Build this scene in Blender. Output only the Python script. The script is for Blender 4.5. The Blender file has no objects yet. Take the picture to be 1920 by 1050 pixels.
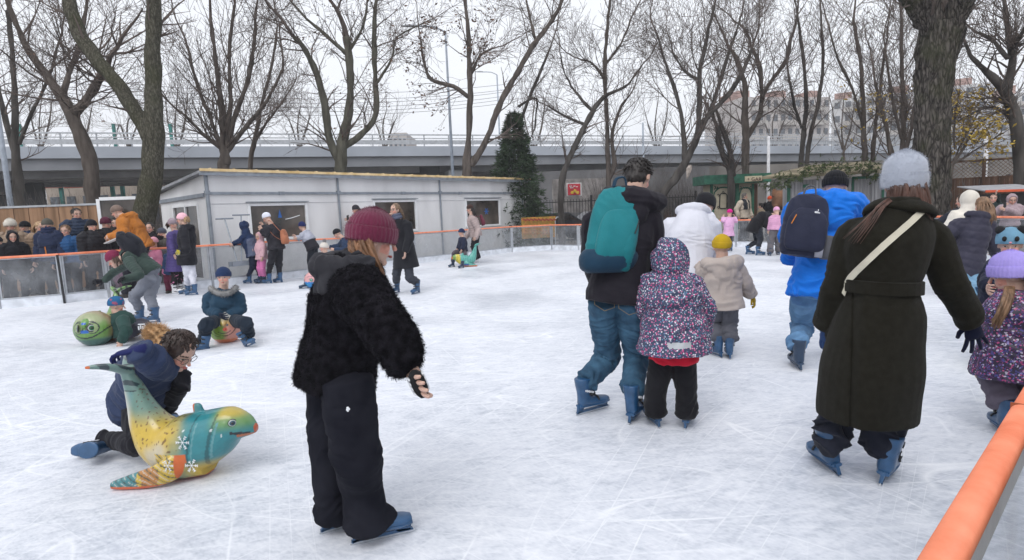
import bpy, bmesh, math, random
import numpy as np
from mathutils import Vector, Matrix, noise as mnoise
R = math.radians
sc = bpy.context.scene
col = sc.collection
# ------------------------------------------------------------------ camera
F_PX, CAM_H = 1084.0, 1.5
_up = np.array([-395.0, 9400.0, F_PX]); _up /= np.linalg.norm(_up)
_f = np.array([0, 0, -1.0]); _yc = _f - _f.dot(_up) * _up; _yc /= np.linalg.norm(_yc)
_xc = np.cross(_yc, _up)
RW = np.array([_xc, _yc, _up])                      # world <- camera
cam_d = bpy.data.cameras.new('camera'); cam = bpy.data.objects.new('camera', cam_d); col.objects.link(cam)
cam_d.sensor_width = 36; cam_d.lens = F_PX / 1920 * 36; cam_d.clip_end = 2000; cam_d.clip_start = .05
cam.matrix_world = Matrix.Translation((0, 0, CAM_H)) @ Matrix(RW.tolist()).to_4x4()
cam_d.dof.use_dof = False
sc.camera = cam
# ------------------------------------------------------------------ light
SUN_EL, SUN_AZ = 52, 200
w = bpy.data.worlds.new('World'); sc.world = w; w.use_nodes = True
nt = w.node_tree; bg = nt.nodes['Background']
sky = nt.nodes.new('ShaderNodeTexSky'); sky.sky_type = 'NISHITA'; sky.sun_disc = False
sky.sun_elevation = R(SUN_EL); sky.sun_rotation = R(SUN_AZ); sky.dust_density = 6; sky.air_density = 1.5
hsv = nt.nodes.new('ShaderNodeHueSaturation'); hsv.inputs['Saturation'].default_value = .10
mixw = nt.nodes.new('ShaderNodeMix'); mixw.data_type = 'RGBA'; mixw.inputs[0].default_value = .62
mixw.inputs[7].default_value = (9.5, 9.85, 10.6, 1)
nt.links.new(sky.outputs[0], hsv.inputs['Color']); nt.links.new(hsv.outputs[0], mixw.inputs[6])
nt.links.new(mixw.outputs[2], bg.inputs[0]); bg.inputs[1].default_value = .105
sd = bpy.data.lights.new('sun', 'SUN'); sd.energy = .7; sd.angle = R(28); sd.color = (1, .98, .95)
sun = bpy.data.objects.new('sun', sd); col.objects.link(sun)
sun.rotation_euler = (R(90 - SUN_EL), 0, R(180 - SUN_AZ))
sc.view_settings.view_transform = 'Standard'; sc.view_settings.look = 'None'
sc.view_settings.exposure = 0.42; sc.view_settings.gamma = 1
sc.cycles.max_bounces = 6; sc.cycles.transparent_max_bounces = 12
random.seed(7); rng = np.random.default_rng(7)
# ------------------------------------------------------------------ pixel -> place
def ray(px, py):
    return RW @ np.array([(px - 960) / F_PX, -(py - 525) / F_PX, -1.0])
def G(px, py, z=0.0):
    r = ray(px, py); t = (z - CAM_H) / r[2]
    return np.array([r[0] * t, r[1] * t, z])
def AT(px, py, Y):
    r = ray(px, py); t = Y / r[1]
    return np.array([r[0] * t, Y, CAM_H + r[2] * t])
def PPM(Y): return F_PX / Y
def V(*a): return np.array(a, float)
def nrm(v):
    v = np.asarray(v, float); n = np.linalg.norm(v); return v / n if n > 1e-9 else v
# ------------------------------------------------------------------ materials
_mats = {}
def new_mat(name):
    m = bpy.data.materials.new(name); m.use_nodes = True
    return m, m.node_tree, m.node_tree.nodes['Principled BSDF']
def N(nt, t, **kw):
    n = nt.nodes.new(t)
    for k, v in kw.items():
        if k.startswith('i_'): n.inputs[int(k[2:])].default_value = v
        else: setattr(n, k, v)
    return n
def M(name, c, rough=.85, var=.12, vs=6, bump=.15, bs=60, metal=0, spec=.3, sheen=0, stretch=(1, 1, 1), coat=0, c2=None, lo=.35, hi=.65):
    """plain surface: two-tone noise colour, fine bump"""
    if name in _mats: return _mats[name]
    m, nt, b = new_mat(name)
    tc = N(nt, 'ShaderNodeTexCoord'); mp = N(nt, 'ShaderNodeMapping'); mp.inputs['Scale'].default_value = stretch
    nt.links.new(tc.outputs['Object'], mp.inputs[0])
    n1 = N(nt, 'ShaderNodeTexNoise'); n1.inputs['Scale'].default_value = vs; n1.inputs['Detail'].default_value = 5
    nt.links.new(mp.outputs[0], n1.inputs['Vector'])
    cr = N(nt, 'ShaderNodeValToRGB'); nt.links.new(n1.outputs[0], cr.inputs[0])
    c = tuple(c[:3]); c2 = c2 or tuple(x * (1 + var) + .2 * var * .2 for x in c); c1 = tuple(x * (1 - var) for x in c)
    cr.color_ramp.elements[0].position = lo; cr.color_ramp.elements[1].position = hi
    cr.color_ramp.elements[0].color = (*c1, 1); cr.color_ramp.elements[1].color = (*c2, 1)
    nt.links.new(cr.outputs[0], b.inputs['Base Color'])
    b.inputs['Roughness'].default_value = rough; b.inputs['Metallic'].default_value = metal
    b.inputs['Specular IOR Level'].default_value = spec
    if sheen: b.inputs['Sheen Weight'].default_value = sheen; b.inputs['Sheen Roughness'].default_value = .5
    if coat: b.inputs['Coat Weight'].default_value = coat; b.inputs['Coat Roughness'].default_value = .15
    if bump:
        n2 = N(nt, 'ShaderNodeTexNoise'); n2.inputs['Scale'].default_value = bs; n2.inputs['Detail'].default_value = 4
        nt.links.new(mp.outputs[0], n2.inputs['Vector'])
        bp = N(nt, 'ShaderNodeBump'); bp.inputs['Strength'].default_value = bump; bp.inputs['Distance'].default_value = .02
        nt.links.new(n2.outputs[0], bp.inputs['Height']); nt.links.new(bp.outputs[0], b.inputs['Normal'])
    _mats[name] = m; return m
def MC(name, rough=.6, coat=0, bump=.1, bs=80, sss=0, spec=.3):
    """surface whose pigment is stored on the mesh (colour attribute 'Col')"""
    if name in _mats: return _mats[name]
    m, nt, b = new_mat(name)
    a = N(nt, 'ShaderNodeAttribute', attribute_name='Col')
    tc = N(nt, 'ShaderNodeTexCoord')
    n1 = N(nt, 'ShaderNodeTexNoise'); n1.inputs['Scale'].default_value = 30; nt.links.new(tc.outputs['Object'], n1.inputs['Vector'])
    mx = N(nt, 'ShaderNodeMix', data_type='RGBA', blend_type='MULTIPLY'); mx.inputs[0].default_value = .25
    nt.links.new(a.outputs[0], mx.inputs[6]); nt.links.new(n1.outputs[0], mx.inputs[7])
    nt.links.new(mx.outputs[2], b.inputs['Base Color'])
    b.inputs['Roughness'].default_value = rough; b.inputs['Coat Weight'].default_value = coat; b.inputs['Coat Roughness'].default_value = .2
    b.inputs['Specular IOR Level'].default_value = spec
    if sss: b.inputs['Subsurface Weight'].default_value = sss; b.inputs['Subsurface Radius'].default_value = (.01, .004, .002)
    n2 = N(nt, 'ShaderNodeTexNoise'); n2.inputs['Scale'].default_value = bs; nt.links.new(tc.outputs['Object'], n2.inputs['Vector'])
    bp = N(nt, 'ShaderNodeBump'); bp.inputs['Strength'].default_value = bump; bp.inputs['Distance'].default_value = .01
    nt.links.new(n2.outputs[0], bp.inputs['Height']); nt.links.new(bp.outputs[0], b.inputs['Normal'])
    _mats[name] = m; return m
# ------------------------------------------------------------------ objects
def link(name, me, m=None, parent=None, smooth=False):
    o = bpy.data.objects.new(name, me); col.objects.link(o)
    if m is not None:
        for mm in (m if isinstance(m, (list, tuple)) else [m]): me.materials.append(mm)
    if parent is not None: o.parent = parent; o.matrix_parent_inverse = parent.matrix_world.inverted() if parent.parent is None else (parent.matrix_world).inverted()
    if smooth: me.polygons.foreach_set('use_smooth', [True] * len(me.polygons))
    return o
def thing(name, label, cat, loc=(0, 0, 0), group=None):
    o = bpy.data.objects.new(name, None); col.objects.link(o); o.empty_display_size = .1
    o.location = loc; o.matrix_world = Matrix.Translation(loc)
    o['label'] = label; o['category'] = cat
    if group: o['group'] = group
    return o
def tag(o, label, cat, group=None, kind=None):
    o['label'] = label; o['category'] = cat
    if group: o['group'] = group
    if kind: o['kind'] = kind
    return o
def structure(o): o['kind'] = 'structure'; return o
class MB:
    """collects shapes, then links them as ONE mesh object (world coordinates)"""
    def __init__(s): s.v = []; s.f = []; s.mi = []; s.cur = 0
    def add(s, vs, fs):
        n = len(s.v); s.v.extend([tuple(map(float, v)) for v in vs]); s.f.extend([tuple(i + n for i in f) for f in fs]); s.mi.extend([s.cur] * len(fs))
        return s
    def box(s, c, size, ax=None, ay=None, az=None):
        ax = V(1, 0, 0) if ax is None else nrm(ax); az = V(0, 0, 1) if az is None else nrm(az)
        ay = np.cross(az, ax) if ay is None else nrm(ay)
        c = np.asarray(c, float); a, b, d = (size[0] / 2 * ax, size[1] / 2 * ay, size[2] / 2 * az)
        vs = [c - a - b - d, c + a - b - d, c + a + b - d, c - a + b - d, c - a - b + d, c + a - b + d, c + a + b + d, c - a + b + d]
        return s.add(vs, [(0, 3, 2, 1), (4, 5, 6, 7), (0, 1, 5, 4), (1, 2, 6, 5), (2, 3, 7, 6), (3, 0, 4, 7)])
    def beam(s, p, q, w, h, up=(0, 0, 1)):
        p = np.asarray(p, float); q = np.asarray(q, float); d = q - p; L = np.linalg.norm(d); d = d / L
        side = nrm(np.cross(d, up)); u = np.cross(side, d)
        return s.box((p + q) / 2, (L, w, h), ax=d, ay=-side, az=u) if True else s
    def tube(s, pts, rad, seg=8, sub=0, flat=1.0, ref=None, cap=True):
        P, Rr = polyline(pts, rad, sub)
        n = len(P); fr = frames(P, ref)
        vs = []; fs = []
        th = np.arange(seg) * 2 * math.pi / seg
        for i in range(n):
            u, v = fr[i]
            for t in th: vs.append(P[i] + Rr[i] * (math.cos(t) * u + flat * math.sin(t) * v))
        for i in range(n - 1):
            for j in range(seg):
                k = (j + 1) % seg
                fs.append((i * seg + j, i * seg + k, (i + 1) * seg + k, (i + 1) * seg + j))
        if cap:
            a = len(vs); d0 = nrm(P[0] - P[1]) * Rr[0] * .5 * (1 if cap is True else 0); d1 = nrm(P[-1] - P[-2]) * Rr[-1] * .5
            vs.append(P[0] + d0); vs.append(P[-1] + d1)
            for j in range(seg):
                k = (j + 1) % seg
                fs.append((a, k, j)); fs.append((a + 1, (n - 1) * seg + j, (n - 1) * seg + k))
        return s.add(vs, fs)
    def loft(s, rings, seg=20, sub=3):
        """rings: (center, u, v, a, b[, n]) ; u,v unit axes, a,b half sizes"""
        K = np.array([np.concatenate([r[0], np.asarray(r[1]) * r[3], np.asarray(r[2]) * r[4]]) for r in rings], float)
        K = catmull(K, sub)
        th = np.arange(seg) * 2 * math.pi / seg; cs, sn = np.cos(th), np.sin(th)
        e = .85; cs = np.sign(cs) * abs(cs) ** e; sn = np.sign(sn) * abs(sn) ** e
        vs = []; fs = []; n = len(K)
        for k in K:
            for j in range(seg): vs.append(k[:3] + cs[j] * k[3:6] + sn[j] * k[6:9])
        for i in range(n - 1):
            for j in range(seg):
                q = (j + 1) % seg; fs.append((i * seg + j, i * seg + q, (i + 1) * seg + q, (i + 1) * seg + j))
        a = len(vs); vs.append(K[0][:3]); vs.append(K[-1][:3])
        for j in range(seg):
            q = (j + 1) % seg; fs.append((a, q, j)); fs.append((a + 1, (n - 1) * seg + j, (n - 1) * seg + q))
        return s.add(vs, fs)
    def ball(s, c, r, axes=None, seg=14, rin=8):
        r = (r, r, r) if np.isscalar(r) else r
        A = np.eye(3) if axes is None else np.array(axes, float)
        vs = [np.asarray(c) + A.T @ V(0, 0, r[2])]; fs = []
        for i in range(1, rin):
            ph = math.pi * i / rin
            for j in range(seg):
                t = 2 * math.pi * j / seg
                vs.append(np.asarray(c) + A.T @ V(r[0] * math.sin(ph) * math.cos(t), r[1] * math.sin(ph) * math.sin(t), r[2] * math.cos(ph)))
        vs.append(np.asarray(c) - A.T @ V(0, 0, r[2]))
        for j in range(seg):
            k = (j + 1) % seg; fs.append((0, 1 + j, 1 + k)); b = 1 + (rin - 2) * seg; fs.append((len(vs) - 1, b + k, b + j))
            for i in range(rin - 2): a = 1 + i * seg; fs.append((a + j, a + seg + j, a + seg + k, a + k))
        return s.add(vs, fs)
    def prism(s, poly, d):
        """closed polygon (list of 3D points) extruded by vector d"""
        n = len(poly); P = [np.asarray(p, float) for p in poly]; d = np.asarray(d, float)
        vs = P + [p + d for p in P]
        return s.add(vs, [tuple(range(n))[::-1], tuple(range(n, 2 * n))] + [(i, (i + 1) % n, n + (i + 1) % n, n + i) for i in range(n)])
    def mesh(s, name):
        me = bpy.data.meshes.new(name); me.from_pydata(s.v, [], s.f)
        if any(s.mi): me.polygons.foreach_set('material_index', s.mi)
        me.update(); return me
    def build(s, name, m, parent=None, smooth=False, bevel=0, origin=None, fix=False):
        me = s.mesh(name)
        if fix:
            bm = bmesh.new(); bm.from_mesh(me); bmesh.ops.recalc_face_normals(bm, faces=bm.faces); bm.to_mesh(me); bm.free()
        o = link(name, me, m, None, smooth)
        if origin is None and parent is None:
            c = np.array(s.v); origin = (c[:, 0].mean(), c[:, 1].mean(), c[:, 2].min())
        if parent is not None: origin = tuple(parent.matrix_world.translation)
        T = Matrix.Translation(origin); me.transform(T.inverted()); o.matrix_world = T; o.location = origin
        if parent is not None:
            o.location = (0, 0, 0); o.parent = parent; o.matrix_world = T
            # world translation equals parent's; children sit at parent's origin
            o.matrix_parent_inverse = Matrix.Identity(4); o.location = (0, 0, 0)
        if bevel:
            b = o.modifiers.new('bevel', 'BEVEL'); b.width = bevel; b.segments = 2; b.limit_method = 'ANGLE'
        return o
def catmull(K, sub):
    K = np.asarray(K, float)
    if sub <= 0 or len(K) < 3: return K
    out = []; n = len(K)
    for i in range(n - 1):
        p0, p1, p2, p3 = K[max(i - 1, 0)], K[i], K[i + 1], K[min(i + 2, n - 1)]
        for j in range(sub):
            t = j / sub
            out.append(.5 * (2 * p1 + (p2 - p0) * t + (2 * p0 - 5 * p1 + 4 * p2 - p3) * t * t + (3 * p1 - p0 - 3 * p2 + p3) * t ** 3))
    out.append(K[-1]); return np.array(out)
def polyline(pts, rad, sub):
    P = np.asarray(pts, float); r = np.full(len(P), rad, float) if np.isscalar(rad) else np.asarray(rad, float)
    K = catmull(np.column_stack([P, r]), sub); return K[:, :3], np.maximum(K[:, 3], 1e-4)
def frames(P, ref=None):
    T = np.gradient(P, axis=0); T /= np.linalg.norm(T, axis=1)[:, None] + 1e-12
    if ref is None:
        ref = V(0, 0, 1) if abs(T[0][2]) < .9 else V(1, 0, 0)
    u = nrm(np.cross(ref, T[0])) ; out = []
    for t in T:
        u = nrm(u - u.dot(t) * t); out.append((u, np.cross(t, u)))
    return out
# ================================================================== the setting
def ice_material():
    m, nt, b = new_mat('rink_ice')
    tc = N(nt, 'ShaderNodeTexCoord')
    def mapped(rot, scl):
        mp = N(nt, 'ShaderNodeMapping', vector_type='TEXTURE'); mp.inputs['Rotation'].default_value = (0, 0, R(rot)); mp.inputs['Scale'].default_value = (1 / scl[0], 1 / scl[1], 1 / scl[2])
        nt.links.new(tc.outputs['Object'], mp.inputs[0]); return mp
    def noise(mp, s, d=4, dist=0.):
        n = N(nt, 'ShaderNodeTexNoise'); n.inputs['Scale'].default_value = s; n.inputs['Detail'].default_value = d; n.inputs['Distortion'].default_value = dist
        nt.links.new(mp.outputs[0], n.inputs['Vector']); return n.outputs[0]
    def math_(op, a, bb=None, v=None, clamp=False):
        n = N(nt, 'ShaderNodeMath', operation=op, use_clamp=clamp)
        nt.links.new(a, n.inputs[0])
        if bb is not None: nt.links.new(bb, n.inputs[1])
        if v is not None: n.inputs[1].default_value = v
        return n.outputs[0]
    def scratch(rot, st, s, levels, width, dist, seed=0):
        mp = mapped(rot, (1, st, 1)); mp.inputs['Location'].default_value = (seed * 3.7, seed * 1.3, seed)
        n = noise(mp, s, 0, dist)
        x = math_('PINGPONG', math_('MULTIPLY', n, v=float(levels)), v=.5)
        x = math_('DIVIDE', x, v=width)
        line = math_('SUBTRACT', math_('MULTIPLY', math_('MINIMUM', x, v=1.), v=-1.), v=-1., clamp=True)
        mp2 = mapped(rot, (1, .35, 1)); mp2.inputs['Location'].default_value = (seed * 5.1, seed * 2.3, 4)
        mk = N(nt, 'ShaderNodeMapRange'); mk.inputs[1].default_value = .46; mk.inputs[2].default_value = .60; nt.links.new(noise(mp2, 1.7, 3), mk.inputs[0])
        return math_('MULTIPLY', line, mk.outputs[0])
    lines = None
    for i, (rot, st, s, lv, wd, ds) in enumerate(((80, .10, 1.6, 9, .035, .1), (100, .08, 1.3, 12, .04, .1), (62, .09, 1.9, 8, .03, .15), (120, .12, 1.5, 10, .035, .1), (20, .10, 1.4, 8, .03, .1), (-25, .09, 1.7, 8, .03, .12), (90, .05, 2.6, 14, .06, .05), (45, .12, 2.2, 9, .04, .2), (140, .10, 2.0, 9, .04, .1))):
        l = scratch(rot, st, s, lv, wd, ds, i + 1)
        lines = l if lines is None else math_('MAXIMUM', lines, l)
    mask = noise(mapped(10, (1, 1, 1)), 1.3, 5)
    mk = N(nt, 'ShaderNodeMapRange'); mk.inputs[1].default_value = .38; mk.inputs[2].default_value = .62; mk.inputs[3].default_value = .35; mk.inputs[4].default_value = 1
    nt.links.new(mask, mk.inputs[0])
    lines = math_('MULTIPLY', lines, mk.outputs[0])
    streak = noise(mapped(75, (1, .45, 1)), 9, 12, .6); streak2 = noise(mapped(110, (1, .35, 1)), 24, 10, .6); streak3 = noise(mapped(50, (1, .5, 1)), 55, 7, .3)
    grain = math_('DIVIDE', math_('ADD', math_('ADD', streak, streak2), streak3), v=3.)
    big = noise(mapped(0, (1, 1, 1)), .55, 6, .4)
    cr = N(nt, 'ShaderNodeValToRGB'); nt.links.new(math_('ADD', math_('MULTIPLY', grain, v=.74), math_('MULTIPLY', big, v=.32)), cr.inputs[0])
    e = cr.color_ramp.elements; e[0].position = .38; e[0].color = (.40, .435, .50, 1); e[1].position = .68; e[1].color = (.78, .795, .84, 1)
    k = e.new(.52); k.color = (.62, .645, .705, 1)
    mx = N(nt, 'ShaderNodeMix', data_type='RGBA'); nt.links.new(math_('MULTIPLY', lines, v=.72), mx.inputs[0])
    nt.links.new(cr.outputs[0], mx.inputs[6]); mx.inputs[7].default_value = (.86, .875, .91, 1)
    # dark thin cuts
    cuts = math_('MAXIMUM', scratch(75, .10, 1.5, 7, .022, .15, 21), scratch(-60, .12, 1.3, 7, .022, .2, 25))
    mx2 = N(nt, 'ShaderNodeMix', data_type='RGBA'); nt.links.new(math_('MULTIPLY', math_('MULTIPLY', cuts, mk.outputs[0]), v=.5), mx2.inputs[0])
    nt.links.new(mx.outputs[2], mx2.inputs[6]); mx2.inputs[7].default_value = (.36, .40, .48, 1)
    nt.links.new(mx2.outputs[2], b.inputs['Base Color'])
    rr = N(nt, 'ShaderNodeMapRange'); rr.inputs[1].default_value = .35; rr.inputs[2].default_value = .65; rr.inputs[3].default_value = .35; rr.inputs[4].default_value = .7
    nt.links.new(big, rr.inputs[0]); nt.links.new(rr.outputs[0], b.inputs['Roughness'])
    b.inputs['Specular IOR Level'].default_value = .35
    bp = N(nt, 'ShaderNodeBump'); bp.inputs['Strength'].default_value = .22; bp.inputs['Distance'].default_value = .008
    nt.links.new(math_('ADD', grain, math_('MULTIPLY', lines, v=.25)), bp.inputs['Height']); nt.links.new(bp.outputs[0], b.inputs['Normal'])
    return m
# barrier line on the ice (pixel of its foot), from far left round to the right, then beside the camera
BASE = [(-260, 607, 1.05), (0, 579, 1.05), (122, 568, 1.05), (205, 558, 1.05), (400, 538, 1.04), (520, 524, 1.03), (640, 510, 1.0), (778, 494, 1.0), (960, 473, 1.0), (1035, 468, .99), (1085, 469, .98), (1200, 466, .96), (1380, 463, .95), (1520, 466, .95), (1700, 474, .99), (1860, 487, .98), (2060, 507, .97)]
BG = [G(a, b) for a, b, c in BASE]
# right-hand boards: rail line beside the camera
RA = G(1757, 1050, 1.05); RB = G(1935, 735, 1.05)
rd = nrm(RB - RA); R0 = RA - rd * .6; R1 = RB + rd * 7
def rail_ground(p): return V(p[0], p[1], 0)
ice_poly = [V(p[0], p[1], 0) for p in BG] + [rail_ground(R1), rail_ground(R0), V(R0[0], -3, 0), V(-14, -3, 0)]
mb = MB(); mb.add([(p[0], p[1], .0) for p in ice_poly], [tuple(range(len(ice_poly)))[::-1]])
structure(mb.build('ice_rink', ice_material(), origin=(0, 0, 0)))
structure(MB().add([(-400, -60, -.06), (400, -60, -.06), (400, 900, -.06), (-400, 900, -.06)], [(0, 1, 2, 3)]).build('ground', M('trodden_ground', (.15, .135, .12), rough=.95, var=.35, vs=.8, bump=.6, bs=14), origin=(0, 0, -.06)))
# --- barrier
ALU = M('aluminium', (.42, .44, .47), rough=.42, metal=.6, var=.1, vs=9, bump=.05)
RAIL = M('orange_rail', (.76, .20, .095), rough=.42, var=.12, vs=9, bump=.08, bs=120, spec=.4, c2=(.86, .31, .18), stretch=(1, 1, 1), lo=.3, hi=.75)
KICK = M('kick_plate', (.66, .69, .74), rough=.6, var=.14, vs=5, bump=.1)
BLACK = M('black_plastic', (.02, .02, .022), rough=.5)
def plexi():
    m, nt, b = new_mat('scuffed_plexiglass')
    out = nt.nodes['Material Output']
    tr = N(nt, 'ShaderNodeBsdfTransparent'); tr.inputs[0].default_value = (.84, .86, .88, 1)
    b.inputs['Base Color'].default_value = (.42, .44, .47, 1); b.inputs['Roughness'].default_value = .25
    tc = N(nt, 'ShaderNodeTexCoord'); n1 = N(nt, 'ShaderNodeTexNoise'); n1.inputs['Scale'].default_value = 2.5; n1.inputs['Detail'].default_value = 6
    nt.links.new(tc.outputs['Object'], n1.inputs['Vector'])
    mr = N(nt, 'ShaderNodeMapRange'); mr.inputs[1].default_value = .3; mr.inputs[2].default_value = .7; mr.inputs[3].default_value = .12; mr.inputs[4].default_value = .42
    nt.links.new(n1.outputs[0], mr.inputs[0])
    mx = N(nt, 'ShaderNodeMixShader'); nt.links.new(mr.outputs[0], mx.inputs[0]); nt.links.new(tr.outputs[0], mx.inputs[1]); nt.links.new(b.outputs[0], mx.inputs[2])
    nt.links.new(mx.outputs[0], out.inputs[0]); return m
PLEXI = plexi()
def barrier(label, pts, hs, post_every=2.0, kick=.2, gate_at=None):
    t = thing('rink_barrier', label, 'barrier', tuple(V(pts[0][0], pts[0][1], 0)))
    rp = [V(p[0], p[1], h) for p, h in zip(pts, hs)]
    for i in range(len(rp) - 1):
        mb = MB(); a, b = rp[i], rp[i + 1]
        d = nrm(b - a); side = nrm(np.cross(d, V(0, 0, 1)))
        prof = [(-.045, -.035), (-.045, -.005), (-.03, .01), (.03, .01), (.045, -.005), (.045, -.035)]
        vs = [a + x * side + y * V(0, 0, 1) for x, y in prof] + [b + x * side + y * V(0, 0, 1) for x, y in prof]
        n = len(prof); fs = [(k, (k + 1) % n, n + (k + 1) % n, n + k) for k in range(n)] + [tuple(range(n))[::-1], tuple(range(n, 2 * n))]
        mb.add(vs, fs).build('handrail', RAIL, t, fix=True)
        L = np.linalg.norm(b - a); k = max(1, round(L / post_every))
        for j in range(k):
            p = a + (b - a) * j / k; q = a + (b - a) * (j + 1) / k
            pb = V(p[0], p[1], 0); qb = V(q[0], q[1], 0); dd = nrm(qb - pb); n2 = np.cross(dd, V(0, 0, 1))
            MB().box((pb + V(0, 0, p[2] - .04)) / 2 + V(0, 0, 0) * 0 + pb / 2, (.05, .04, p[2] - .04), ax=dd).build('post', ALU, t)
            z0, z1 = kick, min(p[2], q[2]) - .05
            pa, qa = pb + dd * .03, qb - dd * .03
            m_ = MB(); m_.add([pa + V(0, 0, z0), qa + V(0, 0, z0), qa + V(0, 0, z1), pa + V(0, 0, z1)], [(0, 1, 2, 3)]); m_.build('panel', PLEXI, t)
            fr = MB(); fr.beam(pa + V(0, 0, z0 - .01), qa + V(0, 0, z0 - .01), .03, .03); fr.beam(pa + V(0, 0, z1 + .0), qa + V(0, 0, z1 + .0), .03, .02)
            fr.beam(pa + V(0, 0, z0 + .005) + dd * .02, pa + V(0, 0, z1 - .01) + dd * .02, .024, .03, up=dd); fr.beam(qa + V(0, 0, z0 + .005) - dd * .02, qa + V(0, 0, z1 - .01) - dd * .02, .024, .03, up=dd)
            fr.build('panel_frame', ALU, t)
            MB().beam(pa + V(0, 0, kick / 2 - .01) - n2 * .005, qa + V(0, 0, kick / 2 - .01) - n2 * .005, .03, kick - .02).build('kick_plate', KICK, t)
    return t
bt = barrier('orange railed plexiglass boards running round the far side of the ice', BG[:], [c for a, b, c in BASE])
pb = BG[2]; lean = MB().beam(AT(107, 478, pb[1] - .12), V(G(121, 569)[0], pb[1] - .08, .0), .04, .02, up=(0, 1, 0)); lean.build('gap_seal', BLACK, bt)
# near boards on the right
def near_barrier():
    t = thing('rink_barrier', 'close orange topped boards in the bottom right corner', 'barrier', (R0[0], R0[1], 0))
    side = nrm(np.cross(rd, V(0, 0, 1)))
    mb = MB(); prof = [(-.021, -.028)] + [(-.021 * math.cos(a_), -.010 + .014 * math.sin(a_)) for a_ in np.linspace(0, math.pi, 15)] + [(.021, -.028)]
    vs = [R0 + x * side + y * V(0, 0, 1) for x, y in prof] + [R1 + x * side + y * V(0, 0, 1) for x, y in prof]
    n = len(prof); mb.add(vs, [(k, (k + 1) % n, n + (k + 1) % n, n + k) for k in range(n)] + [tuple(range(n))[::-1], tuple(range(n, 2 * n))]).build('handrail', RAIL, t, fix=True, smooth=True)
    for jt in (1.35, 3.35): MB().beam(R0 + rd * jt + V(0, 0, -.0095), R0 + rd * (jt + .003) + V(0, 0, -.0095), .0435, .0285).build('rail_joint', M('joint_dark', (.25, .07, .03)), t)
    L = np.linalg.norm(R1 - R0); k = 5; st = L / k
    for j in range(k + 1):
        p = R0 + rd * (st * j + .42) * .97
        if j < k + 1:
            po = MB(); po.box(V(p[0], p[1], .505), (.09, .036, 1.01), ax=rd); po.box(V(p[0], p[1], .505) + rd * .075, (.05, .038, 1.01), ax=rd)
            po.build('post', ALU, t, bevel=.004)
            for z in (.25, .55, .85): MB().tube([V(p[0], p[1], z) + side * .016, V(p[0], p[1], z) + side * .027], .010, 8).build('bolt', BLACK, t)
        if j < k:
            q = R0 + rd * (st * (j + 1) + .42) * .97
            a, b = V(p[0], p[1], 0) + rd * .12, V(q[0], q[1], 0) - rd * .06
            m_ = MB(); m_.add([a + V(0, 0, .2), b + V(0, 0, .2), b + V(0, 0, 1.0), a + V(0, 0, 1.0)], [(0, 1, 2, 3)]); m_.build('panel', PLEXI, t)
            MB().beam(a + V(0, 0, .19), b + V(0, 0, .19), .04, .04).build('lower_bar', ALU, t); MB().beam(a + V(0, 0, .99), b + V(0, 0, .99), .034, .05).build('upper_bar', ALU, t)
            MB().beam(a + V(0, 0, .09), b + V(0, 0, .09), .03, .16).build('kick_plate', KICK, t)
near_barrier()
# --- container cabin behind the boards
WALLW = M('white_sandwich_panel', (.66, .66, .67), rough=.5, var=.03, vs=1.1, bump=.05, bs=8, c2=(.78, .78, .79), stretch=(1, 1, .35))
WFR = M('white_window_frame', (.80, .81, .83), rough=.4, var=.04)
PIPE = M('grey_steel_tube', (.25, .28, .32), rough=.45, metal=.3, var=.12)
ROOFY = M('yellow_roof_edge', (.72, .50, .22), rough=.5, var=.2, vs=3, c2=(.80, .62, .36))
def glass(name, c=(.03, .03, .032), rough=.06):
    m, nt, b = new_mat(name)
    b.inputs['Base Color'].default_value = (*c, 1); b.inputs['Roughness'].default_value = rough; b.inputs['Specular IOR Level'].default_value = .6
    tc = N(nt, 'ShaderNodeTexCoord'); n = N(nt, 'ShaderNodeTexNoise'); n.inputs['Scale'].default_value = 1.2; n.inputs['Detail'].default_value = 4; nt.links.new(tc.outputs['Object'], n.inputs['Vector'])
    cr = N(nt, 'ShaderNodeValToRGB'); cr.color_ramp.elements[0].position = .38; cr.color_ramp.elements[1].position = .7
    cr.color_ramp.elements[0].color = (*[x * .4 for x in c], 1); cr.color_ramp.elements[1].color = (*[x * 3.2 for x in c], 1)
    nt.links.new(n.outputs[0], cr.inputs[0]); nt.links.new(cr.outputs[0], b.inputs['Base Color']); return m
GLASS = glass('dark_window_glass', (.042, .034, .029))  # brown mottling in the glass colour stands for reflections
CL = G(402, 529); CR = G(985, 463)
cd = nrm(CR - CL); cb = V(-cd[1], cd[0], 0)       # cb points away from the camera
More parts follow.
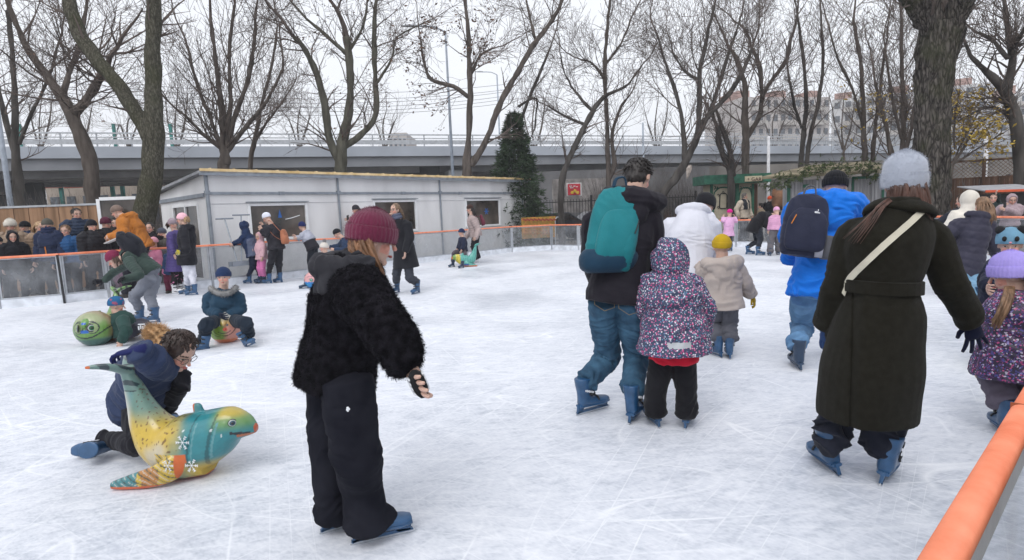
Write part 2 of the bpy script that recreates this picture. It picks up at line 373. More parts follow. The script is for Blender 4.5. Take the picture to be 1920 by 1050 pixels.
def cabin():
    t = thing('cabin', 'long white container cabin with three serving windows behind the boards', 'cabin', tuple((CL + CR) / 2))
    L = np.linalg.norm(CR - CL); D = 3.2; Hf = 2.88; Hb = 2.5; th = .06
    def P(s, d, z): return CL + cd * s + cb * d + V(0, 0, z)
    # window placement along the wall from pixels on the wall plane
    def wall_s(px, py):
        r = ray(px, py); nrmv = cb; tt = nrmv.dot(CL - V(0, 0, CAM_H)) / nrmv.dot(r); p = V(0, 0, CAM_H) + r * tt
        return (p - CL).dot(cd), p[2]
    wins = []
    for (x0, y0, x1, y1) in ((463, 382, 574, 448), (698, 376, 779, 432), (871, 374, 936, 420)):
        a = wall_s(x0, y0); b = wall_s(x1, y0 - (2)); c = wall_s(x0, y1); wins.append((a[0], b[0], (c[1]), (a[1] + b[1]) / 2))
    wins = [(a, b, 1.02, z1) for a, b, z0, z1 in wins]
    cuts = [0] + sum([[a, b] for a, b, _, _ in wins], []) + [L]
    wall = MB()
    for i in range(0, len(cuts), 2): wall.beam(P((cuts[i]), th / 2, Hf / 2), P(cuts[i + 1], th / 2, Hf / 2), th, Hf)
    for a, b, z0, z1 in wins:
        wall.beam(P(a, th / 2, z0 / 2), P(b, th / 2, z0 / 2), th, z0); wall.beam(P(a, th / 2, (z1 + Hf) / 2), P(b, th / 2, (z1 + Hf) / 2), th, Hf - z1)
    wall.build('front_wall', WALLW, t)
    sw = MB(); # left side wall with its glazed door opening
    def side(s0, z_lo, z_hi, d0, d1): sw.prism([P(s0, d0, z_lo), P(s0, d1, z_lo), P(s0, d1, z_hi(d1) if callable(z_hi) else z_hi), P(s0, d0, z_hi(d0) if callable(z_hi) else z_hi)], cd * th)
    zr = lambda d: Hf - (Hf - Hb) * d / D
    side(0, 0, zr, .08, .55); side(0, 2.12, zr, .55, 2.3); side(0, 0, zr, 2.3, D); sw.build('side_wall', WALLW, t, fix=True)
    MB().prism([P(L - th, .07, 0), P(L - th, D, 0), P(L - th, D, Hb), P(L - th, .07, Hf)], cd * th).build('side_wall', WALLW, t, fix=True)
    MB().beam(P(0, D, Hb / 2), P(L, D, Hb / 2), th, Hb).build('back_wall', WALLW, t)
    dr = MB(); 
    for d in (.57, 1.42, 2.28): dr.beam(P(.0, d, 0.05), P(.0, d, 2.1), .06, .05, up=cd)
    for z in (.05, 2.09): dr.beam(P(.0, .57, z), P(.0, 2.28, z), .05, .06)
    df = dr.build('sliding_door', WFR, t)
    MB().add([P(.02, .57, .05), P(.02, 2.28, .05), P(.02, 2.28, 2.1), P(.02, .57, 2.1)], [(0, 1, 2, 3)]).build('door_glass', GLASS, df)
    fl = MB(); fl.prism([P(.1, .1, .02), P(L - .1, .1, .02), P(L - .1, D - .1, .02), P(.1, D - .1, .02)], V(0, 0, .03)); fl.build('floor', M('cabin_floor', (.12, .1, .09)), t)
    for a, b, z0, z1 in wins:
        f = MB()
        for s in (a + .03, b - .03): f.beam(P(s, -.01, z0), P(s, -.01, z1), .08, .075, up=cd)
        f.beam(P(a + .075, -.01, z1 - .035), P(b - .075, -.01, z1 - .035), .08, .07); f.beam(P(a + .075, -.01, z0 + .035), P(b - .075, -.01, z0 + .035), .08, .07)
        wf = f.build('window', WFR, t)
        MB().add([P(a + .05, .012, z0 + .05), P(b - .05, .012, z0 + .05), P(b - .05, .012, z1 - .05), P(a + .05, .012, z1 - .05)], [(0, 1, 2, 3)]).build('pane', GLASS, wf)
        g = MB(); g.beam(P(a - .04, -.06, z1 + .04), P(b + .04, -.06, z1 + .04), .1, .02); g.build('drip_cap', PIPE, wf)
    # blue droplet sticker and white swoosh on the first pane
    a, b, z0, z1 = wins[0]; st = MB(); sx = a + (b - a) * .52
    st.prism([P(sx - .06, .006, z1 - .42), P(sx + .06, .006, z1 - .42), P(sx + .03, .006, z1 - .3), P(sx, .006, z1 - .18), P(sx - .03, .006, z1 - .3)], cb * -.003); st.build('drop_sticker', M('blue_sticker', (.03, .13, .42)), t, fix=True)
    ns = MB(); ns.tube([P(sx + .16, .0, z1 - .47), P(sx + .35, .0, z1 - .44), P(sx + .62, .0, z1 - .37)], .012, 6); ns.build('white_swoosh', WFR, t)
    a, b, z0, z1 = wins[2]; sx = a + (b - a) * .6; st = MB()
    for k in range(6):
        an = k * math.pi / 3; st.beam(P(sx, .004, z1 - .5), P(sx + .13 * math.cos(an), .004, z1 - .5 + .13 * math.sin(an)), .01, .03, up=(0, 0, 1) if abs(math.cos(an)) > .3 else cd)
    st.build('snowflake_sticker', M('blue_sticker', (.03, .13, .42)), t)
    # tubes and seams
    for px in (383, 632, 823, 977):
        s, _ = wall_s(px, 345); s = min(max(s, .03), L - .03)
        pp = MB(); pp.tube([P(s, -.035, 0), P(s, -.035, Hf - .02)], .033 if px > 400 else .05, 10); pp.box(P(s, -.035, 2.38), (.12, .1, .1), ax=cd); pp.build('post', PIPE, t)
    hb = MB(); hb.beam(P(.06, -.03, 2.36), P(L, -.03, 2.36), .05, .07)
    for s in (2.1, 6.6, 9.4, 12): 
        if s < L: hb.box(P(s, -.045, 2.36), (.16, .07, .09), ax=cd)
    hb.build('cross_tube', PIPE, t)
    hs = MB(); hs.beam(P(-.03, .05, 2.32), P(-.03, D, 2.28), .05, .10); hs.build('cross_tube', PIPE, t)
    sm = MB(); sm.beam(P(.1, -.004, 2.08), P(L - .1, -.004, 2.08), .012, .012); sm.build('seam', M('seam_grey', (.40, .40, .43)), t)
    # roof
    rf = MB(); e = .22
    rf.prism([P(-.18, -e, Hf + .0), P(-.18, D + .2, Hb), P(-.18, D + .2, Hb + .07), P(-.18, -e, Hf + .07)], cd * (L + .45)); ro = rf.build('roof', M('grey_roof', (.30, .31, .33), var=.2), t, fix=True)
    ye = MB(); ye.beam(P(-.18, -e - .012, Hf + .075), P(L + .27, -e - .012, Hf + .075), .03, .07)
    for k in range(int(L / .62)): ye.tube([P(.1 + k * .62, -e, Hf + .1), P(.1 + k * .62, -e + .25, Hf + .1)], .03, 8)
    ye.build('roof_edge', ROOFY, ro)
    gt = MB(); gt.beam(P(-.18, -e + .02, Hf - .03), P(L + .27, -e + .02, Hf - .03), .06, .06); gt.build('gutter', PIPE, ro)
cabin()
# scrapers leaning on the wall
def scraper(hx, hy, bx, by, label):
    Y = 14.6
    t = thing('ice_scraper', label, 'scraper', tuple(V(AT(bx, by, Y)[0], Y, 0)))
    a = AT(hx, hy, Y + .35); b = AT(bx, by, Y - .1)
    MB().tube([b, a], .017, 8).build('shaft', PIPE, t)
    MB().tube([a - cd * .22, a + cd * .22], .02, 8).build('handle', PIPE, t)
    MB().box(b, (.45, .03, .12), ax=cd).build('blade', PIPE, t)
scraper(421, 410, 446, 494, 'dark scraper leaning tilted on the white cabin wall, nearer the corner')
scraper(452, 403, 453, 494, 'upright scraper standing against the white cabin under the window edge')
# --- viaduct
CONC = M('weathered_concrete', (.30, .31, .33), rough=.9, var=.2, vs=.6, bump=.2, bs=4)
FASC = M('pale_fascia', (.34, .37, .42), rough=.6, var=.12, vs=.3, bump=.05)
DARKC = M('dark_concrete', (.14, .145, .155), rough=.9, var=.3, vs=.5)
GALV = M('galvanised_rail', (.42, .44, .47), rough=.5, metal=.2, var=.12)
def viaduct():
    A = AT(-260, 300, 33.5) ; B = AT(2200, 300, 78); A = V(A[0], A[1], 0); B = V(B[0], B[1], 0)
    d = nrm(B - A); n = V(-d[1], d[0], 0); L = np.linalg.norm(B - A)
    t = thing('viaduct', 'long grey road viaduct on concrete piers crossing behind the trees', 'bridge', tuple(A))
    def P(s, o, z): return A + d * s + n * o + V(0, 0, z)
    MB().beam(P(0, .15, 6.42), P(L, .15, 6.42), .3, .72).build('fascia', FASC, t)
    MB().beam(P(0, .5, 5.7), P(L, .5, 5.7), .6, .72).build('edge_girder', M('girder_grey', (.19, .20, .22), var=.15, vs=.4), t)
    dk = MB(); dk.beam(P(0, 6, 6.35), P(L, 6, 6.35), 11, .5)
    for o in (2.6, 4.8, 7, 9.2, 11): dk.beam(P(0, o, 5.55), P(L, o, 5.55), .7, 1.1)
    dk.build('deck', CONC, t)
    for k in range(9):
        s = 4 + k * L / 8.6
        pr = MB(); pr.beam(P(s, .9, 4.65), P(s, 11, 4.65), 1.4, .75); pr.build('pier_cap', CONC, t)
        for o in (2.2, 9): MB().beam(P(s, o, 0), P(s, o, 4.3), 1.6 if o < 5 else 1.5, 1.1, up=n).build('pier', CONC if k % 2 else DARKC, t)
    ra = MB()
    for z, h_ in ((7.62, .09), (7.36, .06), (7.08, .30)): ra.beam(P(0, .1, z), P(L, .1, z), .06, h_)
    k = int(L / 1.9)
    for i in range(k): ra.beam(P(i * 1.9, .16, 6.78), P(i * 1.9, .16, 7.62), .07, .08, up=d)
    ra.build('railing', GALV, t)
    rb = MB()
    for z, h_ in ((7.75, .06), (7.35, .3)): rb.beam(P(0, 11, z), P(L, 11, z), .06, h_)
    for i in range(0, k, 2): rb.beam(P(i * 1.9, 11, 6.6), P(i * 1.9, 11, 7.75), .07, .08, up=d)
    rb.build('far_railing', GALV, t)
    # mesh fence at the right half
    mf = MB()
    for i in range(int((L) / .28)):
        s = i * .28
        if s > L * .42: mf.beam(P(s, .05, 6.78), P(s, .05, 7.9), .03, .03, up=d)
    for z in (7.25, 7.88): mf.beam(P(L * .42, .05, z), P(L, .05, z), .03, .04)
    mf.build('mesh_screen', GALV, t)
    return A, d, n, L
VA, vd, vn, VL = viaduct()
# ================================================================== people
Z = V(0, 0, 1)
def fuse(mb, voxel, smooth=3, extra=None):
    """join overlapping closed shapes into one continuous skin -> vertices, faces"""
    me = mb.mesh('tmp'); o = bpy.data.objects.new('tmp', me); col.objects.link(o)
    m = o.modifiers.new('r', 'REMESH'); m.mode = 'VOXEL'; m.voxel_size = voxel; m.adaptivity = 0
    if smooth:
        s = o.modifiers.new('s', 'SMOOTH'); s.iterations = smooth; s.factor = .5
    dg = bpy.context.evaluated_depsgraph_get(); ev = o.evaluated_get(dg); e = ev.to_mesh()
    n = len(e.vertices); v = np.empty(n * 3, np.float32); e.vertices.foreach_get('co', v); v = v.reshape(-1, 3).astype(float)
    nn = np.empty(n * 3, np.float32); e.vertices.foreach_get('normal', nn); nn = nn.reshape(-1, 3).astype(float)
    f = [tuple(p.vertices) for p in e.polygons]
    ev.to_mesh_clear(); bpy.data.objects.remove(o); bpy.data.meshes.remove(me)
    return v, nn, f
def segparam(v, chains):
    """nearest limb segment: distance along its chain, index of the chain, distance to nearest joint"""
    best = np.full(len(v), 1e9); U = np.zeros(len(v)); K = np.zeros(len(v), int); JD = np.full(len(v), 1e9)
    for k, (pts, rad) in enumerate(chains):
        acc = 0
        for i in range(len(pts) - 1):
            a, b = np.asarray(pts[i]), np.asarray(pts[i + 1]); d = b - a; L = np.linalg.norm(d) + 1e-9; d = d / L
            t = np.clip((v - a) @ d, 0, L); dist = np.linalg.norm(v - a - t[:, None] * d, axis=1) / rad
            m = dist < best; best[m] = dist[m]; U[m] = acc + t[m]; K[m] = k
            jd = np.abs(L - t)
            if i > 0: jd = np.minimum(jd, np.abs(t))
            JD[m] = jd[m]
            acc += L
    return U, K, JD
def fold(v, nn, chains, kind, amp, spacing=.07, seed=0):
    U, K, JD = segparam(v, chains); out = np.zeros(len(v)); W = 1 + 1.6 * np.exp(-(JD / .07) ** 2)
    for i in range(len(v)):
        p = v[i]; u = U[i]
        if kind == 'puffer':
            s = u / spacing + .25 * mnoise.noise((p[0] * 5, p[1] * 5, p[2] * 5 + seed))
            out[i] = amp * (abs(math.sin(math.pi * s)) ** .55 - .7) + amp * .7 * mnoise.noise((p[0] * 22 + seed, p[1] * 22, p[2] * 22))
        elif kind == 'wool':
            q1 = mnoise.noise((p[0] * 3.5 + seed, p[1] * 3.5, p[2] * 2.2)); q2 = 1 - abs(mnoise.noise((p[0] * 6 + p[2] * 3, p[1] * 6 + seed, p[2] * 3.5 - p[0] * 3))) * 3
            out[i] = amp * (W[i] - .3) * (q1 * 1.2 + .35 * q2) + amp * .5 * (W[i] - 1) * (1 - abs(mnoise.noise((p[0] * 7, p[1] * 7, u * 26))) * 2.4)
        elif kind == 'fleece':
            out[i] = amp * (mnoise.noise((p[0] * 38, p[1] * 38, p[2] * 38 + seed)) + .6 * mnoise.noise((p[0] * 80, p[1] * 80, p[2] * 80)))+ amp*1.2*mnoise.noise((p[0]*9,p[1]*9,p[2]*9+seed))
        else:
            w_ = mnoise.noise((p[0] * 3.2, p[1] * 3.2 + seed, p[2] * 3.2)) * 2.6
            a = mnoise.noise((p[0] * 6 + seed + w_, p[1] * 6, u * 13 + K[i] * 9 + w_ * 1.4)); b = mnoise.noise((p[0] * 4, p[1] * 4 + seed, p[2] * 5))
            c = mnoise.noise((p[0]*13+p[2]*9, p[1]*13-p[2]*7, u*10+seed))
            out[i] = amp * W[i] * ((1 - abs(a) * 2.8) * .75 + .7 * b + .4 * c) + (amp * .75 * (W[i] - 1) * (1 - abs(mnoise.noise((p[0] * 5 + w_, p[1] * 5 + seed, u * 27 + K[i] * 5 + w_))) * 3) if K[i] > 0 or kind == 'denim' else 0)
    return v + nn * out[:, None]
def emit(name, v, f, m, parent, colors=None, extra=None, smooth=True):
    mb = MB(); mb.v = [tuple(x) for x in v]; mb.f = list(f); mb.mi = [0] * len(mb.f); C = None if colors is None else list(map(tuple, colors))
    if extra is not None:
        mb.add(extra[0], extra[1])
        if C is not None: C += [tuple(extra[2])] * len(extra[0])
    o = mb.build(name, m, parent, smooth=smooth)
    if C is not None:
        a = o.data.color_attributes.new('Col', 'FLOAT_COLOR', 'POINT')
        a.data.foreach_set('color', np.array([(c[0], c[1], c[2], 1) for c in C], np.float32).ravel())
    return o
def ik(a, b, l1, l2, bend):
    d = b - a; L = np.linalg.norm(d); d = d / max(L, 1e-6)
    if L > (l1 + l2) * .995: k = L / (l1 + l2) * 1.01; l1 *= k; l2 *= k
    x = (l1 * l1 - l2 * l2 + L * L) / (2 * L); h = math.sqrt(max(l1 * l1 - x * x, 0))
    bd = nrm(bend - bend.dot(d) * d); return a + d * x + bd * h
SKIN = (.60, .39, .31)
MSKIN = MC('skin', rough=.5, sss=.08, bump=.03)
def hand(mb, wr, d, palm, s, curl=35, side=1, open_=0):
    """palm plus five separate bent fingers"""
    d = nrm(d); n = nrm(palm - palm.dot(d) * d); sx = np.cross(d, n) * side
    mb.loft([(wr, sx, n, .026 * s, .02 * s), (wr + d * .03 * s, sx, n, .034 * s, .017 * s), (wr + d * .07 * s, sx, n, .041 * s, .015 * s), (wr + d * .092 * s, sx, n, .038 * s, .012 * s)], seg=10, sub=2)
    for k, (o, L) in enumerate(((-.031, .066), (-.011, .078), (.010, .072), (.029, .056))):
        spread = (k - 1.5) * .09 * (1 + open_); p = wr + d * .085 * s + sx * o * s; pts = [p]; a = R(curl * .4)
        for j, seg in enumerate((.42, .33, .27)):
            dd = d * math.cos(a) + n * math.sin(a) + sx * spread; p = p + nrm(dd) * L * seg * s; pts.append(p); a += R(curl)
        mb.tube(pts, [.0095 * s, .009 * s, .008 * s, .0068 * s], 6, 1)
    p = wr + d * .028 * s - sx * .03 * s
    pts = [p - d * .008 * s + sx * .012 * s, p, p + nrm(d * .75 - sx * .75 + n * .35) * .034 * s]; pts.append(pts[-1] + nrm(d - sx * .25 + n * .5) * .03 * s)
    mb.tube(pts, [.012 * s, .012 * s, .0105 * s, .008 * s], 6, 1)
def skate_parts():
    """blue rental skate, toe along +Y, blade edge at z=0 -> (boot mesh, blade mesh, buckle mesh)"""
    b = MB()
    b.loft([(V(0, -.092, .085), V(1, 0, 0), Z, .028, .03), (V(0, -.06, .092), V(1, 0, 0), Z, .040, .04), (V(0, 0, .09), V(1, 0, 0), Z, .041, .038), (V(0, .06, .083), V(1, 0, 0), Z, .047, .032), (V(0, .12, .078), V(1, 0, 0), Z, .046, .028), (V(0, .165, .076), V(1, 0, 0), Z, .028, .02)], 14, 3)
    b.loft([(V(0, -.045, .085), V(1, 0, 0), V(0, 1, 0), .043, .052), (V(0, -.045, .15), V(1, 0, 0), V(0, 1, 0), .045, .056), (V(0, -.05, .21), V(1, 0, 0), V(0, 1, 0), .052, .062), (V(0, -.053, .262), V(1, 0, 0), V(0, 1, 0), .057, .066)], 14, 3)
    v, nn, f = fuse(b, .009, 2)
    h = MB(); t = V(.018, 0, 0); X = V(-.009, 0, 0)
    q = lambda *pts: h.prism([V(-.009, y, z) for y, z in pts], t)
    q((-.105, .075), (-.04, .07), (-.075, .02), (-.115, .012)); q((.035, .07), (.165, .07), (.155, .02), (.10, .02))
    q((-.118, .024), (-.075, .032), (.10, .032), (.165, .026), (.170, .0165), (-.118, .0165)); q((-.05, .072), (.04, .072), (.03, .06), (-.045, .06))
    sole = MB(); sole.loft([(V(0, -.10, .064), V(1, 0, 0), Z, .03, .012), (V(0, 0, .062), V(1, 0, 0), Z, .042, .012), (V(0, .10, .06), V(1, 0, 0), Z, .047, .012), (V(0, .165, .064), V(1, 0, 0), Z, .03, .012)], 10, 2)
    bl = MB(); bl.prism([V(-.0025, y, z) for y, z in ((-.124, .004), (-.120, .0165), (.172, .0165), (.186, .014), (.180, .005), (.15, 0), (-.11, 0))], V(.005, 0, 0))
    bk = MB()
    for z, y in ((.15, .0), (.215, -.01)):
        bk.tube([V(-.05, -.035, z), V(-.042, y + .012, z), V(0, y + .025, z + .004), (V(.042, y + .012, z)), V(.05, -.035, z)], .008, 6, 2); bk.box(V(.05, y - .01, z), (.012, .04, .022))
    bk.tube([V(-.045, .05, .095), V(-.03, .05, .113), V(0, .05, .118), V(.03, .05, .113), V(.047, .05, .095)], .008, 6, 2)
    lt = MB(); 
    for k in range(7): lt.box(V(.056, -.095 + k * .011 + .02, .185 - k * .0035), (.004, .006, .012 + .004 * (k % 2)))
    def comb(parts):
        m = MB()
        for p in parts: m.add(p.v, p.f)
        return m
    base = MB(); base.add(v, f); return comb([base, h, sole]), bl, bk, lt
_sk = skate_parts()
BLUEP = M('blue_skate_plastic', (.014, .065, .155), rough=.32, var=.18, vs=12, bump=.08, spec=.5, coat=.2)
NAVYP = M('dark_skate_plastic', (.02, .045, .09), rough=.35, var=.2, spec=.5)
STEEL = M('blade_steel', (.55, .57, .6), rough=.25, metal=.9, var=.1)
WHITEP = M('white_skate_leather', (.7, .7, .72), rough=.4)
WLET = M('white_lettering', (.7, .72, .75))
BOOTBLK = M('dark_boot', (.035, .03, .028), rough=.55)
_skme = {}
def skate(parent, foot, d, s=1.0, kind='blue', tilt=None):
    """foot = ground contact point, d = toe direction"""
    y = nrm(d); x = nrm(np.cross(y, Z)); z = np.cross(x, y)
    if tilt:
        a = R(tilt); x, z = x * math.cos(a) + z * math.sin(a), -x * math.sin(a) + z * math.cos(a)
    T = np.column_stack([x, y, z]) * s
    cols = {'blue': (BLUEP, BLACK), 'white': (WHITEP, BLACK), 'black': (NAVYP, BLACK)}[kind]
    def put(mb, name, m, par, smooth=False):
        me = _skme.get((id(mb), m.name))
        if me is None:
            me = mb.mesh(name); me.materials.append(m)
            bm = bmesh.new(); bm.from_mesh(me); bmesh.ops.recalc_face_normals(bm, faces=bm.faces); bm.to_mesh(me); bm.free()
            if smooth: me.polygons.foreach_set('use_smooth', [len(p.vertices) == 4 and p.area < .0003 for p in me.polygons])
            _skme[(id(mb), m.name)] = me
        o = bpy.data.objects.new(name, me); col.objects.link(o); return o
    mat = Matrix([[T[0][0], T[0][1], T[0][2], foot[0]], [T[1][0], T[1][1], T[1][2], foot[1]], [T[2][0], T[2][1], T[2][2], foot[2]], [0, 0, 0, 1]])
    o = put(_sk[0], 'skate', cols[0], parent, True); o.parent = parent; o.matrix_parent_inverse = parent.matrix_world.inverted(); o.matrix_world = mat
    o.matrix_basis = mat
    for mb, nm, m in ((_sk[1], 'blade', STEEL), (_sk[2], 'buckle_strap', cols[1])) + (((_sk[3], 'lettering', WLET),) if kind == 'blue' else ()):
        c = put(mb, nm, m, o); c.parent = o; c.matrix_parent_inverse = Matrix.Identity(4)
    return o
def walking_boot(parent, foot, d, s, m):
    y = nrm(d); x = nrm(np.cross(y, Z)); mb = MB()
    P = lambda a, b, c: foot + x * a * s + y * b * s + Z * c * s
    mb.loft([(P(0, -.09, .045), x, Z, .03 * s, .04 * s), (P(0, 0, .045), x, Z, .04 * s, .045 * s), (P(0, .10, .035), x, Z, .045 * s, .035 * s), (P(0, .16, .03), x, Z, .03 * s, .026 * s)], 12, 2)
    mb.tube([P(0, -.04, .05), P(0, -.045, .2)], [.045 * s, .052 * s], 12)
    mb.build('boot', m, parent, smooth=True)
# ---- figures
def pose(base, H, face, lean=4, side=0, crouch=0, hp=8, hy=0, armL=(5, 8, 15), armR=(5, 8, 15), feet=None, fdir=None, sk=True, z0=0, ov={}, sw=1, stance=.075, kneeL=0, kneeR=0, legL=None, legR=None, dy=None):
    P0 = G(*base, z0) if dy is None else V(AT(base[0], base[1], dy)[0], dy, z0)
    a = R(face); d = V(math.sin(a), math.cos(a), 0); r = V(math.cos(a), -math.sin(a), 0)
    kid = H < 1.42; J = dict(H=H, d=d, r=r, kid=kid, P0=P0)
    hh = (.156 + .045 * H) * 1.09; J['hh'] = hh; lift = .065 if sk else .0
    Hb = H - lift; ll = Hb * (.475 if kid else .51) ; ank = .055 * Hb + lift + .02; J['sk'] = sk
    tl = Hb - ll - hh - .02 * H
    pel = P0 + Z * (lift + ll * (1 - crouch)) - d * .25 * math.sin(R(lean)) * tl * (1 if lean < 60 else 1.2)
    def snap(j, p):
        if j in ov:
            o = ov[j]; yy = p[1] + (o[2] if len(o) > 2 else 0); return AT(o[0], o[1], yy)
        return p
    pel = snap('pel', pel)
    t = nrm(Z * math.cos(R(lean)) + d * math.sin(R(lean)) + r * math.sin(R(side)))
    neck = snap('neck', pel + t * tl); t = nrm(neck - pel); tl = np.linalg.norm(neck - pel)
    r2 = nrm(r - r.dot(t) * t); v2 = np.cross(t, r2)      # v2: front of the chest... sign fixed below
    if v2.dot(d) < 0 and v2.dot(-Z) < 0: v2 = -v2
    v2 = np.cross(r2, t) if np.cross(r2, t).dot(d - Z * .3) > 0 else np.cross(t, r2)
    shw = (.112 if not kid else .108) * H * sw
    J.update(pel=pel, neck=neck, t=t, tl=tl, r2=r2, v2=v2, shw=shw)
    for s, nm in ((-1, 'L'), (1, 'R')):
        J['sh' + nm] = snap('sh' + nm, neck - t * .04 * H + r2 * s * shw)
        J['hip' + nm] = snap('hip' + nm, pel + r2 * s * .053 * H)
        f, o, e = armL if nm == 'L' else armR
        ul, fl = .165 * H, .15 * H
        dn = -Z * .75 - t * .25 if lean < 50 else -Z; dn = nrm(dn); fw = nrm(d)
        def adir(ff): return nrm(dn * math.cos(R(ff)) * math.cos(R(o)) + fw * math.sin(R(ff)) * math.cos(R(o)) + r * s * math.sin(R(o)))
        el = J['sh' + nm] + adir(f) * ul; wr = el + adir(f + e) * fl
        if 'wr' + nm in ov:
            wr = snap('wr' + nm, wr)
            if 'el' + nm not in ov: el = ik(J['sh' + nm], wr, ul, fl, -fw * .6 - Z + r * s * .6)
        el = snap('el' + nm, el)
        J['el' + nm] = el; J['wr' + nm] = wr; J['hd' + nm] = snap('hd' + nm, wr + nrm(wr - el) * .09)
        if feet and nm in feet:
            fp = feet[nm]; foot = G(*fp[:2], z0) if len(fp) < 3 else AT(fp[0], fp[1], P0[1] + fp[2])
        else: foot = P0 + r * s * stance * H * .8
        J['foot' + nm] = foot
        fd = d if not fdir or nm not in fdir else V(math.sin(R(fdir[nm])), math.cos(R(fdir[nm])), 0)
        J['fd' + nm] = fd
        an = foot + Z * ank - fd * .035; an = snap('an' + nm, an)
        lu = ll - ank + lift; kn = ik(J['hip' + nm], an, lu * .5, lu * .5, d + r * s * .15)
        J['kn' + nm] = snap('kn' + nm, kn); J['an' + nm] = an
    # head
    hd = nrm(t * .6 + Z * .4) if lean < 50 else nrm(t + Z * .25)
    ha = a + R(hy); hf = V(math.sin(ha), math.cos(ha), 0); J['hbase'] = hf
    hup = nrm(Z * math.cos(R(hp)) + hf * math.sin(R(hp))); hfw = nrm(hf * math.cos(R(hp)) - Z * math.sin(R(hp)))
    J['hup'] = hup; J['hf'] = hfw; J['hr'] = np.cross(hfw, hup)
    J['head'] = snap('head', neck + hd * (.018 * H) + hup * hh * .46)
    return J
def body(J, parent, vox, skin=SKIN, eyes=True, hands=('L', 'R'), lips=(.5, .16, .14), brow=(.06, .035, .025), curl=35, legs=True, hat=False, glasses=False, mouth=0):
    hh = J['hh']; c = J['head']; up, fw, rt = J['hup'], J['hf'], J['hr']; H = J['H']
    ax = [rt, fw, up]; mb = MB()
    L = lambda x, y, z: c + (rt * x + fw * y + up * z) * hh
    bodymb = MB()
    mb.ball(L(0, -.02, .09), (.325 * hh, .385 * hh, .40 * hh), ax, 16, 10)
    mb.ball(L(0, .08, -.17), (.25 * hh, .27 * hh, .31 * hh), ax, 14, 8)
    mb.ball(L(0, .24, -.40), (.11 * hh, .10 * hh, .085 * hh), ax, 10, 6)
    for s in (-1, 1):
        mb.ball(L(.32 * s, -.02, -.03), (.035 * hh, .075 * hh, .12 * hh), ax, 8, 6)
        mb.ball(L(.15 * s, .23, -.13), (.09 * hh, .09 * hh, .09 * hh), ax, 8, 6)
    mb.tube([L(0, .345, .04), L(0, .41, -.06), L(0, .445, -.135)], [.03 * hh, .038 * hh, .052 * hh], 8, 2)
    mb.ball(L(0, .385, -.27), (.075 * hh, .04 * hh, .03 * hh), ax, 8, 6)
    mb.ball(L(0, .30, .10), (.2 * hh, .08 * hh, .05 * hh), ax, 8, 6)
    mb.tube([L(0, -.08, -.2), J['neck'] - J['t'] * .02 * H], [.24 * hh, .27 * hh], 10)
    headmb = mb; mb = bodymb; mb.tube([L(0, -.08, -.25), J['neck'] - J['t'] * .02 * H], [.235 * hh, .265 * hh], 10)
    mb.loft([(J['neck'], J['r2'], J['v2'], .06 * H, .045 * H), (J['neck'] - J['t'] * .06 * H, J['r2'], J['v2'], J['shw'] * .85, .06 * H), (J['neck'] - J['t'] * .15 * H, J['r2'], J['v2'], .09 * H, .065 * H), (J['pel'] + J['t'] * .08 * H, J['r2'], J['v2'], .075 * H, .055 * H), (J['pel'] - J['t'] * .03 * H, J['r2'], J['v2'], .085 * H, .06 * H)], 12, 2)
    for s in 'LR':
        mb.tube([J['sh' + s], J['el' + s], J['wr' + s] + nrm(J['wr' + s] - J['el' + s]) * .012], [.036 * H, .026 * H, .0165 * H], 8, 2)
        if legs: mb.tube([J['hip' + s], J['kn' + s], J['an' + s]], [.05 * H, .032 * H, .023 * H], 8, 2)
    v, nn, f = fuse(mb, vox, 2); hv, hn, hf_ = fuse(headmb, min(vox * .7, max(.0042, hh * .026)), 1)
    f = list(f) + [tuple(i + len(v) for i in ff) for ff in hf_]; v = np.vstack([v, hv])
    q = (v - c) / hh; x, y, z = q @ rt, q @ fw, q @ up
    Cc = np.tile(np.array(skin), (len(v), 1)) * (1 + .05 * np.sin(v[:, :1] * 90))
    nearf = (np.abs(z) < .6) & (y > .12) & (np.linalg.norm(q, axis=1) < .62)
    def patch(m, c_): Cc[nearf & m] = c_
    ck = nearf & ((np.abs(x) - .17) ** 2 + (z + .14) ** 2 < .010); Cc[ck] = Cc[ck] * np.array([1.15, .82, .8])
    ntip = nearf & (x ** 2 + (z + .13) ** 2 < .004) & (y > .38); Cc[ntip] = Cc[ntip] * np.array([1.12, .8, .78])
    if eyes:
        patch((np.abs(np.abs(x) - .14) < .085) & (np.abs(z - .115 + (np.abs(x) - .14) ** 2 * 2) < .018), brow)
        patch(((np.abs(x) - .14) / .07) ** 2 + ((z - .01) / .036) ** 2 < 1, tuple(np.array(skin) * .55))
        patch(((np.abs(x) - .14) / .055) ** 2 + ((z - .005) / .024) ** 2 < 1, (.55, .53, .5))
        patch(((np.abs(x) - .14) / .025) ** 2 + ((z - .005) / .028) ** 2 < 1, (.03, .02, .015))
        patch((x / .095) ** 2 + ((z + .27 + x * x * 1.5 * (-1 if mouth else 1)) / (.03 + .02 * mouth)) ** 2 < 1, lips)
        patch((x / .075) ** 2 + ((z + .275) / .009) ** 2 < 1, (.2, .05, .05) if not mouth else (.6, .55, .5))
    hm = MB(); hs = .72 + .17 * H
    for s in hands:
        d = nrm(J['hd' + s] - J['wr' + s]); pn = nrm(-J['r2'] * (-1 if s == 'L' else 1) * .8 + J['v2'] * .3)
        hand(hm, J['wr' + s], d, pn, hs, curl, 1 if s == 'R' else -1)
    ex = (hm.v, hm.f, skin) if hm.v else None
    o = emit('body', v, f, MSKIN, parent, Cc, ex)
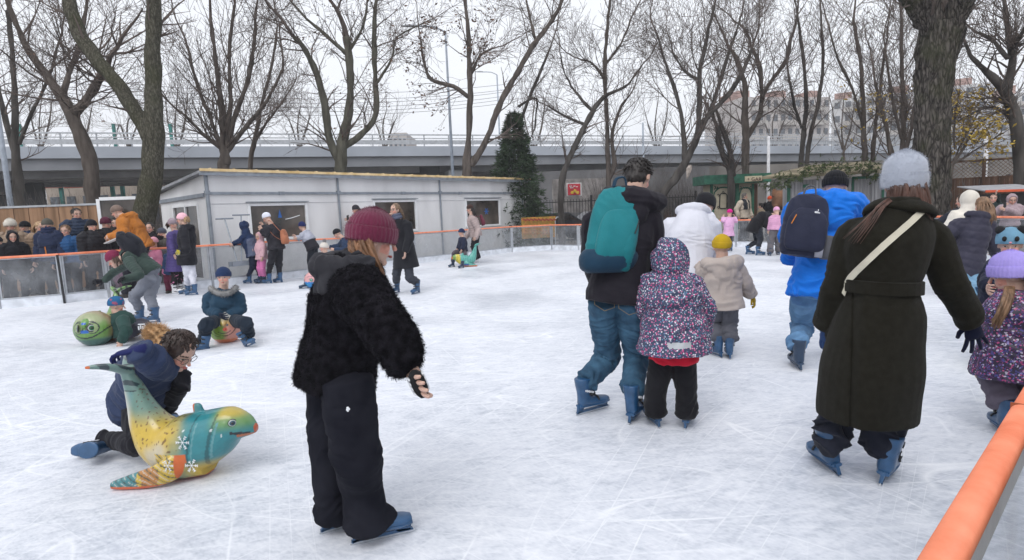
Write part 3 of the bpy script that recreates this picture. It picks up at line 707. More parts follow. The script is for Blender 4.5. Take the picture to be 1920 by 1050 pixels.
    if glasses:
        g = MB()
        for s in (-1, 1):
            n = 14; pts = [L(.14 * s + .105 * math.cos(k * 2 * math.pi / n), .40 - .10 * abs(.14 * s + .1 * math.cos(k * 2 * math.pi / n)), 0 + .085 * math.sin(k * 2 * math.pi / n)) for k in range(n + 1)]
            g.tube(pts, .0018, 5); g.tube([L(.24 * s, .37, .02), L(.34 * s, .0, .02)], .0018, 5)
        g.tube([L(-.035, .42, .02), L(0, .43, .035), L(.035, .42, .02)], .0018, 5, 2); g.build('glasses', BLACK, parent, smooth=True)
    return o
def torso_rings(J, w=1.0, th=.0, hem=.02, flare=0, waist=1.0, dp=1.0):
    t, r, v, H, tl, pel, neck = J['t'], J['r2'], J['v2'], J['H'], J['tl'], J['pel'], J['neck']
    fat = 1.12 if J['kid'] else 1.0
    R_ = lambda p, a, b, rr=r, vv=v: (p, rr, vv, a * H * w * fat + th, b * H * w * fat * dp + th)
    rings = []
    bow = -v * .12 * tl * max(0, min(1, (1 - t[2]) * 1.6))       # a bent back arches
    if hem > .0:
        # below the pelvis the cloth hangs straight down
        dn = nrm(-t * (1 if hem < .07 else .35) - Z * (.2 if hem < .07 else .65)); rd_ = nrm(r - r.dot(dn) * dn); vd_ = np.cross(rd_, -dn); vd_ = vd_ if vd_.dot(v) > 0 else -vd_
        k = max(1, int(hem / .09))
        for i in range(k, 0, -1):
            q = i / k; rings.append(R_(pel + dn * hem * H * q, .098 * (1 + flare * q), .076 * (1 + flare * q), rd_, vd_))
        rings.append(R_(pel, .1, .08))
    else: rings.append(R_(pel - t * hem * H, .097, .078))
    rings += [R_(pel + t * tl * .35 + bow * .7, .088 * waist, .07 * waist), R_(pel + t * tl * .62 + bow, .097, .078), R_(pel + t * tl * .84 + bow * .7, J['shw'] / H * .86 / w, .068), R_(neck - t * .012 * H, .05, .05), R_(neck + t * .012 * H, .042, .044)]
    return rings
def jacket(J, parent, m, vox, name='jacket', w=1.1, th=.012, hem=.02, flare=.05, waist=1.0, slv=1.25, fold_='cloth', amp=.006, spacing=.07, hood=None, collar=True, seed=0, cuff=.0, fuzzy=0, hoodr=1.0, extra=None, arms='LR', dp=1.0, mats=None, mfun=None):
    H = J['H']; mb = MB(); mb.loft(torso_rings(J, w, th, hem, flare, waist, dp), 22, 3)
    chains = [([J['pel'] - J['t'] * max(hem, 0.02) * H, J['pel'], J['pel'] + J['t'] * J['tl'] * .5, J['neck']], .11 * H)]
    for s in arms:
        a, b, c = J['sh' + s], J['el' + s], J['wr' + s]; k = slv * H
        a2 = a - J['r2'] * (.03 * H) * (1 if s == 'R' else -1) - J['t'] * .01 * H
        mb.tube([a2, a * .9 + b * .1, a * .45 + b * .55, b, b * .5 + c * .5, c], [.046 * k + th * .5, .043 * k + th, .038 * k + th, .034 * k + th, .031 * k + th, .025 * k + th + cuff], 12, 2)
        chains.append(([a, b, c], .045 * H))
    hh = J['hh']; c = J['head']; up, fw, rt = J['hup'], J['hf'], J['hr']
    if collar: mb.loft([(J['neck'] - J['t'] * .03 * H, J['r2'], J['v2'], .062 * H, .058 * H), (J['neck'] + J['t'] * .012 * H, J['r2'], J['v2'], .05 * H, .05 * H), (J['neck'] + J['t'] * .035 * H, J['r2'], J['v2'], .043 * H, .045 * H)], 14, 2)
    if hood == 'down':
        n = J['neck'] + J['t'] * .0 * H; k = hoodr * H
        mb.tube([n + J['r2'] * .055 * k + J['v2'] * .04 * k, n + J['r2'] * .075 * k - J['v2'] * .02 * k, n - J['v2'] * .075 * k - J['t'] * .012 * k, n - J['r2'] * .075 * k - J['v2'] * .02 * k, n - J['r2'] * .055 * k + J['v2'] * .04 * k], [.018 * k, .032 * k, .043 * k, .032 * k, .018 * k], 12, 3)
        mb.ball(n - J['v2'] * .075 * k - J['t'] * .045 * k, (.062 * k, .035 * k, .055 * k), [J['r2'], J['v2'], J['t']])
    if hood == 'up':
        mb.ball(c - fw * .13 * hh + up * .03 * hh, (.44 * hh * hoodr, .43 * hh * hoodr, .55 * hh * hoodr), [rt, fw, up], 18, 12)
        n = 16; pts = [c + fw * (.15 + .04 * math.cos(2 * math.pi * i / n) ** 2) * hh + rt * .34 * hh * math.sin(2 * math.pi * i / n) + up * (.02 + .44 * math.cos(2 * math.pi * i / n)) * hh for i in range(n + 1)]
        mb.tube(pts, .075 * hh, 8, 1); mb.tube([c - up * .25 * hh - fw * .1 * hh, J['neck'] - J['t'] * .03 * H], [.40 * hh, .46 * hh], 14)
    if extra: extra(mb, J)
    v, nn, f = fuse(mb, vox, 2); v = fold(v, nn, chains, fold_, amp * (H / 1.7), spacing, seed)
    if hood == 'up':   # carve the opening so that the face looks out
        q = (v - c) / hh; x, y, z = q @ rt, q @ fw, q @ up
        m_ = (np.abs(x) < .30) & (np.abs(z + .02) < .40) & (y > .10) & (y < .7); k = np.clip((1 - (x / .30) ** 2 - ((z + .02) / .40) ** 2) * 3, 0, 1) * m_
        v = v - fw * (k * np.maximum(y - (-.02), 0) * hh)[:, None]
    o = emit(name, v, f, m, parent)
    if mfun is not None:
        co = np.array([p.center[:] for p in o.data.polygons]) + np.array(o.matrix_world.translation)
        for mm in mats: o.data.materials.append(mm)
        o.data.polygons.foreach_set('material_index', [int(i) for i in mfun(co, J)])
    if fuzzy: fuzz(o, fuzzy[0], fuzzy[1], fuzzy[2], m, name + '_pile')
    return o
def fuzz(o, count, length, width, m, name):
    """short tapering tufts added to the surface of the same mesh"""
    me = o.data; nv = len(me.vertices); v = np.empty(nv * 3, np.float32); me.vertices.foreach_get('co', v); v = v.reshape(-1, 3)
    P = me.polygons; n = len(P); ce = np.empty(n * 3, np.float32); P.foreach_get('center', ce); ce = ce.reshape(-1, 3); no = np.empty(n * 3, np.float32); P.foreach_get('normal', no); no = no.reshape(-1, 3)
    idx = rng.integers(0, n, count); base = ce[idx] + rng.normal(0, .003, (count, 3)); d = no[idx] + rng.normal(0, .55, (count, 3)) + np.array([0, 0, -.25]); d /= np.linalg.norm(d, axis=1)[:, None]
    sx = np.cross(d, rng.normal(0, 1, (count, 3))); sx /= np.linalg.norm(sx, axis=1)[:, None] + 1e-9
    L = length * rng.uniform(.4, 1.15, (count, 1)); curl_ = rng.normal(0, .35, (count, 3)) * L
    a = base - sx * width; b = base + sx * width; mid = base + d * L * .55; e = base + d * L + curl_
    vs = np.stack([a, b, mid + sx * width * .7, mid - sx * width * .7, e], 1).reshape(-1, 3)
    fs = []
    for i in range(count): k = nv + i * 5; fs += [(k, k + 1, k + 2, k + 3), (k + 3, k + 2, k + 4)]
    allv = np.vstack([v, vs]); allf = [tuple(p.vertices) for p in P] + fs
    me2 = bpy.data.meshes.new(o.name); me2.from_pydata(allv.tolist(), [], allf)
    for mm in me.materials: me2.materials.append(mm)
    me2.polygons.foreach_set('use_smooth', [True] * n + [False] * len(fs)); o.data = me2
def trousers(J, parent, m, vox, fit='slim', amp=.006, name='trousers', th=.004, seed=0, cover=0, hemdrop=0.0):
    H = J['H']; kf = 1.15 if J['kid'] else 1.0; mb = MB()
    rr = {'slim': (.066, .058, .042, .038, .031), 'jeans': (.068, .060, .046, .044, .040), 'wide': (.072, .066, .058, .060, .064), 'flare': (.066, .056, .046, .048, .066), 'snow': (.070, .064, .056, .054, .052)}[fit]
    mb.loft([(J['pel'] + J['t'] * .06 * H, J['r2'], J['v2'], .082 * H * kf, .06 * H * kf), (J['pel'], J['r2'], J['v2'], .092 * H * kf, .074 * H * kf), (J['pel'] - J['t'] * .03 * H - Z * .01 * H, J['r2'], J['v2'], .088 * H * kf, .07 * H * kf)], 18, 3)
    chains = []
    for s in 'LR':
        h, k, a = J['hip' + s], J['kn' + s], J['an' + s]; e = a + (Z * (.055 if J['sk'] and not hemdrop else 0) - Z * hemdrop)
        if cover: 
            ks = .62 + .22 * H; e = J['foot' + s] + Z * cover - J['fd' + s] * .045 * ks; q = J['foot' + s] + Z * .27 * ks - J['fd' + s] * .055 * ks; q = q; near_ = k[2] - q[2] < .12; g_ = ((.084, .088) if s == 'L' and not J['kid'] else (.097, .103)) if fit == 'wide' else (.080, .078)
            mb.ball(J['foot' + s] + Z * (cover + .035) + J['fd' + s] * .0, (.06, .09, .065), [np.cross(J['fd' + s], Z), J['fd' + s], Z])
            if near_: mb.tube([h + Z * .01, h * .55 + q * .45, q + Z * .03, e], [rr[0] * H * kf * .9 + th, rr[1] * H * kf + th, g_[0] * ks, g_[1] * ks], 16, 4)
            else: mb.tube([h + Z * .01, h * .6 + k * .4, k, k * .5 + q * .5, q, e], [rr[0] * H * kf * .9 + th, rr[1] * H * kf + th, rr[2] * H * kf + th, (rr[3] * H * kf + th + g_[0] * ks) / 2, g_[0] * ks, g_[1] * ks], 16, 3)
        if not cover: mb.tube([h + Z * .01, h * .6 + k * .4, k, k * .5 + e * .5, e], [rr[0] * H * kf * .9 + th, rr[1] * H * kf + th, rr[2] * H * kf + th, rr[3] * H * kf + th, rr[4] * H * kf + th], 14, 3)
        chains.append(([h, k, e], .06 * H))
    v, nn, f = fuse(mb, vox, 2); v = fold(v, nn, chains, 'denim', amp * (H / 1.7), seed=seed)
    return emit(name, v, f, m, parent)
def beanie(J, parent, m, name='hat', cuff=True, ribs=0, size=1.0, top=.56, pom=None, tilt=0, mc=None, low=.04, cuffr=1.0, vox=None, fuzzy=None, slouch=0):
    hh = J['hh']; c = J['head']; up, fw, rt = J['hup'], J['hf'], J['hr']; a = R(tilt - 12)
    u2 = up * math.cos(a) + fw * math.sin(a); f2 = np.cross(u2, rt); c0 = c - fw * .03 * hh
    mb = MB(); seg = 132 if ribs else 48
    tp = top + .03; prof = [(low, .395), (low + .12, .41), (tp - .27, .385), (tp - .16, .325), (tp - .075, .225), (tp - .02, .11), (tp, .005)]
    K = catmull([(a_, b_) for a_, b_ in prof], 4); th = np.arange(seg) * 2 * math.pi / seg; vs = []; fs = []
    for z, r_ in K:
        for t_ in th:
            rb = 1 + (.022 * math.cos(ribs * t_) if ribs else .006 * math.sin(3 * t_ + z * 5))
            vs.append(c0 + (rt * math.cos(t_) * r_ * rb * .93 + f2 * math.sin(t_) * r_ * rb * 1.06 + u2 * z - f2 * slouch * max(z - .3, 0)) * hh * size)
    n = len(K)
    for i in range(n - 1):
        for j in range(seg): q = (j + 1) % seg; fs.append((i * seg + j, i * seg + q, (i + 1) * seg + q, (i + 1) * seg + j))
    mb.add(vs, fs)
    if cuff:
        vs = []; fs = []; pr = [(low - .03, .385), (low - .045, .405), (low - .02, .425 * cuffr), (low + .11, .440 * cuffr), (low + .205, .428 * cuffr), (low + .225, .405), (low + .2, .38)]
        K = catmull(pr, 3)
        for z, r_ in K:
            for t_ in th:
                rb = 1 + (.02 * math.cos(ribs * t_ * 1) if ribs else 0)
                vs.append(c0 + (rt * math.cos(t_) * r_ * rb * .93 + f2 * math.sin(t_) * r_ * rb * 1.06 + u2 * z) * hh * size)
        n = len(K)
        for i in range(n - 1):
            for j in range(seg): q = (j + 1) % seg; fs.append((i * seg + j, i * seg + q, (i + 1) * seg + q, (i + 1) * seg + j))
        mb.add(vs, fs)
    o = mb.build(name, m, parent, smooth=True)
    if fuzzy: fuzz(o, *fuzzy, m, '')
    if pom is not None:
        p = MB(); p.ball(c0 + u2 * (top + .1) * hh * size, .14 * hh); po = p.build('pompom', pom, parent, smooth=True); fuzz(po, 900, .03, .0015, pom, '')
    return o
def hair(J, parent, m, kind='short', length=.3, vol=1.0, n=60, part=0, fall=None, low=-.05):
    hh = J['hh']; c = J['head']; up, fw, rt = J['hup'], J['hf'], J['hr']; mb = MB()
    L = lambda x, y, z: c + (rt * x + fw * y + up * z) * hh
    if kind in ('short', 'long', 'bun'):
        b = MB(); b.ball(L(0, -.07, .13), (.355 * hh * vol, .39 * hh * vol, .405 * hh * vol), [rt, fw, up], 24, 16)
        b.ball(L(0, -.13, -.08), (.30 * hh * vol, .29 * hh * vol, .30 * hh * vol), [rt, fw, up], 16, 10)
        v, nn, f = fuse(b, max(.006, hh * .035), 1)
        dsp = np.array([mnoise.noise(((p[0]) * 60, p[1] * 60, p[2] * 30)) for p in v]) * .035 * hh
        v = v + nn * dsp[:, None]; mb.add(v, f)
    r_ = random.Random(int(c[0] * 1000) & 1023)
    if kind == 'short':
        for i in range(int(n * 6)):
            th = r_.uniform(0, 2 * math.pi); ph = r_.uniform(.05, 1.9); x, y, z = math.sin(ph) * math.cos(th), math.sin(ph) * math.sin(th), math.cos(ph)
            if y > .3 and z < .45: continue
            p = L(.36 * x * vol, -.07 + .395 * y * vol, .13 + .405 * z * vol); dd = nrm(rt * x + fw * (y + .5) + up * (z * .3 - .5)); q = p + dd * hh * .08 * r_.uniform(.6, 1.3)
            mb.tube([p, (p + q) / 2 + (rt * x + fw * y + up * z) * hh * .018, q], [.016 * hh, .014 * hh, .003 * hh], 4, 0)
    if kind in ('long', 'tress'):
        fall = fall if fall is not None else -Z - fw * .2
        for i in range(n * 2):
            th = R(r_.uniform(-165, -15)) if kind == 'long' else R(r_.uniform(-150, -30) + part)
            x, y = math.cos(th), math.sin(th)
            p0 = L(.33 * x * vol, -.02 + .34 * y * vol, r_.uniform(low, .25)); l = length * r_.uniform(.65, 1.05)
            out = rt * x * .10 + fw * y * .16; sw_ = rt * r_.uniform(-.08, .08)
            f_ = nrm(fall); p1 = p0 + f_ * l * .33 + out * hh * 1.2 * vol; p2 = p0 + f_ * l * .66 + (out * 1.3 + sw_) * hh * vol; p3 = p0 + f_ * l + (out * r_.uniform(.6, 1.6) + sw_ * 2) * hh
            mb.tube([p0, p1, p2, p3], [.03 * hh, .045 * hh, .038 * hh, .006 * hh], 5, 2, flat=.6)
    return mb.build('hair', m, parent, smooth=True)
def glove(J, parent, s, m, curl=30, open_=0, scale=1.15, d=None, palm=None):
    mb = MB(); wr = J['wr' + s]; d = nrm(J['hd' + s] - wr) if d is None else nrm(d)
    pn = nrm(-J['r2'] * (-1 if s == 'L' else 1) * .8 + J['v2'] * .3) if palm is None else palm
    hs = (.72 + .17 * J['H']) * scale; hand(mb, wr, d, pn, hs, curl, 1 if s == 'R' else -1, open_); mb.tube([wr - d * .05, wr + d * .02], [.03 * hs, .028 * hs], 10)
    return mb.build('glove', m, parent, smooth=True)
def scarf(J, parent, m, k=1.0):
    n = J['neck'] + J['t'] * .02 * J['H']; H = J['H'] * k; mb = MB(); q = 12
    for z, rr in ((-.012, .062), (.016, .056)):
        mb.tube([n + J['t'] * z * H + J['r2'] * rr * H * math.cos(2 * math.pi * i / q) + J['v2'] * rr * H * math.sin(2 * math.pi * i / q) for i in range(q + 1)], .021 * H, 8, 2)
    return mb.build('scarf', m, parent, smooth=True)
def flat_bag(name, label, cat, J, m, w=.3, h=.45, dpt=.16, up=.02, off=0, extra_fn=None, straps=None, c=None, group=None, back=None, hw=1.0):
    """backpack on the wearer's back"""
    r, v, t, H = J['r2'], J['v2'], J['t'], J['H']; bk = -v if back is None else back
    c = J['neck'] - t * (up + h / 2) + bk * (.07 * H * hw + dpt * .5) + r * off if c is None else c
    T = thing(name, label, cat, tuple(c), group)
    mb = MB()
    rings = [(c - t * h * .5, r, bk, w * .30, dpt * .25), (c - t * h * .47, r, bk, w * .44, dpt * .45), (c - t * h * .25 + bk * dpt * .06, r, bk, w * .5, dpt * .56), (c + t * h * .1, r, bk, w * .49, dpt * .5), (c + t * h * .35, r, bk, w * .43, dpt * .4), (c + t * h * .48, r, bk, w * .30, dpt * .26), (c + t * h * .52, r, bk, w * .12, dpt * .1)]
    mb.loft(rings, 24, 3); vv, nn, f = fuse(mb, .010, 2)
    vv = fold(vv, nn, [([c - t * h / 2, c + t * h / 2], w)], 'cloth', .0045, seed=3); emit('bag_body', vv, f, m, T)
    return T, c, r, bk, t
# ================================================================== people near the camera
def hx(s, k=1.35):
    c = [int(s[i:i + 2], 16) / 255 for i in (0, 2, 4)]; return tuple(min(.9, .80 * k * (x / 12.92 if x < .04 else ((x + .055) / 1.055) ** 2.4)) for x in c)
def CL_(name, h, k=1.35, **kw):
    kw.setdefault('sheen', .06); kw.setdefault('spec', .14); return M(name, hx(h, k), **kw)
def VX(Y): return float(np.clip(1.0 / PPM(Y) * 1.9, .0065, .013))
def person(label, J, group=None):
    t = thing('person', label, 'person', tuple(J['P0']), group); return t
def skates(J, t, kind='blue', s=None, tilt=(0, 0), fd=None, only='LR'):
    s = s or (.62 + .22 * J['H'])
    for k, tl in zip('LR', tilt):
        if k not in only: continue
        d = J['fd' + k] if not fd or k not in fd else V(math.sin(R(fd[k])), math.cos(R(fd[k])), 0)
        skate(t, J['foot' + k], d, s, kind, tl)
BLKF = CL_('black_cloth', '1c1c22'); DKPURP = CL_('black_softshell', '222029', rough=.7)
HB = M('brown_hair', (.055, .028, .016), rough=.5, var=.35, vs=40, stretch=(1, 1, .15), spec=.4, bump=.3)
HD = M('dark_hair', (.014, .010, .009), rough=.45, var=.3, vs=40, spec=.4, bump=.3)
HL = M('light_brown_hair', (.17, .095, .05), rough=.5, var=.4, vs=40, stretch=(1, 1, .15), spec=.4, bump=.3)
HA = M('auburn_hair', (.065, .026, .016), rough=.45, var=.4, vs=40, stretch=(1, 1, .15), spec=.4, bump=.3)
HG = M('blond_hair', (.36, .23, .12), rough=.5, var=.35, vs=40, spec=.4, bump=.3)
HGR = M('grey_hair', (.12, .11, .10), rough=.6, var=.35, vs=40)
GLB = CL_('black_knit_glove', '15151c')
# ---- teenager in fluffy black jacket
def fore_girl():
    ov = dict(pel=(628, 705), neck=(672, 492, .0), head=(699, 448, .02), shR=(672, 545, -.13), shL=(668, 530, .1), elR=(733, 628, -.22), wrR=(781, 712, -.28), hdR=(801, 748, -.28),
              elL=(640, 640, .2), wrL=(650, 690, .3), knR=(668, 862, -.10), knL=(634, 850, .06), hipR=(650, 715, -.06), hipL=(622, 705, .08))
    J = pose((665, 1000), 1.60, 62, lean=8, hp=14, hy=5, ov=ov, feet=dict(R=(708, 1012), L=(648, 989)), fdir=dict(R=70, L=62), stance=.05, sw=.95)
    t = person('girl in burgundy beanie and fluffy black jacket with wide black trousers, closest skater', J); vx = .0065
    body(J, t, vx, hands=('R',), legs=False, curl=9)
    FUR = M('black_fleece_pile', (.006, .006, .008), rough=.95, var=.5, vs=30, spec=.08, c2=(.014, .013, .017))
    def ex(mb, J): pass
    Jj = dict(J); Jj['wrR'] = AT(764, 688, J['wrR'][1])
    jacket(Jj, t, FUR, .011, w=1.22, th=.014, hem=.025, flare=.08, slv=1.5, fold_='fleece', amp=.009, fuzzy=(85000, .0105, .0011), dp=1.05, collar=False, waist=1.06)
    # cotton hood lying over the collar
    mb = MB(); n, tt, r2, v2 = J['neck'], J['t'], J['r2'], J['v2']
    mb.tube([n + r2 * .10 + v2 * .06 + tt * .0, n + r2 * .135 - v2 * .0 - tt * .005, n + r2 * .09 - v2 * .10 - tt * .03, n - v2 * .155 - tt * .055, n - r2 * .09 - v2 * .10 - tt * .03, n - r2 * .125 + v2 * .0, n - r2 * .09 + v2 * .06], [.03, .045, .052, .055, .05, .04, .03], 14, 3)
    mb.ball(n - v2 * .12 - tt * .10 + r2 * .02, (.125, .055, .10), [r2, v2, tt]); mb.loft([(n - tt * .03, r2, v2, .10, .09), (n + tt * .05, r2, v2, .075, .072)], 16, 2)
    v, nn, f = fuse(mb, .008, 3); v = fold(v, nn, [([n - r2 * .15, n - v2 * .15 - tt * .1, n + r2 * .15], .08)], 'cloth', .011, seed=2)
    emit('hood', v, f, CL_('charcoal_cotton', '2a2a2f', rough=.9), t)
    TR = M('black_sweatpants', (.0075, .008, .0135), rough=.9, var=.15, bump=.1, bs=200, spec=.1)
    J2 = dict(J); J2['pel'] = J['pel'] - J['t'] * .0
    trousers(J2, t, TR, .009, fit='wide', amp=.006, th=.010, seed=4, cover=.075)
    s = MB(); p = AT(652, 765, J['kn' + 'R'][1] - .095)
    for dx, dz, r_ in ((0, 0, .006), (.005, -.005, .005), (-.003, -.008, .005), (.0, -.013, .004)): s.ball(p + V(dx, 0, dz), (r_, .003, r_))
    s.build('crest', WLET, t)
    beanie(J, t, CL_('burgundy_rib_knit', '6b2240', 1.15, rough=.95, bump=.3, bs=300, sheen=.4), ribs=34, top=.53, low=.0, size=1.03, fuzzy=(16000, .007, .0005), tilt=8)
    hair(J, t, M('strawberry_hair', (.20, .095, .045), rough=.45, var=.4, vs=50, stretch=(1, 1, .15), spec=.4, bump=.3), 'tress', .22, vol=.95, n=55, part=10, fall=-Z + J['hf'] * .35, low=-.1)
    # fingerless glove with white bone stripes
    gm = MB(); wr, hd = J['wrR'], J['hdR']; d = nrm(hd - wr); pn = nrm(J['r2'] * -.8 + J['v2'] * .3); sx = np.cross(d, nrm(pn - pn.dot(d) * d))
    n_ = nrm(pn - pn.dot(d) * d); gm.loft([(wr - d * .05, sx, n_, .035, .032), (wr, sx, n_, .035, .030), (wr + d * .05, sx, n_, .050, .028), (wr + d * .095, sx, n_, .051, .026)], 14, 3)
    gl = gm.build('glove', M('black_knit', (.012, .012, .014), rough=.95), t, smooth=True)
    bm_ = MB()
    for k in range(4):
        o_ = (k - 1.5) * .0185; bm_.tube([wr + d * .012 + sx * o_ * .8 - n_ * .030, wr + d * .05 + sx * o_ - n_ * .0275, wr + d * .088 + sx * o_ - n_ * .025], .0045, 6, 2)
        bm_.tube([wr + d * .012 + sx * o_ * .8 + n_ * .030, wr + d * .05 + sx * o_ + n_ * .0275, wr + d * .088 + sx * o_ + n_ * .025], .0045, 6, 2)
    bm_.build('bone_print', WLET, gl)
    skates(J, t, s=1.0)
fore_girl()
# ---- man with the teal rucksack
def teal_man():
    ov = dict(pel=(1158, 548), neck=(1185, 378), head=(1197, 332), shL=(1118, 408), shR=(1214, 405, -.02), elR=(1226, 500, .02), wrR=(1222, 572, .18), elL=(1112, 490, .05), wrL=(1128, 545, .1),
              hipL=(1133, 566), hipR=(1184, 566), knL=(1138, 668), knR=(1193, 668))
    J = pose((1150, 778), 1.80, 14, lean=12, hp=28, hy=24, ov=ov, feet=dict(L=(1106, 773), R=(1190, 786)), fdir=dict(L=58, R=30), sw=1.0)
    t = person('tall man in black jacket and blue jeans wearing a teal backpack', J); vx = .0075
    body(J, t, vx, hands=('R',), legs=False)
    def ex(mb, J): pass
    jacket(J, t, CL_('black_softshell_plum', '1f1c25', 1.0, rough=.75), vx, w=1.14, th=.014, hem=.045, flare=.02, slv=1.22, amp=.007, fold_='wool', hood='down', hoodr=1.25, seed=5, dp=1.1)
    trousers(J, t, M('indigo_denim', (.028, .078, .140), rough=.85, var=.28, vs=9, bump=.25, bs=220, c2=(.045, .115, .19)), vx, fit='jeans', amp=.0095, seed=2)
    pk = MB()
    for s in (-1, 1):
        c = J['pel'] - Z * .07 * 1 + J['r2'] * s * .085 - J['v2'] * .148; r, u = J['r2'], Z; q = [c + r * x + u * z + J['v2'] * (abs(x * s + .085) ** 2 * 1.2) for x, z in ((-.07, .06), (.07, .06), (.07, -.05), (0, -.085), (-.07, -.05), (-.07, .06))]
        pk.tube(q, .0025, 5, 0)
    pk.build('pocket_stitching', M('tan_thread', (.22, .17, .10)), t)
    hair(J, t, HD, 'short', vol=.99)
    skates(J, t, s=1.05)
    TEAL = CL_('teal_nylon', '1f7d85', 1.0, rough=.6, var=.12, vs=4, bump=.2, bs=120); NV = CL_('navy_nylon', '14344a', 1.2, rough=.6)
    T, c, r, bk, tt = flat_bag('backpack', 'teal backpack with navy base worn by the tall man in the black jacket', 'backpack', J, TEAL, w=.34, h=.56, dpt=.19, c=AT(1150, 430, J['neck'][1] - .19), off=0)
    r = nrm(AT(1215, 430, c[1] + .10) - c); r = nrm(V(.93, .30, -.05)); bk = nrm(V(.25, -.95, .1)); 
    mb = MB(); mb.loft([(c - tt * .305, r, bk, .14, .07), (c - tt * .27, r, bk, .195, .125), (c - tt * .19, r, bk, .215, .14), (c - tt * .14, r, bk, .19, .10)], 24, 3); mb.build('base_panel', NV, T, smooth=True)
    mb = MB(); cc = c + bk * .085 - tt * .02; mb.loft([(cc - tt * .20, r, bk, .12, .04), (cc - tt * .15, r, bk, .15, .06), (cc + tt * .04, r, bk, .145, .055), (cc + tt * .13, r, bk, .11, .03), (cc + tt * .15, r, bk, .05, .01)], 20, 3); v, nn, f = fuse(mb, .009, 2); emit('front_pocket', v, f, TEAL, T)
    mb = MB(); mb.tube([cc + r * .10 - tt * .02 + bk * .06, cc + r * .13 + tt * .06 + bk * .03, cc + r * .10 + tt * .14 + bk * .02], .005, 5, 2); mb.tube([c + r * .17 + tt * .02 + bk * .02, c + r * .17 - tt * .12 + bk * .03], .011, 6); mb.build('zip', BLACK, T)
    mb = MB(); mb.tube([c + tt * .30 - r * .05, c + tt * .36 - r * .03 - bk * .02, c + tt * .37 + r * .03 - bk * .02, c + tt * .30 + r * .05], .014, 8, 3, flat=.5); mb.build('grab_handle', NV, T)
    for s in (-1, 1):
        mb = MB(); mb.tube([c + tt * .27 + r * .07 * s, J['neck'] - J['t'] * .015 + J['r2'] * s * .09 - J['v2'] * .10, J['neck'] - J['t'] * .005 + J['r2'] * s * .125 - J['v2'] * .02, J['neck'] - J['t'] * .06 + J['r2'] * s * .145 + J['v2'] * .09, J['neck'] - J['t'] * .2 + J['r2'] * s * .15 + J['v2'] * .11], .024, 8, 3, flat=.35); mb.build('strap', TEAL, T, smooth=True)
teal_man()
def flower_mat():
    m, nt, b = new_mat('floral_print'); tc = N(nt, 'ShaderNodeTexCoord')
    v1 = N(nt, 'ShaderNodeTexVoronoi'); v1.inputs['Scale'].default_value = 80; nt.links.new(tc.outputs['Object'], v1.inputs['Vector'])
    sp = N(nt, 'ShaderNodeSeparateColor'); nt.links.new(v1.outputs['Color'], sp.inputs[0])
    cr = N(nt, 'ShaderNodeValToRGB'); nt.links.new(sp.outputs[0], cr.inputs[0]); cr.color_ramp.interpolation = 'CONSTANT'
    els = [(0, (.55, .05, .20)), (.18, (.62, .62, .68)), (.36, (.10, .22, .36)), (.5, (.45, .14, .26)), (.66, (.38, .42, .52)), (.8, (.18, .06, .16)), (.9, (.6, .25, .38))]
    e = cr.color_ramp.elements; e[0].color = (*els[0][1], 1); e[1].position = els[1][0]; e[1].color = (*els[1][1], 1)
    for p, c in els[2:]: k = e.new(p); k.color = (*c, 1)
    ls = N(nt, 'ShaderNodeMath', operation='LESS_THAN'); ls.inputs[1].default_value = .42; nt.links.new(v1.outputs['Distance'], ls.inputs[0])
    mx = N(nt, 'ShaderNodeMix', data_type='RGBA'); nt.links.new(ls.outputs[0], mx.inputs[0]); mx.inputs[6].default_value = (.035, .05, .10, 1); nt.links.new(cr.outputs[0], mx.inputs[7])
    nt.links.new(mx.outputs[2], b.inputs['Base Color']); b.inputs['Roughness'].default_value = .7; return m
def floral_girl():
    ov = dict(pel=(1262, 610), neck=(1258, 520), head=(1256, 489), shL=(1228, 532), shR=(1292, 536), elR=(1316, 580), wrR=(1314, 622), elL=(1212, 572, .03), wrL=(1216, 600, .08), hipL=(1247, 650), hipR=(1277, 650), knL=(1240, 722), knR=(1285, 722))
    J = pose((1258, 797), 1.26, 4, lean=3, hp=10, ov=ov, feet=dict(L=(1226, 794), R=(1290, 797)), fdir=dict(L=-8, R=28))
    t = person('child in hooded floral jacket with red hem beside the teal backpack man', J); vx = .008
    body(J, t, vx, hands=('L', 'R'), legs=False, eyes=False)
    jacket(J, t, flower_mat(), vx, w=1.42, th=.012, hem=.135, flare=.20, slv=1.6, amp=.010, hood='up', hoodr=1.16, seed=9, dp=1.3, mats=[M('reflective_patch', (.40, .42, .44), rough=.3)], mfun=lambda co, J: ((np.abs((co - J['pel']) @ J['r'] + .01) < .075) & (np.abs(co[:, 2] - J['pel'][2] + .085) < .017) & ((co - J['pel']) @ J['d'] < 0)))
    sk_ = MB(); c = J['pel'] - Z * .16
    sk_.loft([(c + Z * .09, J['r'], J['d'], .135, .105), (c - Z * .04, J['r'], J['d'], .158, .125), (c - Z * .085, J['r'], J['d'], .155, .12)], 24, 3); v, nn, f = fuse(sk_, .008, 2); v = fold(v, nn, [([c + Z * .1, c - Z * .1], .1)], 'cloth', .008); emit('skirt', v, f, CL_('red_skirt', 'c41c34', 1.2), t)
    trousers(J, t, CL_('black_leg_warmers', '131318', 1.2, rough=.95, sheen=.1), vx, fit='slim', amp=.006, th=.002, cover=.09)
    skates(J, t, s=.86)
floral_girl()
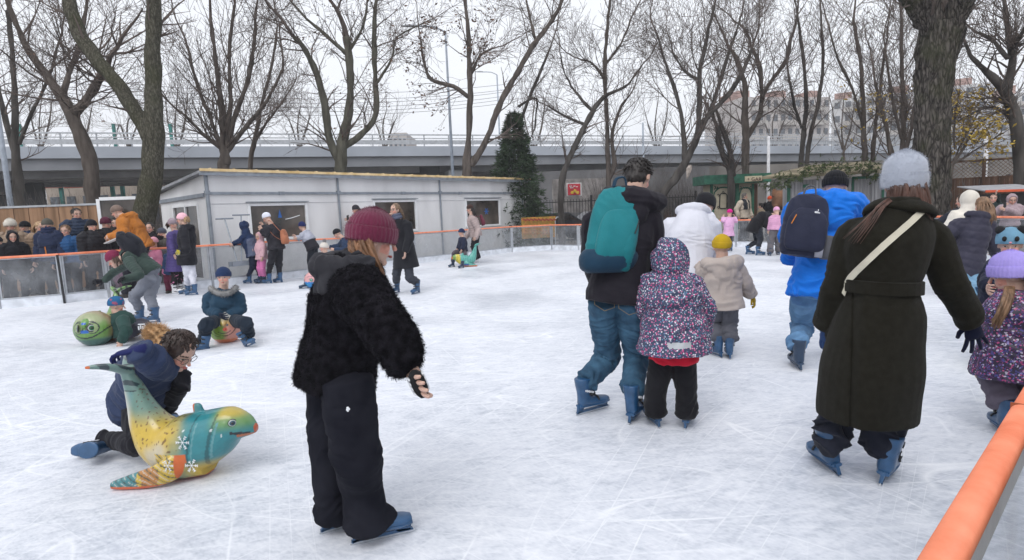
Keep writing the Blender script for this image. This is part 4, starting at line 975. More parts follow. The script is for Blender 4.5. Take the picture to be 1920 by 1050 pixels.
def white_bender():
    ov = dict(pel=(1288, 535), neck=(1297, 398), head=(1322, 388, .08), shL=(1255, 425), shR=(1330, 420), elR=(1333, 480), wrR=(1303, 522, .1), hdR=(1312, 510, .1), elL=(1245, 500, .1), wrL=(1262, 545, .2))
    J = pose((1290, 655), 1.72, 8, lean=38, hp=35, hy=50, ov=ov, feet=dict(L=(1272, 656), R=(1310, 650)))
    t = person('person in puffy white jacket bent over the beige child, black cap lowered', J); vx = .009
    body(J, t, vx, hands=('R',), legs=False, eyes=False)
    jacket(J, t, CL_('white_puffer_cloth', 'd9dae4', 1.0, rough=.55, var=.05), vx, w=1.36, th=.018, hem=.03, slv=1.5, amp=.010, hood='down', hoodr=.95, seed=14, dp=1.15, fold_='wool')
    beanie(J, t, CL_('black_knit_cap', '18181d', 1.3), cuff=False, low=.0, size=1.08)
    trousers(J, t, CL_('black_trousers', '191920', 1.2), vx, fit='slim'); skates(J, t)
white_bender()
def beige_child():
    ov = dict(pel=(1356, 566), neck=(1352, 492), head=(1353, 463), shL=(1330, 502), shR=(1379, 502), elR=(1396, 530), wrR=(1408, 552), elL=(1322, 510), wrL=(1312, 497, .03))
    J = pose((1355, 668), 1.17, 6, lean=2, hp=6, ov=ov, feet=dict(L=(1343, 668), R=(1367, 670)), fdir=dict(L=-12, R=15))
    t = person('child in beige parka with mustard hat and grey trousers, holding a raised hand', J); vx = .009
    body(J, t, vx, hands=('L',), eyes=False, legs=False)
    MUS = CL_('mustard_knit', 'b4941e', 1.2, rough=.95)
    jacket(J, t, CL_('beige_parka', 'a89d97', 1.25, rough=.7, var=.05), vx, w=1.36, th=.012, hem=.05, flare=.08, slv=1.5, amp=.008, hood='down', hoodr=1.6, seed=21, dp=1.2)
    beanie(J, t, MUS, cuff=True, top=.54); glove(J, t, 'R', MUS)
    trousers(J, t, CL_('grey_cord', '55565e', 1.3), vx, fit='snow', amp=.012); skates(J, t, s=.85)
beige_child()
def blue_man():
    ov = dict(pel=(1530, 545), neck=(1556, 382), head=(1566, 350), shL=(1494, 392), shR=(1590, 390), elL=(1486, 440, .1), wrL=(1484, 485, .25), elR=(1606, 450, .05), wrR=(1600, 520, .1), hipL=(1508, 560), hipR=(1550, 560), knL=(1505, 610), knR=(1560, 620), hdL=(1484, 500, .25))
    J = pose((1525, 688), 1.82, 16, lean=8, hp=30, hy=20, ov=ov, feet=dict(L=(1494, 690), R=(1567, 668)), fdir=dict(L=10, R=20))
    t = person('man in bright blue jacket and pale jeans wearing a navy backpack and black beanie', J); vx = .008
    body(J, t, vx, hands=('R',), legs=False)
    jacket(J, t, CL_('cobalt_shell', '0f6ed2', 1.2, rough=.6, var=.08), vx, w=1.18, th=.012, hem=.03, flare=.04, slv=1.35, amp=.012, hood='down', hoodr=1.45, seed=33, dp=1.15)
    trousers(J, t, CL_('washed_denim', '56799b', 1.35, var=.2, vs=9), vx, fit='jeans', amp=.012, seed=8); beanie(J, t, CL_('black_rib_cap', '14151a', 1.2), ribs=26, top=.54, low=.02, size=1.0, tilt=-8); skates(J, t, 'black', s=1.05)
    NVB = CL_('navy_ripstop', '22263a', 1.25, rough=.6); GR = CL_('grey_ripstop', '55565c', 1.2, rough=.6)
    T, c, r, bk, tt = flat_bag('backpack', 'navy daypack with pale mesh side pocket on the back of the man in blue', 'backpack', J, NVB, w=.36, h=.52, dpt=.19, c=AT(1509, 424, J['neck'][1] - .22))
    mb = MB(); cc = c + bk * .09 - tt * .03; mb.loft([(cc - tt * .19, r, bk, .13, .04), (cc - tt * .13, r, bk, .16, .06), (cc + tt * .08, r, bk, .15, .05), (cc + tt * .17, r, bk, .08, .02)], 20, 3); v, nn, f = fuse(mb, .01, 2); emit('front_pocket', v, f, NVB, T)
    mb = MB(); q = c + r * .185 - tt * .17 + bk * .02; mb.loft([(q - tt * .09, r, bk, .035, .07), (q + tt * .08, r, bk, .045, .09), (q + tt * .1, r, bk, .045, .085)], 12, 2); mb.build('side_pocket', GR, T, smooth=True)
    mb = MB(); q = c + r * .12 - tt * .17 + bk * .095; mb.loft([(q - tt * .09, r, bk, .03, .015), (q + tt * .08, r, bk, .035, .018)], 12, 2); mb.build('pale_pocket', CL_('silver_mesh', '9a9ca8', 1.2), T, smooth=True)
    mb = MB(); q = c + r * .05 + tt * .10 + bk * .158; mb.box(q, (.04, .004, .008), ax=r); mb.tube([q - r * .02 + tt * .006, q + r * .005 + tt * .012, q + r * .005 + tt * .028], .003, 5); mb.build('emblem', WLET, T)
    mb = MB(); mb.tube([cc - r * .13 + tt * .02 + bk * .06, cc - r * .10 + tt * .10 + bk * .05], .004, 5); mb.build('zip', M('orange_cord', (.6, .2, .03)), T)
    mb = MB(); mb.tube([c + tt * .26 - r * .05, c + tt * .34 - r * .03, c + tt * .34 + r * .03, c + tt * .26 + r * .05], .013, 8, 3, flat=.5); mb.build('grab_handle', GR, T)
    for s in (-1, 1):
        mb = MB(); mb.tube([c + tt * .25 + r * .07 * s, J['neck'] - J['t'] * .02 + J['r2'] * s * .09 - J['v2'] * .11, J['neck'] - J['t'] * .01 + J['r2'] * s * .13 - J['v2'] * .02, J['neck'] - J['t'] * .09 + J['r2'] * s * .15 + J['v2'] * .1], .022, 8, 3, flat=.35)
        mb.tube([c - tt * .2 + r * .17 * s, c - tt * .16 + r * .24 * s - bk * .12, c - tt * .1 + r * .25 * s - bk * .24], .013, 6, 2, flat=.3); mb.build('strap', GR, T, smooth=True)
blue_man()
def green_coat():
    ov = dict(hipL=(1634, 605), hipR=(1670, 605), pel=(1650, 590), neck=(1684, 392), head=(1694, 345), shL=(1606, 428), shR=(1738, 432), elL=(1567, 530), wrL=(1554, 606, .0), hdL=(1550, 640, .02), elR=(1784, 530, -.03), wrR=(1820, 600, -.06), hdR=(1838, 636, -.06),
              knL=(1575, 790), knR=(1655, 790))
    J = pose((1612, 893), 1.70, 10, lean=6, hp=4, hy=6, ov=ov, feet=dict(L=(1553, 878), R=(1658, 896)), fdir=dict(L=0, R=42))
    t = person('woman in long dark green coat and pale grey beanie, arm stretched to the right', J); vx = .008
    body(J, t, vx, hands=(), legs=False, eyes=False)
    COAT = M('dark_olive_wool', (.0115, .0105, .0070), rough=.95, var=.08, vs=30, bump=.35, bs=260, sheen=.05, spec=.08)
    H = J['H']
    # one continuous coat: bodice, belted waist, long skirt, sleeves, wide lapel collar
    mb = MB(); r, v = J['r2'], J['v2']; P = lambda x, y, dy=0: AT(x, y, J['pel'][1] + dy)
    S_ = 1 / PPM(J['pel'][1])
    rows = [(1624, 780, 83, .22), (1626, 745, 84, .225), (1632, 695, 84, .23), (1640, 640, 79, .20), (1650, 590, 74, .18), (1654, 545, 61, .145), (1658, 500, 71, .16), (1663, 455, 76, .17), (1670, 425, 70, .145), (1681, 396, 44, .10), (1686, 374, 33, .075)]
    mb.loft([(P(x, y), nrm(V(1, .1, 0)), nrm(V(-.1, 1, 0)), w_ * S_, d_) for x, y, w_, d_ in rows], 28, 3)
    chains = [([P(1624, 806), P(1654, 545), P(1684, 380)], .2)]
    for s in 'LR':
        a, b, c = J['sh' + s], J['el' + s], J['wr' + s]; sg = 1 if s == 'R' else -1
        mb.tube([a - r * .05 * sg, a * .85 + b * .15, a * .45 + b * .55, b, b * .5 + c * .5, c + (c - b) * .03], [.075, .090, .086, .078, .074, .076], 14, 3); chains.append(([a, b, c], .09))
    vv, nn, f = fuse(mb, vx, 2); vv = fold(vv, nn, chains, 'wool', .008, seed=7)
    # back pleat
    ax = P(1607, 700)
    for i in range(len(vv)):
        if vv[i][1] < J['pel'][1] and vv[i][2] < P(0, 610)[2]:
            e = vv[i][0] - (AT(1601 + (700 - 610) * 0, 700, vv[i][1])[0]); k = math.exp(-(e / .012) ** 2); vv[i][1] += .03 * k; vv[i][1] -= .010 * math.exp(-((e - .035) / .03) ** 2)
    emit('coat', vv, f, COAT, t)
    # collar lapels
    n = J['neck']; mb = MB(); tt = J['t']
    mb.tube([n + r * .10 + v * .08 - tt * .05, n + r * .12 - v * .0 - tt * .01, n + r * .085 - v * .10 + tt * .005, n - v * .145 - tt * .0, n - r * .10 - v * .10 + tt * .005, n - r * .13 - tt * .01, n - r * .11 + v * .08 - tt * .05], [.02, .05, .055, .058, .055, .05, .02], 14, 3, flat=.45, ref=v)
    mb.build('collar', COAT, t, smooth=True)
    mb = MB(); q = 28; c0 = P(1655, 536); rr = [(c0 + nrm(V(1, .1, 0)) * 66 * S_ * math.cos(2 * math.pi * i / q) + nrm(V(-.1, 1, 0)) * .165 * math.sin(2 * math.pi * i / q)) + V(0, 0, -.010 * math.cos(2 * math.pi * i / q)) for i in range(q + 1)]
    vs = []; fs = []
    for i, p in enumerate(rr):
        o_ = nrm(p - c0) * .006
        vs += [p + o_ + Z * .032, p + o_ - Z * .032, p - o_ * 2 - Z * .034, p - o_ * 2 + Z * .034]
    for i in range(q):
        for j in range(4): fs.append((i * 4 + j, i * 4 + (j + 1) % 4, i * 4 + 4 + (j + 1) % 4, i * 4 + 4 + j))
    mb.add(vs, fs).build('belt', COAT, t, smooth=False, fix=True)
    # seams
    beanie(J, t, CL_('pale_grey_mohair', 'a3a9b6', 1.25, rough=.95, var=.08, sheen=.5), ribs=0, top=.61, low=-.02, size=1.05, cuffr=.965, fuzzy=(14000, .009, .0005), tilt=6)
    hair(J, t, HA, 'tress', .30, n=50, fall=-Z, low=-.15, vol=.9)
    hm = MB(); hh = J['hh']
    for k in range(9):
        q = random.Random(k); x0 = 1655 + q.uniform(-4, 14); e = q.uniform(-1, 1)
        hm.tube([AT(x0 + 12, 372, J['neck'][1] - .10), AT(x0 - 10, 388, J['neck'][1] - .155), AT(x0 - 32 + e * 7, 415, J['neck'][1] - .165), AT(x0 - 66 + e * 12, 452 + e * 6, J['neck'][1] - .15)], [.004, .004, .003, .001], 5, 2)
    for k in range(60):
        q = random.Random(k + 99); x0 = 1716 + q.uniform(-10, 9); e = q.uniform(-1, 1)
        hm.tube([AT(x0 - 6, 368, J['neck'][1] - .06), AT(x0 + 4, 395, J['neck'][1] - .12), AT(x0 + 8 + e * 3, 420 + e * 16, J['neck'][1] - .12)], [.006, .005, .001], 5, 2)
    hm.build('hair', HA, t, smooth=True)
    trousers(J, t, CL_('navy_joggers', '191c28', 1.2), vx, fit='slim', amp=.016, th=.012, cover=.17)
    NG = CL_('navy_knit_glove', '171b33', 1.2, rough=.95)
    glove(J, t, 'R', NG, curl=10, open_=2.2, d=nrm(V(.30, .02, -1)), palm=V(.15, 1, 0)); glove(J, t, 'L', CL_('blue_knit_glove', '27406c', 1.2), curl=14, d=nrm(V(-.1, .1, -1)))
    skates(J, t, s=1.03, tilt=(10, -8))
    # shoulder bag strap (the bag itself hangs out of view in front)
    T = thing('shoulder_bag', 'bag with cream strap slung across the back of the woman in the green coat', 'bag', tuple(J['pel']))
    from mathutils.bvhtree import BVHTree
    bv = BVHTree.FromPolygons([tuple(p) for p in vv], f); path = catmull([(1733, 388), (1722, 401), (1706, 417), (1690, 431), (1668, 450), (1645, 471), (1620, 496), (1600, 517), (1589, 534), (1582, 552)], 6); O = Vector((0, 0, CAM_H)); vs = []; last = None
    for x, y in path:
        row = []
        for dx, dy in ((-4.5, -4), (4.5, 4)):
            d_ = Vector(ray(x + dx, y + dy)).normalized(); h_ = bv.ray_cast(O, d_)
            if h_[0] is None: row = None; break
            row.append(np.array(h_[0]) + np.array(h_[1]) * .007)
        if row is None: continue
        if last is not None and abs(row[0][1] - last) > .12: continue
        last = row[0][1]; nn_ = nrm(np.cross(row[1] - row[0], V(.6, 0, .8))) * .004; vs.append((row[0], row[1], row[1] + nn_, row[0] + nn_))
    mb = MB(); flat = [p for r_ in vs for p in r_]; mb.add(flat, [(i * 4 + j, i * 4 + (j + 1) % 4, i * 4 + 4 + (j + 1) % 4, i * 4 + 4 + j) for i in range(len(vs) - 1) for j in range(4)])
    mb.build('strap', CL_('cream_leather', 'b9b4a4', 1.3, rough=.6), T, smooth=False, fix=True)
    mb = MB(); bc = AT(1625, 590, J['pel'][1] + .27); mb.box(bc, (.2, .07, .15)); mb.build('pouch', CL_('cream_leather', 'b9b4a4', 1.2), T, bevel=.02)
green_coat()
# ================================================================== the other skaters and the onlookers
def folk(label, base, H, face, top, legs=('1a1a22', 'slim'), hat=None, hair_=None, shoe='blue', ov={}, hood=None, group=None, gl=None, scf=None, hands='LR', eyes=True, ch={}, cut=False, **kw):
    """top = (hex, kind, options)"""
    if shoe in (None, 'boot'): kw.setdefault('sk', False)
    J = pose(base, H, face, ov=ov, **kw); t = person(label, J, group); vx = VX(J['P0'][1])
    hs = [h for h in hands if not gl]
    body(J, t, vx, hands=hs, legs=False, eyes=eyes, **ch)
    hexc, kind, o = top; o = dict(o)
    m = o.pop('m', None) or CL_('cloth_' + hexc, hexc, o.pop('k', 1.22), rough=.6 if kind == 'puffer' else .85)
    o.setdefault('w', 1.22 if kind == 'puffer' else 1.12); o.setdefault('slv', 1.45 if kind == 'puffer' else 1.25); o.setdefault('amp', .012 if kind == 'puffer' else .008)
    o.setdefault('th', .012); o.setdefault('dp', 1.15)
    jacket(J, t, m, vx, fold_=kind, hood=hood, seed=int(base[0]) % 50, name='coat' if o.get('hem', 0) > .12 else 'jacket', **o)
    if legs:
        trousers(J, t, legs[2] if len(legs) > 2 else CL_('cloth_' + legs[0], legs[0], 1.4), vx, fit=legs[1], amp=.009, hemdrop=.02 if legs[1] in ('wide', 'flare') or shoe == 'boot' else 0)
    if hair_:
        mm, kd, ln = hair_; hair(J, t, mm, kd, ln, n=36)
    if hat:
        hc, ho = hat[0], dict(hat[1]) if len(hat) > 1 else {}
        beanie(J, t, ho.pop('m', None) or CL_('knit_' + hc, hc, 1.4, rough=.95), **ho)
    if gl:
        for s in hands: glove(J, t, s, gl)
    if scf: scarf(J, t, scf)
    if shoe == 'boot': 
        for s in 'LR': walking_boot(t, J['foot' + s], J['fd' + s], .62 + .22 * H, BOOTBLK)
    elif shoe: skates(J, t, shoe)
    return J, t
def rucksack(label, J, hexc, px, py, w, h, d=.16, dY=0, cat='backpack', strap=True, name='backpack', back=None, hw=1):
    c = AT(px, py, J['neck'][1] + dY) if px else None
    m = CL_('bag_' + hexc, hexc, 1.4, rough=.6)
    T, c, r, bk, tt = flat_bag(name, label, cat, J, m, w=w, h=h, dpt=d, c=c, back=back)
    q = c + bk * d * .45 - tt * h * .12
    mb = MB(); mb.loft([(q - tt * h * .3, r, bk, w * .3, d * .15), (q - tt * h * .2, r, bk, w * .36, d * .25), (q + tt * h * .15, r, bk, w * .33, d * .2), (q + tt * h * .22, r, bk, w * .2, d * .05)], 14, 2); mb.build('front_pocket', m, T, smooth=True)
    if strap:
        for s in (-1, 1):
            mb = MB(); mb.tube([c + tt * h * .4 + r * .06 * s, J['neck'] - J['t'] * .02 + J['r2'] * s * .085 - J['v2'] * .09, J['neck'] - J['t'] * .01 + J['r2'] * s * .12, J['neck'] - J['t'] * .09 + J['r2'] * s * .13 + J['v2'] * .09], .018, 6, 3, flat=.4); mb.build('strap', m, T, smooth=True)
    return T, c, r, bk, tt
GRYH = CL_('grey_knit', '6c6c72', 1.4)
# ---- the boy kneeling behind the dolphin-tailed sled
def kneeling_boy():
    ov = dict(pel=(262, 752), neck=(296, 662, -.05), head=(336, 658, -.12), shL=(300, 676, .10), shR=(304, 690, -.10), elR=(279, 672, -.17), wrR=(257, 657, -.20), hdR=(243, 652, -.20), elL=(325, 715, .1), wrL=(330, 745, .1),
              hipL=(285, 762, .05), hipR=(258, 772, -.05), knL=(342, 712, -.02), anL=(318, 778, 0), knR=(262, 832, -.05), anR=(200, 838, .0))
    J = pose((262, 842), 1.45, 128, lean=40, hp=38, hy=-20, ov=ov, sw=.9)
    J['t'] = nrm(J['neck'] - J['pel'])
    t = person('dark haired boy in glasses and navy parka kneeling behind the yellow and turquoise sled', J); vx = .0075
    body(J, t, vx, hands=(), legs=False, glasses=True)
    NAV = CL_('navy_parka', '25304a', 1.5, rough=.65, bump=.2)
    jacket(J, t, NAV, vx, w=1.12, th=.012, hem=.05, slv=1.2, amp=.011, fold_='cloth', seed=12, dp=1.3)
    mb = MB(); n = J['neck']; 
    pts = [AT(285, 622, n[1] - .02), AT(297, 628, n[1] - .10), AT(310, 648, n[1] - .12), AT(303, 668, n[1] - .05)]
    pts = [AT(283, 622, n[1] + .06), AT(296, 626, n[1] + .0), AT(308, 640, n[1] - .04), AT(312, 660, n[1] - .04)]
    mb.tube(pts, [.035, .05, .052, .04], 10, 3); FURC = M('tan_fur', (.42, .26, .13), rough=.9, var=.4, vs=18); f = mb.build('fur_trim', FURC, t, smooth=True); fuzz(f, 9000, .035, .0011, FURC, '')
    trousers(J, t, CL_('black_trousers', '191920', 1.2), vx, fit='slim', amp=.009)
    hair(J, t, HB if False else M('dark_brown_hair', (.03, .016, .012), rough=.45, var=.4, vs=40, spec=.4), 'short', vol=1.04)
    glove(J, t, 'R', CL_('navy_knit', '1c2250', 1.3), curl=40, scale=1.1, d=nrm(V(-1, -.1, -.1)), palm=V(0, 0, -1))
    # one blade lies on its side behind him
    s = skate(t, G(196, 850) + V(0, 0, .05), V(-.95, -.1, -.05), .95, 'blue', 75)
    skate(t, G(318, 800) , V(.8, -.5, 0), .92, 'blue')
kneeling_boy()
# ---- seated boy facing the camera
J, t = folk('boy in dark teal jacket and navy beanie sitting astride the pink and green sled', (428, 640), 1.12, 168, ('1f3a4e', 'cloth', dict(w=1.35, slv=1.6, hem=.02)), ('16202c', 'snow'), ('1d2d4c', dict(top=.54, size=1.04)), None, None,
     ov=dict(pel=(423, 600, .1), neck=(418, 545), head=(419, 519, -.03), shR=(393, 556), shL=(446, 556), elR=(392, 582), wrR=(411, 590, -.1), elL=(451, 580), wrL=(430, 592, -.1), hipR=(413, 600), hipL=(433, 600), knR=(388, 608, -.30), knL=(460, 606, -.30), anR=(381, 640, -.36), anL=(466, 628, -.36)), gl=CL_('navy_mitten', '1b2436', 1.3), hp=4, eyes=True, sk=False)
skate(t, AT(378, 660, J['P0'][1] - .42), nrm(V(-.8, -.5, .1)), .84, 'blue', 12); skate(t, AT(469, 650, J['P0'][1] - .42), nrm(V(.75, -.5, .3)), .84, 'blue', -14)
mb = MB(); n = J['neck']; mb.tube([AT(395, 540, n[1] - .02), AT(405, 548, n[1] - .12), AT(419, 551, n[1] - .14), AT(433, 548, n[1] - .12), AT(443, 538, n[1] - .02)], .035, 8, 3); o = mb.build('fur_trim', M('grey_fur', (.20, .20, .20), rough=.9, var=.4), t, smooth=True); fuzz(o, 2500, .02, .0014, o.data.materials[0], '')
# ---- woman leaning over with black backpack
J, t = folk('woman in dark green jacket and burgundy beanie bending over the green faced sled', (270, 602), 1.68, 268, ('2f3f3a', 'puffer', dict(w=.94, slv=1.0, hem=.03, spacing=.055, amp=.007)), ('6a6e78', 'slim'), ('6d2440', dict(top=.58, ribs=30, size=1.05)), (HB, 'tress', .16), 'blue',
     ov=dict(pel=(283, 508), neck=(236, 474), head=(214, 487), shR=(243, 492, .12), shL=(240, 488, -.14), elL=(262, 516, -.2), wrL=(227, 526, -.3), hdL=(216, 522, -.3), elR=(213, 510, .1), wrR=(195, 527, 0), hdR=(185, 528), hipL=(283, 520), hipR=(290, 520), knL=(252, 557), knR=(282, 556)),
     lean=65, hp=30, feet=dict(L=(259, 603), R=(287, 606)), fdir=dict(L=250, R=265), gl=GLB)
rucksack('black backpack on the bent back of the woman in dark green', J, '14161f', 246, 462, .30, .48, .36, 0, back=nrm(V(.15, -.25, 1)))
# ---- child riding the green sled
J, t = folk('small child in teal patterned hat and two tone green jacket on the green faced sled', (222, 640), 1.02, 62, ('26403c', 'cloth', dict(w=1.42, slv=1.6, hem=.02)), ('3a3a44', 'snow'), ('1f5f98', dict(top=.54, size=1.05, cuff=False, m=M('blue_print_knit', hx('1d5a86'), c2=hx('8a4a62'), vs=22, lo=.56, hi=.60))), None, None,
     ov=dict(pel=(238, 625, .0), neck=(222, 588), head=(219, 573), shR=(230, 600, -.1), shL=(215, 597, .1), elR=(236, 622, -.14), wrR=(228, 640, -.14), elL=(205, 612, .1), wrL=(200, 625, .1), hipR=(243, 626), hipL=(240, 622, .1), knR=(263, 612, -.08), knL=(266, 606, .12), anR=(284, 632, -.08), anL=(290, 622, .1)), hp=12, sk=False)
skate(t, AT(286, 652, J['P0'][1] - .08), nrm(V(.8, -.2, .1)), .8, 'blue'); skate(t, AT(293, 640, J['P0'][1] + .1), nrm(V(.9, .2, .1)), .8, 'blue')
pr = MB(); q = AT(266, 615, J['P0'][1] - .20)
for k in range(4): pr.box(q + V(.028 * (k - 1.5), 0, .012 * (k % 2)), (.018, .004, .05))
pr.box(q + V(0, 0, .05), (.09, .004, .014)); pr.build('trouser_print', WLET, t)
# ---- coat woman standing mid rink
J, t = folk('curly haired woman in long black coat and grey scarf touching her glasses', (762, 550), 1.74, 205, ('18191f', 'wool', dict(hem=.235, flare=.28, w=1.12, amp=.006)), ('30333b', 'slim'), None, (M('ombre_hair', (.13, .08, .045), var=.5, vs=30, spec=.4, rough=.5), 'long', .24), 'blue',
     ov=dict(neck=(742, 410), head=(741, 394), shR=(728, 420), shL=(763, 420), wrR=(728, 405, -.1), hdR=(733, 398, -.12), elR=(722, 425, -.1), elL=(768, 445), wrL=(760, 472), hdL=(759, 482), knL=(768, 520), knR=(743, 520)), hy=12, hp=-2, feet=dict(R=(743, 550), L=(781, 551)), scf=CL_('blue_grey_scarf', '4b5062', 1.4), ch=dict(glasses=True))
# ---- woman and child with far sled
J, t = folk('long haired woman in pale quilted jacket and wide black trousers holding a sled tail', (893, 493), 1.66, 262, ('a1918f', 'puffer', dict(spacing=.07)), ('17171d', 'wide'), ('3a2a26', dict(cuff=False, size=1.0)), (HD, 'long', .30), 'white',
     ov=dict(neck=(884, 406), head=(881, 392), elR=(884, 430), wrR=(872, 447), elL=(897, 430), wrL=(892, 447, -.2), hdL=(883, 449, -.25)), lean=18, hp=14, crouch=.02)
rucksack('burgundy rucksack on the woman in the pale quilted jacket', J, '5a2434', 904, 413, .22, .34, .12, .1)
J, t = folk('small boy in navy jacket and navy pompom hat riding the far turquoise sled', (865, 497), .98, 238, ('1b2238', 'cloth', dict(w=1.3, slv=1.5)), ('4b444a', 'snow'), ('1a2748', dict(top=.54, size=1.05)), None, None,
     ov=dict(pel=(868, 470), neck=(867, 446), head=(865, 436), wrR=(858, 466, -.1), wrL=(866, 468, -.15), knR=(852, 474, -.1), knL=(871, 478, -.2), anR=(849, 490, -.1), anL=(868, 492, -.2)), sk=False, hp=2)
skate(t, G(848, 501), V(-.7, -.6, 0), .8, 'black'); skate(t, G(866, 503), V(-.6, -.7, 0), .8, 'black')
# ---- group holding the rail by the cabin
J, t = folk('boy in navy hood and grey blue back panel gripping the rail beside the scrapers', (476, 531), 1.28, 285, ('1b2c4c', 'cloth', dict(w=1.3, mats=[CL_('slate_cloth', '4d5468', 1.4)], mfun=lambda co, J: ((co - J['pel']) @ J['t'] < J['tl'] * .75) & ((co - J['pel']) @ J['d'] < .04) & ((co - J['pel']) @ J['d'] > -.5))), ('171d30', 'slim'), None, None, 'blue', hood='up', lean=14, ov=dict(head=(457, 424), neck=(462, 440), pel=(477, 478), elR=(450, 455), wrR=(440, 455), elL=(452, 450), wrL=(438, 457), knL=(473, 500), knR=(482, 500)), feet=dict(L=(466, 532), R=(486, 530)))
J, t = folk('toddler all in pink with hood up standing between two skaters at the rail', (491, 531), 1.0, 215, ('c7a0a8', 'puffer', dict(w=1.35, slv=1.5, spacing=.06)), ('bf6d9c', 'snow'), None, None, 'black', hood='up', ov=dict(head=(486, 444), neck=(488, 455), pel=(491, 485), wrR=(479, 468)), hp=8)
J, t = folk('woman in black jacket and leggings with white hat and brown bag leaning to the rail', (512, 531), 1.70, 285, ('26252c', 'cloth', dict(w=1.18)), ('1b1b21', 'slim'), ('c9cbd6', dict(cuff=False)), None, 'blue', ov=dict(head=(500, 409), neck=(512, 424), pel=(518, 465), elL=(498, 440), wrL=(492, 432, .0), elR=(502, 440), wrR=(494, 425), knL=(507, 495), knR=(523, 495)), lean=16, hp=26, feet=dict(L=(503, 532), R=(523, 530)))
T, c, r, bk, tt = rucksack('tan leather bag slung on the back of the woman with the white hat', J, '9a6248', 533, 444, .24, .36, .14, -.12, cat='bag', name='shoulder_bag', strap=False, back=nrm(V(.9, -.4, 0)))
mb = MB(); mb.tube([c + tt * .1 - V(.02, .06, 0), AT(522, 430, J['neck'][1] - .22), AT(508, 415, J['neck'][1] - .16), AT(503, 414, J['neck'][1] - .05)], .014, 6, 3, flat=.4); mb.tube([c - tt * .1 - V(.02, .06, 0), AT(515, 443, J['neck'][1] - .26), AT(503, 430, J['neck'][1] - .2)], .014, 6, 3, flat=.4); mb.build('strap', CL_('bag_9a6248', '9a6248'), T, smooth=True)
J, t = folk('boy in grey hoodie and dark vest with navy hat resting arms on the rail', (585, 521), 1.20, 290, ('a3a6b3', 'cloth', dict(w=1.25, k=1.3, mats=[CL_('cloth_26252c', '26252c', 1.3)], mfun=lambda co, J: ((co - J['pel']) @ J['t'] < J['tl'] * .48))), ('1a1f28', 'slim'), ('1c2550', dict(top=.53)), None, 'blue', hood='down', lean=22, ov=dict(head=(566, 424), neck=(572, 436), pel=(587, 466), elR=(561, 447), wrR=(556, 444), elL=(564, 445), wrL=(558, 446)), feet=dict(L=(581, 521), R=(592, 520)))
J, t = folk('child in white jacket and cream pompom hat riding the pink sled with blue goggles', (602, 535), 1.05, 245, ('b7bcc9', 'cloth', dict(w=1.3, k=1.3)), ('33343c', 'snow'), ('b8b2ab', dict(pom=M('grey_pompom', (.3, .29, .3)))), None, None,
     ov=dict(pel=(612, 505), neck=(611, 478), head=(607, 464), wrR=(588, 502, -.1), wrL=(597, 505, -.2), elL=(606, 492, -.15), elR=(595, 490, -.1), knR=(590, 512), knL=(600, 515, -.15), anR=(577, 532), anL=(596, 533, -.2)), sk=False, hp=4)
skate(t, G(572, 541), V(-.8, -.5, 0), .8, 'black'); skate(t, G(597, 545), V(-.7, -.6, 0), .8, 'black')
J, t = folk('person in navy jacket and black cap leaning over behind the white jacketed child', (645, 519), 1.5, 250, ('26354f', 'cloth', dict(w=1.25)), ('1a1d26', 'slim'), ('17181d', dict(top=.53, cuff=False)), None, 'blue', ov=dict(head=(632, 438), neck=(645, 448), pel=(660, 480), wrR=(620, 464), wrL=(628, 468)), lean=40, hp=30)
# ---- right hand side of the rink
J, t = folk('woman in black coat bent double beside the child in grey trousers', (1422, 476), 1.68, 92, ('121217', 'wool', dict(hem=.16, flare=.35, w=1.15, k=1.3)), ('1e222b', 'slim'), ('15151a', dict(top=.54)), None, 'blue', ov=dict(pel=(1418, 420), neck=(1441, 402), head=(1455, 402), wrR=(1450, 432), wrL=(1447, 428), elR=(1438, 420), hipL=(1418, 430), hipR=(1422, 430)), lean=62, hp=48, feet=dict(L=(1405, 477), R=(1424, 479)))
J, t = folk('child in pink jacket and loose grey trousers supported by the bent woman', (1450, 479), 1.16, 5, ('c794b4', 'puffer', dict(w=1.3, spacing=.06, hem=-.02)), ('565357', 'wide'), ('c794b4', dict(cuff=False)), None, 'black', ov=dict(head=(1456, 396), neck=(1456, 405), pel=(1454, 433)), hp=30, feet=dict(L=(1443, 480), R=(1459, 478)))
J, t = folk('little girl in magenta hat and pale pink coat holding the far rail', (1366, 471), 1.12, 350, ('d2a3c8', 'cloth', dict(hem=.07, flare=.2, w=1.2)), ('3d3e48', 'slim'), ('b81773', dict(top=.54, cuff=False)), None, 'blue', ov=dict(head=(1368, 399), neck=(1367, 408), wrL=(1356, 408), wrR=(1378, 408), elL=(1355, 415), elR=(1380, 415)))
J, t = folk('child mostly hidden behind the man in blue with one skate showing', (1484, 492), 1.1, 10, ('2a3148', 'cloth', {}), ('2a2d33', 'slim'), ('20232f', {}), None, 'blue', eyes=False)
